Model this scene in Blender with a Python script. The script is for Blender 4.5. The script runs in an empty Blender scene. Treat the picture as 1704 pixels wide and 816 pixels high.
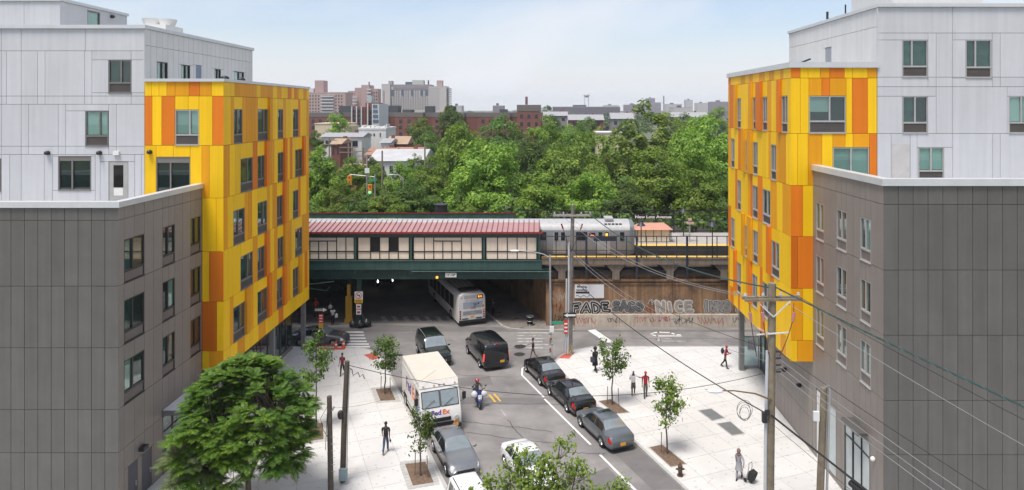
import bpy, math, random
import numpy as np
from mathutils import Vector, Matrix

random.seed(7)
R = math.radians
S = bpy.context.scene
COL = S.collection

# ------------------------------------------------------------------ camera, sky, sun, exposure
cam_d = bpy.data.cameras.new('camera')
cam = bpy.data.objects.new('camera', cam_d)
COL.objects.link(cam)
cam.location = (0, 0, 20)
cam.rotation_euler = (R(90), 0, 0)
cam_d.sensor_width = 36.0
cam_d.lens = 24.296
cam_d.shift_x = -0.02523
cam_d.shift_y = -0.1326
cam_d.clip_start = 0.2
cam_d.clip_end = 12000
S.camera = cam

SUN_EL, SUN_AZ = 68.0, -145.0        # azimuth of the sun measured from +Y towards +X
W = bpy.data.worlds.new('World')
S.world = W
W.use_nodes = True
_n, _l = W.node_tree.nodes, W.node_tree.links
_n.clear()
_out = _n.new('ShaderNodeOutputWorld')
_bg = _n.new('ShaderNodeBackground')
_bg.inputs['Strength'].default_value = 0.085
_sky = _n.new('ShaderNodeTexSky')
_sky.sky_type = 'NISHITA'
_sky.sun_disc = False
_sky.sun_elevation = R(SUN_EL)
_sky.sun_rotation = R(SUN_AZ)
_sky.air_density = 1.0
_sky.dust_density = 1.5
_tc = _n.new('ShaderNodeTexCoord')
_mp = _n.new('ShaderNodeMapping')
_mp.inputs['Scale'].default_value = (1.0, 1.0, 2.6)
_mp.inputs['Location'].default_value = (1.35, 0.7, 0.4)
_nz = _n.new('ShaderNodeTexNoise')
_nz.inputs['Scale'].default_value = 1.7
_nz.inputs['Detail'].default_value = 7.0
_nz.inputs['Roughness'].default_value = 0.52
_nz.inputs['Distortion'].default_value = 0.25
_cr = _n.new('ShaderNodeMapRange')
_cr.inputs['From Min'].default_value = 0.44
_cr.inputs['From Max'].default_value = 0.66
_cr.inputs['To Min'].default_value = 0.22
_cr.inputs['To Max'].default_value = 1.0
_mx = _n.new('ShaderNodeMix')
_mx.data_type = 'RGBA'
_mx.inputs['B'].default_value = (5.6, 5.75, 6.1, 1)
_l.new(_tc.outputs['Generated'], _mp.inputs['Vector'])
_l.new(_mp.outputs['Vector'], _nz.inputs['Vector'])
_l.new(_nz.outputs['Fac'], _cr.inputs['Value'])
_sx = _n.new('ShaderNodeSeparateXYZ')            # pale summer haze towards the horizon, all round
_hz = _n.new('ShaderNodeMapRange')
_hz.interpolation_type = 'SMOOTHSTEP'
_hz.inputs['From Min'].default_value = 0.17
_hz.inputs['From Max'].default_value = 0.0
_hz.inputs['To Min'].default_value = 0.0
_hz.inputs['To Max'].default_value = 0.98
_mxm = _n.new('ShaderNodeMath')
_mxm.operation = 'MAXIMUM'
_l.new(_tc.outputs['Generated'], _sx.inputs[0])
_l.new(_sx.outputs['Z'], _hz.inputs['Value'])
_l.new(_hz.outputs['Result'], _mxm.inputs[0])
_l.new(_cr.outputs['Result'], _mxm.inputs[1])
_l.new(_mxm.outputs[0], _mx.inputs['Factor'])
_gain = _n.new('ShaderNodeVectorMath')
_gain.operation = 'MULTIPLY'
_gain.inputs[1].default_value = (1.12, 1.09, 1.12)
_l.new(_sky.outputs['Color'], _gain.inputs[0])
_l.new(_gain.outputs['Vector'], _mx.inputs['A'])
_l.new(_mx.outputs['Result'], _bg.inputs['Color'])
_l.new(_bg.outputs['Background'], _out.inputs['Surface'])

sun_d = bpy.data.lights.new('sun', 'SUN')
sun_d.energy = 2.3
sun_d.angle = R(20)
sun_d.color = (1.0, 0.955, 0.89)
sun = bpy.data.objects.new('sun', sun_d)
COL.objects.link(sun)
_d = Vector((math.sin(R(SUN_AZ)) * math.cos(R(SUN_EL)), math.cos(R(SUN_AZ)) * math.cos(R(SUN_EL)), math.sin(R(SUN_EL))))
sun.rotation_euler = _d.to_track_quat('Z', 'Y').to_euler()
sun.location = _d * 300

S.view_settings.view_transform = 'Standard'
S.view_settings.look = 'None'
S.view_settings.exposure = 0.90
S.view_settings.gamma = 1.0
S.view_settings.use_curve_mapping = False
S.render.engine = 'CYCLES'
S.cycles.use_denoising = True
S.cycles.max_bounces = 6
S.cycles.diffuse_bounces = 4
S.cycles.glossy_bounces = 3
S.cycles.transparent_max_bounces = 10
S.cycles.volume_bounces = 0
S.cycles.caustics_reflective = False
S.cycles.caustics_refractive = False

# ------------------------------------------------------------------ materials
def srgb(r, g, b):
    f = lambda c: (c / 255 / 12.92) if c <= 10 else ((c / 255 + 0.055) / 1.055) ** 2.4
    return (f(r), f(g), f(b))

MATS = {}
def mat(name, col, rough=0.6, metal=0.0, var=0.12, scale=1.5, bump=0.0, bscale=30.0, rnd=0.0, spec=0.5, coat=0.0, streak=0.0, grime=None, spots=None):
    """Principled with noise-varied colour. rnd: brightness change per object; streak: vertical run-off marks; grime: (colour, threshold, scale)."""
    if name in MATS:
        return MATS[name]
    m = bpy.data.materials.new(name)
    m.use_nodes = True
    n, l = m.node_tree.nodes, m.node_tree.links
    p = n['Principled BSDF']
    p.inputs['Roughness'].default_value = rough
    p.inputs['Metallic'].default_value = metal
    p.inputs['Specular IOR Level'].default_value = spec
    p.inputs['Coat Weight'].default_value = coat
    p.inputs['Coat Roughness'].default_value = 0.06
    geo = n.new('ShaderNodeNewGeometry')
    nz = n.new('ShaderNodeTexNoise')
    nz.inputs['Scale'].default_value = scale
    nz.inputs['Detail'].default_value = 5.0
    nz.inputs['Roughness'].default_value = 0.6
    l.new(geo.outputs['Position'], nz.inputs['Vector'])
    mr = n.new('ShaderNodeMapRange')
    mr.inputs['From Min'].default_value = 0.25
    mr.inputs['From Max'].default_value = 0.75
    mr.inputs['To Min'].default_value = 1 - var
    mr.inputs['To Max'].default_value = 1 + var
    l.new(nz.outputs['Fac'], mr.inputs['Value'])
    val = mr.outputs['Result']
    if rnd:
        oi = n.new('ShaderNodeObjectInfo')
        m2 = n.new('ShaderNodeMapRange')
        m2.inputs['To Min'].default_value = 1 - rnd
        m2.inputs['To Max'].default_value = 1 + rnd
        l.new(oi.outputs['Random'], m2.inputs['Value'])
        mu = n.new('ShaderNodeMath'); mu.operation = 'MULTIPLY'
        l.new(val, mu.inputs[0]); l.new(m2.outputs['Result'], mu.inputs[1])
        val = mu.outputs[0]
    if streak:
        mp = n.new('ShaderNodeMapping')
        mp.inputs['Scale'].default_value = (3.0, 3.0, 0.12)
        l.new(geo.outputs['Position'], mp.inputs['Vector'])
        n2 = n.new('ShaderNodeTexNoise'); n2.inputs['Scale'].default_value = 1.6; n2.inputs['Detail'].default_value = 4
        l.new(mp.outputs['Vector'], n2.inputs['Vector'])
        m3 = n.new('ShaderNodeMapRange')
        m3.inputs['From Min'].default_value = 0.35; m3.inputs['From Max'].default_value = 0.7
        m3.inputs['To Min'].default_value = 1.0 + streak * 0.4; m3.inputs['To Max'].default_value = 1.0 - streak
        l.new(n2.outputs['Fac'], m3.inputs['Value'])
        mu = n.new('ShaderNodeMath'); mu.operation = 'MULTIPLY'
        l.new(val, mu.inputs[0]); l.new(m3.outputs['Result'], mu.inputs[1])
        val = mu.outputs[0]
    vm = n.new('ShaderNodeVectorMath'); vm.operation = 'SCALE'
    vm.inputs[0].default_value = col[:3]
    l.new(val, vm.inputs['Scale'])
    colour = vm.outputs['Vector']
    if grime:
        gcol, gth, gsc = grime
        n3 = n.new('ShaderNodeTexNoise'); n3.inputs['Scale'].default_value = gsc; n3.inputs['Detail'].default_value = 8; n3.inputs['Roughness'].default_value = 0.62
        l.new(geo.outputs['Position'], n3.inputs['Vector'])
        m4 = n.new('ShaderNodeMapRange')
        m4.inputs['From Min'].default_value = gth; m4.inputs['From Max'].default_value = gth + 0.14
        l.new(n3.outputs['Fac'], m4.inputs['Value'])
        mx = n.new('ShaderNodeMix'); mx.data_type = 'RGBA'
        mx.inputs['B'].default_value = (*gcol, 1)
        l.new(m4.outputs['Result'], mx.inputs['Factor']); l.new(colour, mx.inputs['A'])
        colour = mx.outputs['Result']
    if spots:                                   # gum and oil spots: (spots per metre, radius, darkening)
        vo = n.new('ShaderNodeTexVoronoi'); vo.inputs['Scale'].default_value = spots[0]; vo.voronoi_dimensions = '2D'
        l.new(geo.outputs['Position'], vo.inputs['Vector'])
        lt = n.new('ShaderNodeMapRange'); lt.inputs['From Min'].default_value = spots[1]; lt.inputs['From Max'].default_value = spots[1] * 1.6
        lt.inputs['To Min'].default_value = spots[2]; lt.inputs['To Max'].default_value = 1.0
        l.new(vo.outputs['Distance'], lt.inputs['Value'])
        sp = n.new('ShaderNodeVectorMath'); sp.operation = 'SCALE'
        l.new(colour, sp.inputs[0]); l.new(lt.outputs['Result'], sp.inputs['Scale'])
        colour = sp.outputs['Vector']
    l.new(colour, p.inputs['Base Color'])
    if bump:
        n4 = n.new('ShaderNodeTexNoise'); n4.inputs['Scale'].default_value = bscale; n4.inputs['Detail'].default_value = 3
        l.new(geo.outputs['Position'], n4.inputs['Vector'])
        b = n.new('ShaderNodeBump'); b.inputs['Strength'].default_value = bump; b.inputs['Distance'].default_value = 0.02
        l.new(n4.outputs['Fac'], b.inputs['Height'])
        l.new(b.outputs['Normal'], p.inputs['Normal'])
    MATS[name] = m
    return m

def emit(name, col, strength):
    if name in MATS:
        return MATS[name]
    m = bpy.data.materials.new(name); m.use_nodes = True
    p = m.node_tree.nodes['Principled BSDF']
    p.inputs['Base Color'].default_value = (*col, 1)
    p.inputs['Emission Color'].default_value = (*col, 1)
    p.inputs['Emission Strength'].default_value = strength
    MATS[name] = m
    return m

def glass(name, tint, refl=1.55, rough=0.02):
    if name in MATS:
        return MATS[name]
    m = bpy.data.materials.new(name); m.use_nodes = True
    n, l = m.node_tree.nodes, m.node_tree.links
    n.clear()
    o = n.new('ShaderNodeOutputMaterial'); mx = n.new('ShaderNodeMixShader')
    t = n.new('ShaderNodeBsdfTransparent'); t.inputs['Color'].default_value = (*tint, 1)
    g = n.new('ShaderNodeBsdfGlossy'); g.inputs['Roughness'].default_value = rough
    g.inputs['Color'].default_value = (0.9, 0.95, 0.95, 1)
    f = n.new('ShaderNodeLayerWeight'); f.inputs['Blend'].default_value = 0.5
    pw = n.new('ShaderNodeMath'); pw.operation = 'POWER'; pw.inputs[1].default_value = 3.2
    ma = n.new('ShaderNodeMath'); ma.operation = 'MULTIPLY_ADD'; ma.inputs[1].default_value = 0.85; ma.inputs[2].default_value = 0.06
    l.new(f.outputs['Facing'], pw.inputs[0]); l.new(pw.outputs[0], ma.inputs[0]); l.new(ma.outputs[0], mx.inputs['Fac']); l.new(t.outputs[0], mx.inputs[1]); l.new(g.outputs[0], mx.inputs[2]); l.new(mx.outputs[0], o.inputs['Surface'])
    MATS[name] = m
    return m

# ------------------------------------------------------------------ mesh building and linking
KIDS = {}
WL = {}                    # location of each object added up over its parents (rotations come later, on roots only)

def link(o, parent=None, wloc=(0, 0, 0)):
    wloc = Vector(wloc)
    COL.objects.link(o)
    if parent is not None:
        o.parent = parent
        o.location = wloc - WL[parent.name]
        KIDS.setdefault(parent.name, []).append(o)
    else:
        o.location = wloc
    WL[o.name] = wloc
    return o

def tag(o, label=None, cat=None, group=None, kind=None):
    if label: o['label'] = label
    if cat: o['category'] = cat
    if group: o['group'] = group
    if kind: o['kind'] = kind
    return o

def thing(name, label, cat, loc=(0, 0, 0), group=None):
    o = bpy.data.objects.new(name, None)
    o.empty_display_size = 0.3
    link(o, None, loc)
    return tag(o, label, cat, group)

def copy_tree(o, parent=None):
    c = o.copy()
    COL.objects.link(c)
    WL[c.name] = WL[o.name]
    if parent is not None:
        c.parent = parent
        KIDS.setdefault(parent.name, []).append(c)
    for ch in KIDS.get(o.name, []):
        copy_tree(ch, c)
    return c

class MB:
    def __init__(s):
        s.v, s.f, s.m = [], [], []
    def add(s, vs, fs, m=0):
        b = len(s.v)
        s.v.extend([tuple(x) for x in vs])
        s.f.extend([tuple(b + i for i in f) for f in fs])
        s.m.extend([m] * len(fs))
        return s
    def box(s, x0, x1, y0, y1, z0, z1, m=0):
        if x0 > x1: x0, x1 = x1, x0
        if y0 > y1: y0, y1 = y1, y0
        if z0 > z1: z0, z1 = z1, z0
        vs = [(x0, y0, z0), (x1, y0, z0), (x1, y1, z0), (x0, y1, z0), (x0, y0, z1), (x1, y0, z1), (x1, y1, z1), (x0, y1, z1)]
        return s.add(vs, [(0, 3, 2, 1), (4, 5, 6, 7), (0, 1, 5, 4), (1, 2, 6, 5), (2, 3, 7, 6), (3, 0, 4, 7)], m)
    def obox(s, c, size, rot=(0, 0, 0), m=0):
        from mathutils import Euler
        M = Euler(rot).to_matrix()
        b = MB().box(-size[0] / 2, size[0] / 2, -size[1] / 2, size[1] / 2, -size[2] / 2, size[2] / 2)
        return s.add([M @ Vector(v) + Vector(c) for v in b.v], b.f, m)
    def bar(s, p0, p1, w, h, m=0, up=(0, 0, 1)):
        p0, p1 = Vector(p0), Vector(p1)
        d = (p1 - p0).normalized()
        a = d.cross(Vector(up))
        if a.length < 1e-4: a = d.cross(Vector((0, 1, 0)))
        a.normalize(); b = a.cross(d)
        a *= w / 2; b *= h / 2
        vs = [p0 - a - b, p0 + a - b, p0 + a + b, p0 - a + b, p1 - a - b, p1 + a - b, p1 + a + b, p1 - a + b]
        return s.add(vs, [(0, 3, 2, 1), (4, 5, 6, 7), (0, 1, 5, 4), (1, 2, 6, 5), (2, 3, 7, 6), (3, 0, 4, 7)], m)
    def cyl(s, p0, p1, r0, r1=None, n=10, m=0, cap=True):
        r1 = r0 if r1 is None else r1
        return s.tube([p0, p1], [r0, r1], n, m, cap)
    def tube(s, pts, r, n=6, m=0, cap=True):
        pts = [Vector(p) for p in pts]
        rs = r if isinstance(r, (list, tuple)) else [r] * len(pts)
        vs, fs = [], []
        prev = None
        for i, p in enumerate(pts):
            d = (pts[min(i + 1, len(pts) - 1)] - pts[max(i - 1, 0)])
            d = d.normalized() if d.length > 1e-9 else Vector((0, 0, 1))
            if prev is None:
                a = d.cross(Vector((0, 0, 1)))
                if a.length < 1e-3: a = d.cross(Vector((1, 0, 0)))
            else:
                a = prev - d * prev.dot(d)
                if a.length < 1e-4: a = d.cross(Vector((1, 0, 0)))
            a.normalize(); prev = a
            b = d.cross(a)
            for k in range(n):
                t = 2 * math.pi * k / n
                vs.append(p + (a * math.cos(t) + b * math.sin(t)) * rs[i])
        for i in range(len(pts) - 1):
            for k in range(n):
                k2 = (k + 1) % n
                fs.append((i * n + k, i * n + k2, (i + 1) * n + k2, (i + 1) * n + k))
        if cap:
            fs.append(tuple(range(n - 1, -1, -1)))
            e = (len(pts) - 1) * n
            fs.append(tuple(range(e, e + n)))
        return s.add(vs, fs, m)
    def ball(s, c, r, sc=(1, 1, 1), nu=10, nv=7, m=0):
        vs, fs = [], []
        c = Vector(c)
        vs.append(c + Vector((0, 0, r * sc[2])))
        for j in range(1, nv):
            ph = math.pi * j / nv
            for i in range(nu):
                th = 2 * math.pi * i / nu
                vs.append(c + Vector((r * sc[0] * math.sin(ph) * math.cos(th), r * sc[1] * math.sin(ph) * math.sin(th), r * sc[2] * math.cos(ph))))
        vs.append(c - Vector((0, 0, r * sc[2])))
        for i in range(nu):
            fs.append((0, 1 + i, 1 + (i + 1) % nu))
        for j in range(nv - 2):
            for i in range(nu):
                a, b = 1 + j * nu + i, 1 + j * nu + (i + 1) % nu
                fs.append((a, a + nu, b + nu, b))
        e = len(vs) - 1
        for i in range(nu):
            fs.append((e, 1 + (nv - 2) * nu + (i + 1) % nu, 1 + (nv - 2) * nu + i))
        return s.add(vs, fs, m)
    def prism(s, poly, z0, z1, m=0, mtop=None):
        n = len(poly)
        vs = [(x, y, z0) for x, y in poly] + [(x, y, z1) for x, y in poly]
        s.add(vs, [tuple(range(n - 1, -1, -1))] + [(i, (i + 1) % n, n + (i + 1) % n, n + i) for i in range(n)], m)
        b = len(s.v) - 2 * n
        s.f.append(tuple(b + n + i for i in range(n)))
        s.m.append(m if mtop is None else mtop)
        return s
    def sheet(s, poly, z, m=0):
        return s.add([(x, y, z) for x, y in poly], [tuple(range(len(poly)))], m)
    def extrude_y(s, poly, y0, y1, m=0):
        """polygon in x,z swept along y"""
        n = len(poly)
        vs = [(x, y0, z) for x, z in poly] + [(x, y1, z) for x, z in poly]
        return s.add(vs, [tuple(range(n - 1, -1, -1)), tuple(range(n, 2 * n))] + [(i, (i + 1) % n, n + (i + 1) % n, n + i) for i in range(n)], m)
    def rows(s, rings, close=False, m=0):
        """skin a list of equal-length rings (open across unless close)"""
        k = len(rings[0])
        fs = []
        for i in range(len(rings) - 1):
            for j in range(k if close else k - 1):
                j2 = (j + 1) % k
                fs.append((i * k + j, i * k + j2, (i + 1) * k + j2, (i + 1) * k + j))
        return s.add([p for r in rings for p in r], fs, m)
    def mesh(s, name, mats, smooth=None, origin=(0, 0, 0)):
        me = bpy.data.meshes.new(name)
        o = Vector(origin)
        me.from_pydata([tuple(Vector(v) - o) for v in s.v], [], s.f)
        for m in (mats if isinstance(mats, (list, tuple)) else [mats]):
            me.materials.append(m)
        if any(s.m):
            me.polygons.foreach_set('material_index', s.m)
        if smooth is not None:
            me.polygons.foreach_set('use_smooth', [True] * len(s.f))
            if smooth < 179:
                me.set_sharp_from_angle(angle=R(smooth))
        me.update()
        return me
    def build(s, name, mats, parent=None, smooth=None):
        a = np.array(s.v)
        lo, hi = a.min(0), a.max(0)
        org = Vector(((lo[0] + hi[0]) / 2, (lo[1] + hi[1]) / 2, lo[2]))
        o = bpy.data.objects.new(name, s.mesh(name, mats, smooth, org))
        return link(o, parent, org)

UNIT = {}
def piece(name, parent, m, x0, x1, y0, y1, z0, z1):
    """one box-shaped piece: a unit cube mesh shared by all pieces of its material"""
    key = (name, m.name)
    if key not in UNIT:
        UNIT[key] = MB().box(-.5, .5, -.5, .5, -.5, .5).mesh(name, m)
    o = bpy.data.objects.new(name, UNIT[key])
    o.scale = (abs(x1 - x0), abs(y1 - y0), abs(z1 - z0))
    return link(o, parent, ((x0 + x1) / 2, (y0 + y1) / 2, (z0 + z1) / 2))

def text(body, size, m, parent, loc, rot=(90, 0, 0), name='lettering', extrude=0.004, align='CENTER', bold=0.0, sx=1.0, shear=0.0, space=1.0):
    cu = bpy.data.curves.new(name, 'FONT')
    cu.body = body; cu.size = size; cu.extrude = extrude
    cu.align_x = align; cu.align_y = 'CENTER'
    cu.offset = bold; cu.shear = shear; cu.space_character = space
    cu.resolution_u = 3
    cu.materials.append(m)
    tmp = bpy.data.objects.new('tmp_text', cu)
    COL.objects.link(tmp)
    me = bpy.data.meshes.new_from_object(tmp)
    bpy.data.objects.remove(tmp); bpy.data.curves.remove(cu)
    me.materials.clear(); me.materials.append(m)
    o = bpy.data.objects.new(name, me)
    o.rotation_euler = [R(a) for a in rot]
    o.scale = (sx, 1, 1)
    return link(o, parent, loc)

# plain materials used all over
BLACK = mat('black_rubber', (0.012, 0.012, 0.013), 0.7)
DARK = mat('dark_plastic', (0.02, 0.02, 0.022), 0.45)
WHITE = mat('white_paint', (0.72, 0.72, 0.70), 0.5, var=0.05)
STEEL = mat('galvanised_steel', (0.42, 0.43, 0.44), 0.45, 0.6, var=0.15)
CHROME = mat('chrome', (0.7, 0.7, 0.72), 0.15, 1.0, var=0.02)
RED = mat('red_paint', (0.55, 0.03, 0.025), 0.5)
# ------------------------------------------------------------------ the two coloured apartment buildings
def F(axis, plane, sgn):
    return (axis, plane, sgn)

def fb(f, u0, u1, z0, z1, d0, d1):
    """box on a facade: u along the wall, d outwards from its face"""
    ax, pl, sg = f
    a, b = pl + sg * d0, pl + sg * d1
    return (u0, u1, min(a, b), max(a, b), z0, z1) if ax == 'y' else (min(a, b), max(a, b), u0, u1, z0, z1)

G_ = 0.011     # half joint
def panel(parent, f, m, u0, u1, z0, z1, d1=0.0, d0=-0.115, name='panel'):
    return piece(name, parent, m, *fb(f, u0 + G_, u1 - G_, z0 + G_, z1 - G_, d0, d1))

YEL = [mat('yellow_panel', (0.90, 0.54, 0.010), 0.5, var=0.035, scale=0.6, rnd=0.07, streak=0.06, spec=.25),
       mat('amber_panel', (0.74, 0.32, 0.008), 0.5, var=0.035, scale=0.6, rnd=0.07, streak=0.06, spec=.25),
       mat('orange_panel', (0.72, 0.19, 0.012), 0.5, var=0.035, scale=0.6, rnd=0.07, streak=0.06, spec=.25),
       mat('deep_orange_panel', (0.60, 0.145, 0.008), 0.5, var=0.035, scale=0.6, rnd=0.07, streak=0.06, spec=.25)]
YC = {'Y': 0, 'A': 1, 'O': 2, 'D': 3}
GREY = mat('grey_panel', (0.545, 0.55, 0.57), 0.55, var=0.05, scale=0.5, rnd=0.035, streak=0.06, bump=0.05, bscale=60)
PALE = mat('pale_grey_panel', (0.66, 0.66, 0.65), 0.5, var=0.04, scale=0.6, rnd=0.03, streak=0.04)
BROWN = mat('brown_panel', (0.112, 0.107, 0.098), 0.5, var=0.09, scale=0.9, rnd=0.08, streak=0.09, bump=0.06, bscale=80)
TAUPE = mat('taupe_panel', (0.235, 0.207, 0.184), 0.5, var=0.06, scale=0.9, rnd=0.05, streak=0.05, bump=0.06, bscale=80)
CORE = mat('wall_membrane', (0.035, 0.034, 0.034), 0.8)
COPING = mat('coping_metal', (0.60, 0.61, 0.62), 0.38, 0.25, var=0.06)
FRAME = mat('window_frame_metal', (0.20, 0.185, 0.175), 0.4, 0.2)
FRAMEL = mat('pale_window_frame', (0.42, 0.41, 0.40), 0.4, 0.2)
FRAMED = mat('dark_window_frame', (0.055, 0.05, 0.047), 0.4, 0.2)
LOUV = mat('vent_louvre', (0.105, 0.09, 0.082), 0.5)
LOUVL = mat('pale_vent_louvre', (0.22, 0.19, 0.17), 0.5)
GL = glass('window_glass', (0.80, 0.90, 0.88))
BLIND = mat('roller_blind', (0.60, 0.655, 0.61), 0.8, var=0.05, rnd=0.2)
CURT = mat('orange_curtain', (0.34, 0.12, 0.035), 0.8, var=0.3, scale=6)
TEAL = mat('teal_room_wall', (0.05, 0.10, 0.095), 0.7, var=0.6, scale=1.6, rnd=0.5)
ROOFM = mat('roof_membrane', (0.42, 0.42, 0.41), 0.85, var=0.15, grime=((0.2, 0.2, 0.19), 0.55, 0.5))
STONE = mat('entry_plinth', (0.17, 0.165, 0.16), 0.6)

def window(parent, f, u0, u1, z0, z1, split=0.55, louvre=0.55, fill='', fr=None, lv=None, top=0.0):
    """frame (with mullion and rail) > panes, vent louvre, blinds"""
    fr = fr or FRAME; lv = lv or LOUV
    t = 0.055
    mb = MB()
    zl = z0 + louvre
    um = u0 + (u1 - u0) * split
    for a in ((u0, u0 + t, z0, z1), (u1 - t, u1, z0, z1), (u0 + t, u1 - t, z0, z0 + t), (u0 + t, u1 - t, z1 - t, z1)):
        mb.box(*fb(f, *a, -0.11, -0.01))
    if louvre > 0.1:
        mb.box(*fb(f, u0 + t, u1 - t, zl - 0.05, zl + 0.05, -0.11, -0.005))
    zt = z1 - top
    if top:
        mb.box(*fb(f, u0 + t, u1 - t, zt, z1 - t, -0.11, -0.03))
    if split:
        mb.box(*fb(f, um - 0.045, um + 0.045, zl + 0.05 if louvre > .1 else z0 + t, zt - (0 if top else t), -0.11, -0.012))
    mb.box(*fb(f, u0 - 0.02, u1 + 0.02, z0 - 0.03, z0 - 0.001, -0.1, 0.045))
    w = mb.build('window', fr, parent)
    zb = zl + 0.05 if louvre > 0.1 else z0 + t
    panes = [(u0 + t, um - 0.045), (um + 0.045, u1 - t)] if split else [(u0 + t, u1 - t)]
    for k, (a, b) in enumerate(panes):
        piece('pane', w, GL, *fb(f, a, b, zb, zt - (0 if top else t), -0.085, -0.078))
        c = fill[k:k + 1]
        h = zt - t - zb
        if c == 'b':
            piece('blind', w, BLIND, *fb(f, a, b, zb + h * 0.02, zt - t, -0.108, -0.1))
        elif c == 'h':
            piece('blind', w, BLIND, *fb(f, a, b, zb + h * random.uniform(0.35, 0.6), zt - t, -0.108, -0.1))
        elif c == 'c':
            piece('curtain', w, CURT, *fb(f, a, b, zb, zt - t, -0.108, -0.1))
        elif c == 't':
            piece('room_wall', w, TEAL, *fb(f, a, b, zb, zt - t, -0.112, -0.106))
    if louvre > 0.1:
        lm = MB()
        n = 7
        for i in range(n):
            za = z0 + t + (zl - 0.05 - z0 - t) * i / n
            zc = z0 + t + (zl - 0.05 - z0 - t) * (i + 0.72) / n
            lm.box(*fb(f, u0 + t, u1 - t, za, zc, -0.1, -0.045))
        lm.box(*fb(f, u0 + t, u1 - t, z0 + t, zl - 0.05, -0.112, -0.1))
        lm.build('louvre', lv, w)
    return w

def columns(a, b, rnd, lo=0.42, hi=1.25):
    """random panel widths between a and b"""
    out = [a]
    while b - out[-1] > hi:
        out.append(out[-1] + rnd.uniform(lo, min(hi, b - out[-1] - lo)))
    out.append(b)
    return out

def yellow_side(parent, f, u0, u1, bands, wins, seed, flip, boxes):
    """bands: z boundaries; wins: per band the list of (a, b); boxes: fins that stand proud beside a window"""
    rnd = random.Random(seed)
    for k in range(len(bands) - 1):
        z0, z1 = bands[k], bands[k + 1]
        ws = sorted(wins.get(k, []))
        segs, cur = [], u0
        for a, b in ws:
            segs.append((cur, a)); cur = b
        segs.append((cur, u1))
        for (a, b) in segs:
            if b - a < 0.08:
                continue
            cols = columns(a, b, rnd) if b - a > 0.8 else [a, b]
            if ws and a != u0 and b - a > 1.1:        # a dark strip right behind each window
                w = rnd.uniform(0.45, 0.62)
                cols = [a, a + w] + (columns(a + w, b, rnd, 0.35, 1.0)[1:])
            last = None
            for i in range(len(cols) - 1):
                if ws and a != u0 and i == 0:
                    c = rnd.choice('AOA')
                else:
                    c = rnd.choice('YYYYAAAOO') if last == 'Y' else rnd.choice('YYYYAA')
                last = c
                out = 0.0
                if ws and a != u0 and i == 0 and rnd.random() < boxes:
                    out = 0.16
                panel(parent, f, YEL[YC[c]], cols[i], cols[i + 1], z0, z1, d1=out)
        for a, b in ws:
            h = z0 + (2.2 if k else 2.2)
            panel(parent, f, YEL[0], a, b, h, z1)
            window(parent, f, a + 0.01, b - 0.01, z0 + 0.03, h, split=rnd.choice((0.45, 0.6)), fill=rnd.choice(('t ', 'c ', ' t', 'tc', '  ', 'h ')), fr=FRAME if not flip else FRAMEL)

def yellow_front(parent, f, spec):
    """spec: (z0, z1, 'u:C u:C ... uend')"""
    for z0, z1, row in spec:
        items = row.split()
        us = [float(i.split(':')[0]) for i in items]
        for i in range(len(items) - 1):
            c = items[i].split(':')[1]
            if c != '-':
                panel(parent, f, YEL[YC[c]], us[i], us[i + 1], z0, z1)

def grid(parent, f, m, us, zs, holes=(), name='panel', d0=-0.115):
    """panels between the lines us x zs, cut round the holes (u0,u1,z0,z1)"""
    for j in range(len(zs) - 1):
        for i in range(len(us) - 1):
            cells = [(us[i], us[i + 1], zs[j], zs[j + 1])]
            for (a, b, c, d) in holes:
                nxt = []
                for (p, q, r, s) in cells:
                    if a >= q - .01 or b <= p + .01 or c >= s - .01 or d <= r + .01:
                        nxt.append((p, q, r, s)); continue
                    if r < c: nxt.append((p, q, r, c))
                    if s > d: nxt.append((p, q, d, s))
                    lo, hi = max(r, c), min(s, d)
                    if p < a: nxt.append((p, a, lo, hi))
                    if q > b: nxt.append((b, q, lo, hi))
                cells = nxt
            for (p, q, r, s) in cells:
                if q - p > 0.05 and s - r > 0.05:
                    panel(parent, f, m, p, q, r, s, d0=d0, name=name)

def span(a, b, w):
    n = max(1, round(abs(b - a) / w))
    return [a + (b - a) * i / n for i in range(n + 1)]

def wall_lamp(parent, x, y, z, nrm):
    mb = MB()
    p = Vector((x, y, z)); n = Vector(nrm)
    mb.cyl(p, p + n * 0.05, 0.13, n=10)
    mb.ball(p + n * 0.14, 0.15, (1, 1, .9), 8, 6)
    mb.build('wall_lamp', DARK, parent, 50)

# ---------------------------- left building
LB = thing('apartment_building', 'yellow and grey panel apartment block on the left, brown podium behind the feathery tree', 'building', (-26, 45, 0))
core = MB()
core.box(-36, -20.52, 33.72, 42.1, 0, 14.3)
core.box(-36, -20.52, 33.722, 33.93, 14.3, 15.25); core.box(-20.74, -20.523, 33.93, 42.0, 14.3, 15.251)
core.box(-36, -20.52, 42.1, 57.5, 0, 4.26)
core.box(-24.0, -19.22, 42.12, 57.6, 4.27, 21.5)
core.box(-36, -24.02, 42.125, 57.8, 4.28, 24.75)
core.build('wall_core', CORE, LB)
rf = MB(); rf.box(-36, -20.76, 33.95, 42.1, 14.3, 14.35); rf.box(-23.9, -19.5, 42.3, 57.4, 21.5, 21.54); rf.box(-36, -24.2, 42.3, 57.7, 24.75, 24.79)
rf.build('roof', ROOFM, LB)
sof = MB(); sof.box(-20.5, -19.12, 42.02, 57.68, 4.15, 4.268); sof.build('soffit', mat('soffit_panel', (0.5, 0.4, 0.15), 0.6), LB)

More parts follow.
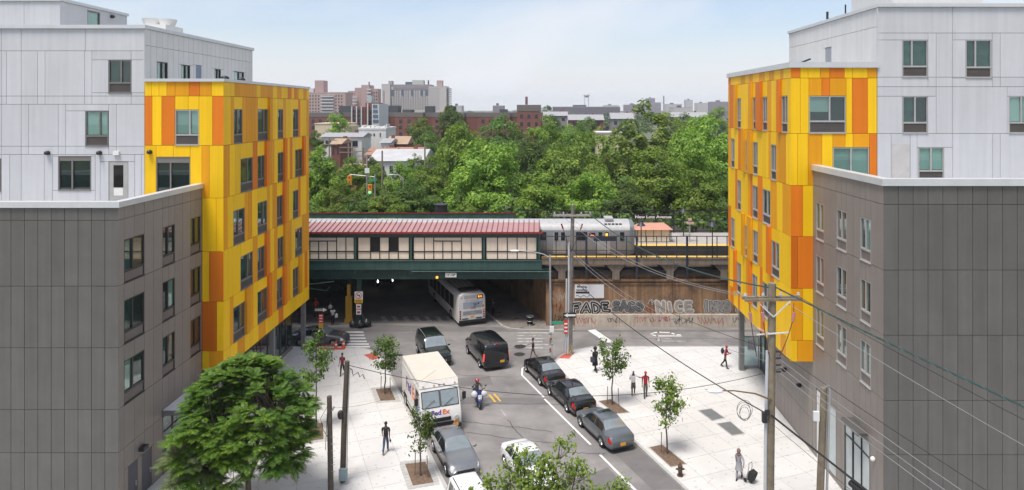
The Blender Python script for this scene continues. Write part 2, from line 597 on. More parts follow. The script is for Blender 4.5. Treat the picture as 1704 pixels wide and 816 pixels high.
fLS = F('x', -20.4, 1); fLF = F('y', 33.6, -1)
zs = [0, 3.3, 5.4, 8.4, 11.4, 14.6, 15.22]
us = [-20.4 - 0.652 * i for i in range(23, -1, -1)]
grid(LB, fLF, BROWN, us, zs)
hl = []
for k, zb in enumerate((5.4, 8.4, 11.4)):
    for j, (a, b) in enumerate(((34.08, 35.84), (37.57, 38.84), (40.6, 41.8))):
        hl.append((a, b, zb, zb + 2.15))
        window(LB, fLS, a, b, zb + .02, zb + 2.15, split=0.45 if j else 0.42, fill=(('t ', 'tc', 'bt')[(k + 2) % 3], (' t', 'tc', ' b')[(k + 1) % 3], ('cc', 'c ', ' c')[k])[j], fr=FRAMED, lv=LOUVL)
hl += [(34.4, 35.25, 0, 2.2), (35.6, 36.55, 0, 2.2), (37.6, 42.0, 0, 3.3)]
grid(LB, fLS, TAUPE, [33.6, 34.08, 34.96, 35.84, 36.7, 37.57, 38.2, 38.84, 39.7, 40.6, 41.2, 41.98], zs, hl)
cp = MB()
cp.box(-36, -20.30, 33.5, 33.95, 15.22, 15.5); cp.box(-20.75, -20.302, 33.952, 41.98, 15.222, 15.498)
cp.build('coping', COPING, LB)
MET = mat('door_metal', (0.075, 0.075, 0.095), 0.5)
for a, b in ((34.4, 35.25), (35.6, 36.55)):
    d = MB(); d.box(*fb(fLS, a + .03, b - .03, 0.02, 2.17, -.09, -.04)); dr = d.build('door', MET, LB)
    h = MB(); h.box(*fb(fLS, b - .16, b - .12, 0.9, 1.15, -.04, .02)); h.build('handle', STEEL, dr)
wp = MB(); wp.box(*fb(fLS, 35.3, 35.75, 2.5, 2.7, 0, .28)); wp.build('wall_light', DARK, LB)
# shop front of the podium under its canopy, and below the overhang
SF = mat('storefront_metal', (0.12, 0.115, 0.11), 0.4, 0.3)
def storefront(parent, f, a, b, z1, step, plinth=0.45):
    st = MB(); st.box(*fb(f, a, b, 0, plinth, -.11, .04)); st.build('plinth', STONE, parent)
    fr = MB()
    xs = span(a, b, step)
    for x in xs:
        fr.box(*fb(f, max(a, x - .035), min(b, x + .035), plinth, z1, -.1, .0))
    for z in (plinth + .02, z1 * 0.72, z1 - .06):
        fr.box(*fb(f, a, b, z - .03, z + .03, -.09, -.005))
    sf = fr.build('storefront', SF, parent)
    for i in range(len(xs) - 1):
        for zl, zh in ((plinth + .05, z1 * .72 - .03), (z1 * .72 + .03, z1 - .09)):
            piece('pane', sf, GL, *fb(f, xs[i] + .035, xs[i + 1] - .035, zl, zh, -.06, -.052))
    return sf
storefront(LB, fLS, 37.6, 41.98, 3.28, 1.1)
storefront(LB, fLS, 42.02, 57.4, 4.12, 1.3)
cn = MB(); cn.box(-20.39, -18.95, 37.5, 43.6, 3.36, 3.62); cn.build('canopy', mat('canopy_metal', (0.14, 0.14, 0.14), .5), LB)
cn = MB(); cn.box(-20.38, -19.0, 37.55, 43.55, 3.621, 3.64); cn.build('canopy_top', mat('canopy_roof', (.62, .63, .64), .6), LB)
po = MB()
for y in (57.2, 50.5): MB().box(-19.62, -19.3, y, y + .32, 0, 4.149).build('post', mat('overhang_post', (.2, .2, .2), .5), LB)

# yellow front and side
fYF = F('y', 42.0, -1); fYS = F('x', -19.1, 1)
yellow_front(LB, fYF, [
    (20.8, 21.68, '-23.9:Y -23.48:Y -23.03:Y -22.55:A -22.05:A -21.2:O -20.55:A -19.84:Y -19.1'),
    (17.8, 20.8, '-23.9:O -23.44:Y -22.86:O -22.05:- -20.6:Y -19.77:O -19.1'),
    (19.97, 20.8, '-22.05:Y -21.25:Y -20.6'),
    (14.6, 17.8, '-23.9:Y -23.2:- -21.13:Y -20.42:A -19.97:Y -19.1'),
    (17.1, 17.8, '-23.2:Y -22.15:Y -21.13'),
    (11.35, 14.6, '-20.4:Y -19.55:Y -19.1'),
    (8.3, 11.35, '-20.4:Y -19.98:O -19.1'),
    (5.3, 8.3, '-20.4:D -19.52:Y -19.1'),
    (4.15, 5.3, '-20.4:Y -19.98:A -19.1')])
window(LB, fYF, -22.04, -20.61, 17.82, 19.96, 0.62, 0.62, 'bb', FRAMEL)
window(LB, fYF, -23.19, -21.14, 14.62, 17.09, 0.42, 0, '  ', FRAME, top=0.35)
odd = [(43.36, 45.05), (47.1, 48.75), (50.6, 51.7), (53.9, 55.1)]
even = [(44.4, 46.3), (47.1, 48.3), (50.75, 51.85), (54.4, 56.0)]
bL = [4.15, 5.3, 8.3, 11.4, 14.6, 17.8, 20.8, 21.68]
yellow_side(LB, fYS, 42.0, 57.7, bL, {1: odd, 2: even, 3: odd, 4: even, 5: [(43.44, 44.69), (47.15, 48.9), (50.76, 51.83), (53.9, 55.1)]}, 5, False, 0.45)
cp = MB(); cp.box(-23.88, -19.02, 41.9, 42.2, 21.68, 21.86); cp.box(-19.4, -19.022, 42.202, 57.78, 21.682, 21.858); cp.build('coping', COPING, LB)

# grey upper storeys and penthouse
whole = [-36, -34.2, -32.6]
hg = [(-26.1, -24.7, 21.0, 23.0), (-27.5, -26.1, 17.75, 19.9), (-29.15, -27.15, 15.07, 17.15), (-26.08, -24.9, 14.4, 16.82), (-34.0, -32.6, 15.0, 17.0)]
grid(LB, fYF, GREY, whole + [-31.4, -27.5, -23.9], [23.55, 24.9], hg)
grid(LB, fYF, GREY, whole + [-32.3, -31.4, -30.4, -29.95, -27.55, -27.1, -24.72, -23.9], [20.3, 20.8, 23.55], hg)
grid(LB, fYF, GREY, whole + [-31.4, -30.95, -29.15, -28.7, -26.08, -25.62, -23.9], [17.25, 17.75, 20.3], hg)
grid(LB, fYF, GREY, whole + [-32.1, -31.4, -30.0, -29.5, -26.9, -26.6, -24.5, -24.1, -23.9], [14.36, 17.25], hg)
window(LB, fYF, -26.09, -24.71, 21.0, 22.98, 0.55, 0.6, 't ', FRAME)
window(LB, fYF, -27.49, -26.11, 17.77, 19.88, 0.62, 0.6, 'bb', FRAME)
window(LB, fYF, -29.14, -27.16, 15.09, 17.14, 0.42, 0, '  ', FRAME, top=.28)
window(LB, fYF, -33.9, -32.62, 15.02, 17.0, 0.5, 0, '  ', FRAME)
d = MB(); d.box(*fb(fYF, -26.06, -24.92, 14.4, 16.8, -.1, -.02)); dr = d.build('door', FRAMEL, LB)
piece('notice', dr, WHITE, *fb(fYF, -25.78, -25.22, 14.75, 15.2, -.02, -.012))
piece('pane', dr, mat('dark_glazing', (.02, .02, .018), .05), *fb(fYF, -25.8, -25.2, 15.25, 16.6, -.02, -.015))
for x, z in ((-29.75, 17.35), (-26.6, 17.35), (-23.55, 17.4)): wall_lamp(LB, x, 42.0, z, (0, -1, 0))
bx = MB(); bx.box(-25.75, -25.4, 41.86, 42, 17.22, 17.45); bx.build('junction_box', WHITE, LB)
fPS = F('x', -23.9, 1)
hp = [(43.4, 44.6, 21.7, 23.0), (46.35, 47.5, 21.7, 23.0), (48.3, 49.1, 21.7, 23.1), (51.1, 52.1, 21.7, 23), (54.4, 56.2, 21.7, 23)]
grid(LB, fPS, PALE, span(42.0, 57.9, 0.66), [21.55, 23.9, 24.9], hp)
for a, b, c, d in hp:
    if b - a > .9: window(LB, fPS, a, b, c + .02, d, .5, 0.0, 'b ', FRAMED)
d = MB(); d.box(*fb(fPS, 48.32, 49.08, 21.6, 23.08, -.1, -.03)); d.build('door', mat('roof_door', (.2, .24, .33), .5), LB)
cp = MB(); cp.box(-36, -23.8, 41.88, 42.3, 24.9, 25.12); cp.box(-24.2, -23.802, 42.302, 58.0, 24.902, 25.118); cp.build('coping', COPING, LB)
for y in (45.5, 48.0):
    v = MB(); v.cyl((-20.6, y, 21.54), (-20.6, y, 21.95), .1); v.ball((-20.6, y, 22.05), .28, (1, 1, .6)); v.build('roof_vent', DARK, LB, 40)
v = MB()
v.box(-29.4, -27.2, 50.5, 53, 24.8, 26.2); v.cyl((-28.8, 51.7, 26.2), (-28.8, 51.7, 26.75), .55, .75); v.cyl((-27.7, 51.7, 26.2), (-27.7, 51.7, 26.7), .5, .68)
v.build('roof_fan', WHITE, LB, 40)
bk = MB(); bk.box(-36, -31.92, 46.12, 53.4, 24.8, 27.1); bk.build('bulkhead', CORE, LB)
bF = F('y', 46.0, -1); bS = F('x', -31.8, 1)
grid(LB, bF, GREY, [-36, -34.2, -31.8], [24.8, 27.2]); grid(LB, bS, GREY, [46.0, 48.8, 50.2, 53.5], [24.8, 27.2], [(48.8, 50.2, 25.6, 27)])
window(LB, bS, 48.82, 50.18, 25.62, 26.98, 0, 0, 'b')
wall_lamp(LB, -31.8, 51.5, 26.9, (1, 0, 0))
cp = MB(); cp.box(-36, -31.7, 45.9, 46.2, 27.2, 27.4); cp.box(-32.1, -31.702, 46.202, 53.6, 27.202, 27.398); cp.build('coping', COPING, LB)
b2 = MB(); b2.box(-40, -36.3, 47, 54, 24.79, 26.9); b2.build('stair_bulkhead', GREY, LB)

# ---------------------------- right building
RB = thing('apartment_building', 'yellow, pale grey and brown panel apartment block on the right, behind the big wooden pole', 'building', (24, 43, 0))
core = MB()
core.box(16.02, 36, 31.92, 39.9, 0, 15.5)
core.box(16.02, 36, 31.922, 32.18, 15.5, 16.5); core.box(16.023, 16.28, 32.18, 39.9, 15.5, 16.501)
core.box(16.021, 36, 39.9, 46.5, 0, 5.5)
core.box(17.12, 36, 46.5, 52.9, 0, 5.5)
core.box(14.72, 19.8, 40.02, 52.9, 5.55, 22.3)
core.box(19.82, 36, 40.025, 54.1, 5.56, 25.8)
core.build('wall_core', CORE, RB)
rf = MB(); rf.box(16.3, 36, 32.2, 39.9, 15.5, 15.55); rf.box(14.9, 19.6, 40.3, 52.7, 22.3, 22.34); rf.box(20, 36, 40.3, 54, 25.8, 25.84)
rf.build('roof', ROOFM, RB)
sof = MB(); sof.box(14.62, 15.98, 39.92, 52.98, 5.42, 5.548); sof.box(15.985, 17.1, 46.52, 52.97, 5.43, 5.548); sof.build('soffit', MATS['soffit_panel'], RB)
fRS = F('x', 15.9, -1); fRF = F('y', 31.8, -1)
zr = [0, 4.1, 6.6, 9.6, 12.6, 15.62, 16.48]
grid(RB, fRF, BROWN, [15.9 + 0.685 * i for i in range(24)], zr)
hr = []
for k, zb in enumerate((6.6, 9.6, 12.6)):
    for j, (a, b) in enumerate(((33.0, 34.1), (35.6, 36.8), (38.4, 39.5))):
        hr.append((a, b, zb, zb + 2.1))
        window(RB, fRS, a, b, zb + .02, zb + 2.1, 0.5, 0.55, (('tt', 'tc', 'b '), (' c', 'ct', 'cc'), ('cc', 'c ', 'c '))[j][k], FRAMEL, LOUVL)
hr += [(33.1, 35.85, 0, 4.0), (36.9, 37.9, 0.3, 3.9), (38.9, 39.5, 0, 4.05)]
grid(RB, fRS, TAUPE, [31.8, 32.4, 33.0, 33.55, 34.1, 34.85, 35.6, 36.2, 36.8, 37.6, 38.4, 38.95, 39.5, 39.98], zr, hr)
grid(RB, fRS, TAUPE, span(40.0, 46.5, .66), [0, 2.0, 4.1, 5.4])
FROST = mat('frosted_glazing', (.44, .5, .5), .18, var=.1, scale=2)
fr = MB()
for u in (33.1, 34.0, 34.93, 35.8): fr.box(*fb(fRS, u, u + .05, .3, 4.0, -.1, .0))
fr.box(*fb(fRS, 33.1, 35.85, 0, .3, -.1, .03)); fr.box(*fb(fRS, 33.1, 35.85, 3.94, 4.0, -.1, -.005)); fr.box(*fb(fRS, 33.15, 35.8, 3.2, 3.25, -.09, -.008))
sf = fr.build('storefront', FRAMED, RB)
for u in (33.15, 34.05, 34.98):
    piece('pane', sf, FROST, *fb(fRS, u, u + .82, .32, 3.19, -.06, -.05)); piece('pane', sf, FROST, *fb(fRS, u, u + .82, 3.26, 3.93, -.06, -.05))
p = piece('storefront', RB, FROST, *fb(fRS, 36.92, 37.88, .32, 3.88, -.1, -.03))
d = MB(); d.box(*fb(fRS, 38.93, 39.47, .02, 4.0, -.09, -.03)); d.build('door', PALE, RB)
lt = MB(); lt.bar((15.6, 33.2, 4.35), (15.6, 35.0, 4.35), .5, .14); lt.build('wall_light', SF, RB)
lt = MB(); lt.ball((15.8, 32.6, 3.5), .12); lt.build('security_camera', WHITE, RB, 60)
for y in (44.3, 41.8): wall_lamp(RB, 15.9, y, 3.3, (-1, 0, 0))
cp = MB(); cp.box(15.8, 36, 31.7, 32.2, 16.48, 16.8); cp.box(15.802, 16.3, 32.202, 39.98, 16.482, 16.798); cp.build('coping', COPING, RB)
# recessed corner entrance
fRE = F('x', 17.0, -1)
storefront(RB, fRE, 46.6, 52.9, 4.3, 1.05, .25)
gn = MB(); gn.box(*fb(fRE, 46.6, 52.9, 4.32, 4.62, -.1, .06)); gn.build('fascia', mat('green_fascia', (.05, .42, .16), .5), RB)
gd = MB(); gd.box(15.75, 17.0, 53.0, 53.06, .05, .35); gd.box(15.75, 15.83, 53.0, 53.06, .35, 2.6); gd.box(16.9, 17.0, 53.0, 53.06, .35, 2.6); gd.box(15.83, 16.9, 53.0, 53.06, 2.5, 2.6)
gdo = gd.build('open_door', STEEL, RB); piece('pane', gdo, GL, 15.84, 16.89, 53.02, 53.03, .36, 2.49)
piece('notice', gdo, mat('poster_grey', (.5, .5, .53), .6), 16.1, 16.75, 52.99, 53.005, 1.5, 2.3)
po = MB(); po.box(15.35, 15.7, 52.5, 52.85, 0, 5.42); po.build('post', MATS['overhang_post'], RB)

fY2 = F('y', 39.9, -1); fYR = F('x', 14.6, -1)
yellow_front(RB, fY2, [
    (21.8, 22.4, '14.6:O 15.15:Y 15.6:Y 16.3:A 16.85:O 17.7:Y 18.15:Y 19.05:A 19.58'),
    (18.6, 21.8, '14.6:Y 15.15:Y 15.65:- 17.8:Y 18.15:O 19.05:Y 19.58'),
    (20.77, 21.8, '15.65:A 16.4:O 16.85:A 17.8'),
    (15.6, 18.6, '14.6:Y 15.0:Y 15.6:A 16.4:Y 17.03:- 19.15:O 19.58'),
    (17.8, 18.6, '17.03:A 17.75:Y 18.2:A 19.15'),
    (12.65, 15.6, '14.6:O 15.3:Y 15.9'),
    (9.65, 12.65, '14.6:D 15.0:O 15.9'),
    (6.65, 9.65, '14.6:A 15.3:Y 15.9'),
    (5.43, 6.65, '14.6:Y 14.98:A 15.9')])
window(RB, fY2, 15.67, 17.78, 18.62, 20.76, 0.56, 0.68, 'h ', FRAMEL)
window(RB, fY2, 17.05, 19.13, 15.62, 17.79, 0.5, 0.3, 'bb', FRAMEL)
bR = [5.43, 6.65, 9.65, 12.65, 15.6, 18.6, 21.8, 22.4]
wr = {5: [(40.4, 41.4), (44.0, 44.9), (45.9, 46.9), (49.7, 50.6)], 4: [(42.35, 43.3), (45.9, 46.9), (47.8, 48.6), (51.3, 52.2)],
      3: [(43.4, 44.9), (45.9, 47.0), (49.7, 50.6)], 2: [(41.8, 43.2), (45.9, 46.9), (47.8, 48.7), (51.3, 52.2)], 1: [(43.4, 44.9), (46.0, 47.1), (49.7, 50.7)]}
yellow_side(RB, fYR, 39.9, 53.0, bR, wr, 11, True, 0.6)
cp = MB(); cp.box(14.5, 19.68, 39.8, 40.1, 22.4, 22.72); cp.box(14.502, 14.95, 40.102, 53.1, 22.402, 22.718); cp.build('coping', COPING, RB)
v19 = 19.6
hg2 = [(21.04, 22.52, 21.85, 24.0), (24.7, 26.2, 21.8, 24.0), (21.05, 22.52, 18.6, 20.75), (27.2, 28.65, 18.6, 20.75), (21.97, 23.45, 15.97, 17.8)]
grid(RB, fY2, GREY, [v19, 23.95, 31, 36], [24.4, 25.9], hg2)
grid(RB, fY2, GREY, [v19, 22.53, 23.0, 23.95, 26.25, 26.7, 31, 36], [21.3, 21.85, 24.4], hg2)
grid(RB, fY2, GREY, [v19, 23.0, 23.95, 27.1, 31, 36], [18.6, 21.3], hg2)
grid(RB, fY2, GREY, [v19, 20.4, 21.5, 21.9, 23.95, 26.25, 26.7, 31, 36], [15.56, 18.6], hg2)
for (a, b, c, d), fl in zip(hg2, ('tt', 'tt', 't ', 'bb', 'bb')): window(RB, fY2, a + .01, b - .01, c + .02, d, .38 if fl == 'tt' else .5, .6 if d < 24.1 and d > 18 else .45, fl, FRAMEL)
piece('door', RB, mat('blank_door', (.5, .48, .47), .6), *fb(fY2, 20.45, 21.45, 15.9, 18.0, 0.001, .03))
fP2 = F('x', 19.7, -1)
grid(RB, fP2, PALE, span(39.9, 54.2, .72), [22.3, 24.8, 25.9], [(46.4, 47.4, 22.3, 24.2)])
d = MB(); d.box(*fb(fP2, 46.42, 47.38, 22.34, 24.18, -.1, -.03)); d.build('door', mat('roof_door_grey', (.3, .32, .36), .5), RB)
cp = MB(); cp.box(19.6, 36, 39.78, 40.2, 25.9, 26.1); cp.box(19.602, 20.05, 40.202, 54.3, 25.902, 26.098); cp.build('coping', COPING, RB)
bk = MB(); bk.box(23.6, 29.6, 46, 52, 25.8, 28.5); bk.build('bulkhead', PALE, RB)
bk = MB(); bk.cyl((19.9, 47.5, 26.1), (19.9, 47.5, 26.7), .08); bk.cyl((20.3, 45.6, 26.1), (20.3, 45.6, 26.9), .05); bk.build('vent_pipe', DARK, RB)
bk = MB(); bk.bar((15.3, 40.3, 22.7), (16.0, 40.6, 22.95), .12, .08); bk.bar((15.3, 40.3, 22.72), (15.3, 40.5, 22.35), .06, .06); bk.build('roof_bracket', DARK, RB)
# ------------------------------------------------------------------ ground, roads, pavements
def flat(name, poly, z, m, parent=None, kind='structure'):
    o = MB().sheet(poly, z).build(name, m, parent)
    if parent is None: tag(o, kind=kind)
    return o

def clip(poly, a, b):
    """keep the part of poly left of the line a->b"""
    out = []
    n = len(poly)
    sd = lambda p: (b[0] - a[0]) * (p[1] - a[1]) - (b[1] - a[1]) * (p[0] - a[0])
    for i in range(n):
        p, q = poly[i], poly[(i + 1) % n]
        sp, sq = sd(p), sd(q)
        if sp >= 0: out.append(p)
        if (sp >= 0) != (sq >= 0):
            t = sp / (sp - sq)
            out.append((p[0] + (q[0] - p[0]) * t, p[1] + (q[1] - p[1]) * t))
    return out

EARTH = mat('earth_and_grass', (0.10, 0.11, 0.06), 0.95, var=0.4, scale=0.03, grime=((0.16, 0.14, 0.10), 0.5, 0.02))
ASPH = mat('asphalt', (0.20, 0.189, 0.183), 0.82, var=0.3, scale=0.35, bump=0.25, bscale=45, spots=(0.9, 0.028, 0.86), grime=((0.26, 0.243, 0.233), 0.50, 0.30))
PATCH = mat('asphalt_patch', (0.15, 0.142, 0.138), 0.85, var=0.2, scale=0.8, bump=0.2, bscale=50)
TAR = mat('tar_seal', (0.05, 0.048, 0.047), 0.6)
CONC = mat('pavement_concrete', (0.57, 0.558, 0.54), 0.8, var=0.06, scale=0.5, rnd=0.03, spots=(1.3, 0.055, 0.72), grime=((0.50, 0.485, 0.46), 0.57, 0.35))
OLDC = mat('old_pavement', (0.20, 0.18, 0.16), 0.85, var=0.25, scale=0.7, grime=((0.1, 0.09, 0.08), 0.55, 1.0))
JOINT = mat('pavement_joint', (0.44, 0.43, 0.41), 0.9)
KERB = mat('kerb_stone', (0.40, 0.39, 0.37), 0.8, var=0.15, scale=2, rnd=0.08)
LINE = mat('road_paint', (0.72, 0.71, 0.69), 0.7, var=0.1, scale=3, grime=((0.3, 0.29, 0.28), 0.6, 2.2))
WORN = mat('worn_road_paint', (0.42, 0.41, 0.40), 0.8, var=0.2, scale=3, grime=((0.2, 0.19, 0.18), 0.48, 2.5))
YLINE = mat('yellow_road_paint', (0.62, 0.36, 0.03), 0.7, var=0.1, grime=((0.2, 0.15, 0.1), 0.6, 3.0))
REDP = mat('red_ramp_mat', (0.48, 0.10, 0.07), 0.8, var=0.12, scale=4)
MULCH = mat('bark_mulch', (0.15, 0.10, 0.068), 0.95, var=0.5, scale=9, bump=0.8, bscale=22)
IRON = mat('cast_iron', (0.06, 0.055, 0.05), 0.6, 0.4, var=0.3, scale=6)

gs = 6000
flat('ground', [(-gs, -800), (gs, -800), (gs, 9000), (-gs, 9000)], -0.06, EARTH)
road = flat('road', [(-90, 4), (90, 4), (90, 116), (-90, 116)], 0.0, ASPH)

LP = [(7.2, 7), (-8.05, 44.5), (-11.9, 54), (-12.25, 54.95), (-12.95, 56.5), (-14.3, 57.5), (-16.5, 57.9), (-60, 57.9), (-60, 7)]
RP = [(19, 6), (60, 6), (60, 58), (4.6, 57.95), (2.9, 57.1), (1.8, 55.8), (1.25, 54.4), (1.3, 53.4), (5.88, 41)]
dr = Vector((-0.41, 1.0)).normalized(); pr = Vector((dr.y, -dr.x))

def pavement(name, poly, keep, step=1.85):
    """concrete bays over a joint bed, laid along the street; each bay a piece"""
    base = MB().prism(poly[::-1] if False else poly, -0.05, 0.118).build(name, JOINT)
    tag(base, kind='structure')
    lim = keep
    n = 0
    for i in range(-40, 45):
        for j in range(-10, 45):
            o = Vector((-8.05, 44.5)) + pr * (i * step) + dr * (j * step)
            o = o - dr * step * 8
            g = 0.012
            c = [o + pr * g + dr * g, o + pr * (step - g) + dr * g, o + pr * (step - g) + dr * (step - g), o + pr * g + dr * (step - g)]
            cell = [(p.x, p.y) for p in c]
            for a, b in zip(lim, lim[1:] + lim[:1]):
                if cell: cell = clip(cell, a, b)
            if len(cell) < 3: continue
            pp = list(poly)
            for a, b in zip(cell, cell[1:] + cell[:1]):
                if pp: pp = clip(pp, a, b)
            if len(pp) < 3: continue
            ar = abs(sum(p[0] * q[1] - q[0] * p[1] for p, q in zip(pp, pp[1:] + pp[:1]))) / 2
            if ar < 0.05: continue
            MB().prism(pp, 0.1185, 0.13 + 0.002 * ((i * 7 + j * 3) % 3 - 1) * 0.5).build('paving_slab', CONC, base)
            n += 1
    return base

left_pave = pavement('left_pavement', LP, [(-20.36, 31), (6, 20), (6, 58.5), (-20.36, 58.5)])
right_pave = pavement('right_pavement', RP, [(-2, 31), (15.88, 31), (15.88, 58.5), (-2, 58.5)])
flat('right_pavement_edge', [(15.9, 46.52), (17.0, 46.52), (17.0, 53.2), (40, 53.2), (40, 57.8), (15.9, 57.8)], 0.131, CONC)
for (a, b) in (((-60, 57.9), (-20.4, 57.9)),):
    flat('left_pavement_edge', [(-60, 50), (-20.4, 50), (-20.4, 57.8), (-60, 57.8)], 0.131, CONC)

def kerb(pts, parent, step=2.4, inside=1):
    for p, q in zip(pts, pts[1:]):
        p, q = Vector(p), Vector(q)
        L = (q - p).length; n = max(1, round(L / step)); d = (q - p).normalized()
        nn = Vector((-d.y, d.x)) * 0.16 * inside
        for k in range(n):
            a = p + d * (L * k / n + 0.008); b = p + d * (L * (k + 1) / n - 0.008)
            poly = [tuple(a - nn * .08), tuple(b - nn * .08), tuple(b + nn), tuple(a + nn)]
            if inside < 0: poly = poly[::-1]
            MB().prism(poly, -0.02, 0.137).build('kerb_stone', KERB, parent)
kerb([(5.4, 11), (-8.05, 44.5), (-11.9, 54), (-12.25, 54.95), (-12.95, 56.5), (-14.3, 57.5), (-16.5, 57.9), (-26, 57.9)], left_pave, inside=1)
kerb([(16, 14), (5.88, 41), (1.3, 53.4), (1.25, 54.4), (1.8, 55.8), (2.9, 57.1), (4.6, 57.95), (22, 58)], right_pave, inside=-1)

# far side of the cross street: the corners beside the underpass
FL = [(-60, 63.25), (-17.2, 63.25), (-16.2, 63.5), (-15.8, 64.2), (-24.8, 86), (-60, 86)]
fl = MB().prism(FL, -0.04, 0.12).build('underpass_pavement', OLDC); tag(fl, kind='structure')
kerb([(-30, 63.25), (-17.2, 63.25), (-16.2, 63.5), (-15.8, 64.2), (-18.3, 70.2)], fl, inside=1)
FR = [(-3.3, 63.4), (-2.6, 62.7), (-1.2, 62.3), (3.3, 62.3), (3.3, 63.9), (1.05, 63.9), (-8.0, 86), (-12.5, 86)]
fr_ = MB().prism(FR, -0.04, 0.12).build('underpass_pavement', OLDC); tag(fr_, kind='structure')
kerb([(-5.6, 69), (-3.3, 63.4), (-2.6, 62.7), (-1.2, 62.3), (3.3, 62.3)], fr_, inside=1)

# painted markings
def mark(name, poly, m, z=0.004):
    return MB().sheet(poly, z).build(name, m, road)
def strip(p, q, w, m, name='lane_line', z=0.004):
    p, q = Vector(p), Vector(q); d = (q - p).normalized(); n = Vector((-d.y, d.x)) * w / 2
    return mark(name, [tuple(p - n), tuple(q - n), tuple(q + n), tuple(p + n)], m, z)
strip((-1.2, 52.0), (0.42, 48.0), .13, LINE); strip((0.46, 47.7), (3.15, 41.2), .14, LINE); strip((3.6, 40.0), (8.6, 27.8), .14, LINE)
mk = MB(); pts = [(-0.15, 53.75), (-0.9, 53.75), (-1.2, 53.35), (-1.2, 52.0)]
for p, q in zip(pts, pts[1:]):
    p, q = Vector(p), Vector(q); d = (q - p).normalized(); n = Vector((-d.y, d.x)) * .065
    mk.sheet([tuple(p - n), tuple(q - n), tuple(q + n), tuple(p + n)], 0.0045)
mk.build('lane_line', LINE, road)
strip((-3.42, 48.45), (-2.9, 47.2), .14, YLINE, 'centre_line'); strip((-3.08, 48.58), (-2.56, 47.33), .14, YLINE, 'centre_line')
strip((-2.45, 46.0), (-2.1, 45.1), .12, WORN, 'centre_line')
for k, (x0, x1, y) in enumerate(((-22, -15.6, 62.0), (-22, -15.3, 61.15), (-22, -15.0, 60.35), (-22, -14.7, 59.55), (-22, -14.35, 58.85), (-22, -14.1, 58.2))):
    mark('crossing_stripe', [(x0, y - .17), (x1, y - .17), (x1 - .1, y + .17), (x0, y + .17)], LINE)
for k in range(6):
    mark('crossing_stripe', [(-1.9 + .05 * k, 61.7 - k * .78), (.9 - (k % 2) * .5, 61.7 - k * .78), (.9 - (k % 2) * .5, 61.95 - k * .78), (-1.9 + .05 * k, 61.95 - k * .78)], WORN)
mark('stop_line', [(4.52, 62.5), (5.2, 62.75), (6.51, 59.3), (5.85, 59.2)], LINE)
# the crossing over the underpass mouth, worn
for k in range(9):
    mark('crossing_stripe', [(-14.6 + k * 1.05, 65.2), (-14.15 + k * 1.05, 65.2), (-14.75 + k * 1.05, 66.7), (-15.2 + k * 1.05, 66.7)], WORN)
bl = MB()
def ribbon(mb, pts, w, z=0.0046):
    pts = [Vector(p) for p in pts]
    for p, q in zip(pts, pts[1:]):
        d = (q - p).normalized(); n = Vector((-d.y, d.x)) * w / 2; e = d * w * .4
        mb.sheet([tuple(p - n - e), tuple(q - n + e), tuple(q + n + e), tuple(p + n - e)], z)
ribbon(bl, [(12.6, 60.95), (10.5, 60.95), (10.1, 61.3), (10.2, 61.75), (10.8, 62.0), (11.9, 61.85), (12.2, 61.3), (12.6, 61.3)], .2)
bl.build('road_lettering', LINE, road)
bl = MB(); ribbon(bl, [(12.7, 59.6), (10.6, 59.6), (10.3, 60.0), (10.7, 60.3), (11.6, 60.2)], .16); bl.build('road_lettering', WORN, road)

# patches, seals and covers in the asphalt
mark('asphalt_patch', [(-7.2, 51.2), (-3.6, 51.7), (-3.2, 50.1), (-6.4, 49.7)], PATCH, 0.002)
mark('asphalt_patch', [(-5.5, 46.9), (0.9, 46.75), (.55, 47.8), (-5.2, 48.0)], PATCH, 0.0021)
mark('asphalt_patch', [(.2, 36.0), (3.9, 38.6), (4.6, 36.9), (6.7, 33.0), (3.0, 32.2)], PATCH, 0.0022)
mark('asphalt_patch', [(-40, 63.2), (-16.5, 63.2), (-15.7, 64.2), (-3.4, 63.4), (-2.5, 62.6), (45, 62.9), (45, 62.0), (-40, 62.2)], PATCH, 0.0018)
mark('asphalt_patch', [(2.7, 44.4), (6.0, 36.4), (7.7, 36.4), (4.2, 45)], PATCH, 0.0023)
tb = MB()
rr = random.Random(3)
for p, q in (((-5.6, 44.5), (.9, 42.9)), ((-5.2, 42.9), (1.6, 41.2)), ((-4.4, 47.0), (3.0, 46.8)), ((-2.0, 44.5), (-.2, 40.5)), ((1.6, 40.3), (3.9, 40.1)), ((-10.4, 52.5), (-2, 51.6)), ((-6, 58.2), (1.0, 57.4)), ((-12, 59.5), (-5, 60.1)), ((8, 60.3), (22, 60.2))):
    p, q = Vector(p), Vector(q); n = 12; pts = [p + (q - p) * (k / n) + Vector((rr.uniform(-.07, .07), rr.uniform(-.09, .09))) for k in range(n + 1)]
    ribbon(tb, pts, .05, 0.0036)
tb.build('tar_seal', TAR, road)

def manhole(x, y, r, label):
    mb = MB(); mb.cyl((x, y, -.03), (x, y, .009), r, n=18); mb.cyl((x, y, .009), (x, y, .013), r * .8, n=18)
    for k in range(-2, 3): mb.box(x - r * .6, x + r * .6, y + k * r * .22 - .02, y + k * r * .22 + .02, .013, .019)
    tag(mb.build('manhole_cover', IRON), label, 'manhole cover', 'round covers in the road by the crossing woman')
manhole(-1.5, 58.25, .5, 'dark round manhole cover in the road farther from the parked cars')
manhole(-1.5, 56.4, .45, 'dark round manhole cover in the road nearer the front parked car')
dm = MB(); dm.box(-11.8, -11.0, 56.0, 56.4, 0, .012)
for k in range(6): dm.box(-11.75 + k * .13, -11.68 + k * .13, 56.04, 56.36, .012, .02)
tag(dm.build('drain_grate', IRON), 'dark drain grate in the road beyond the young tree by the truck', 'drain')

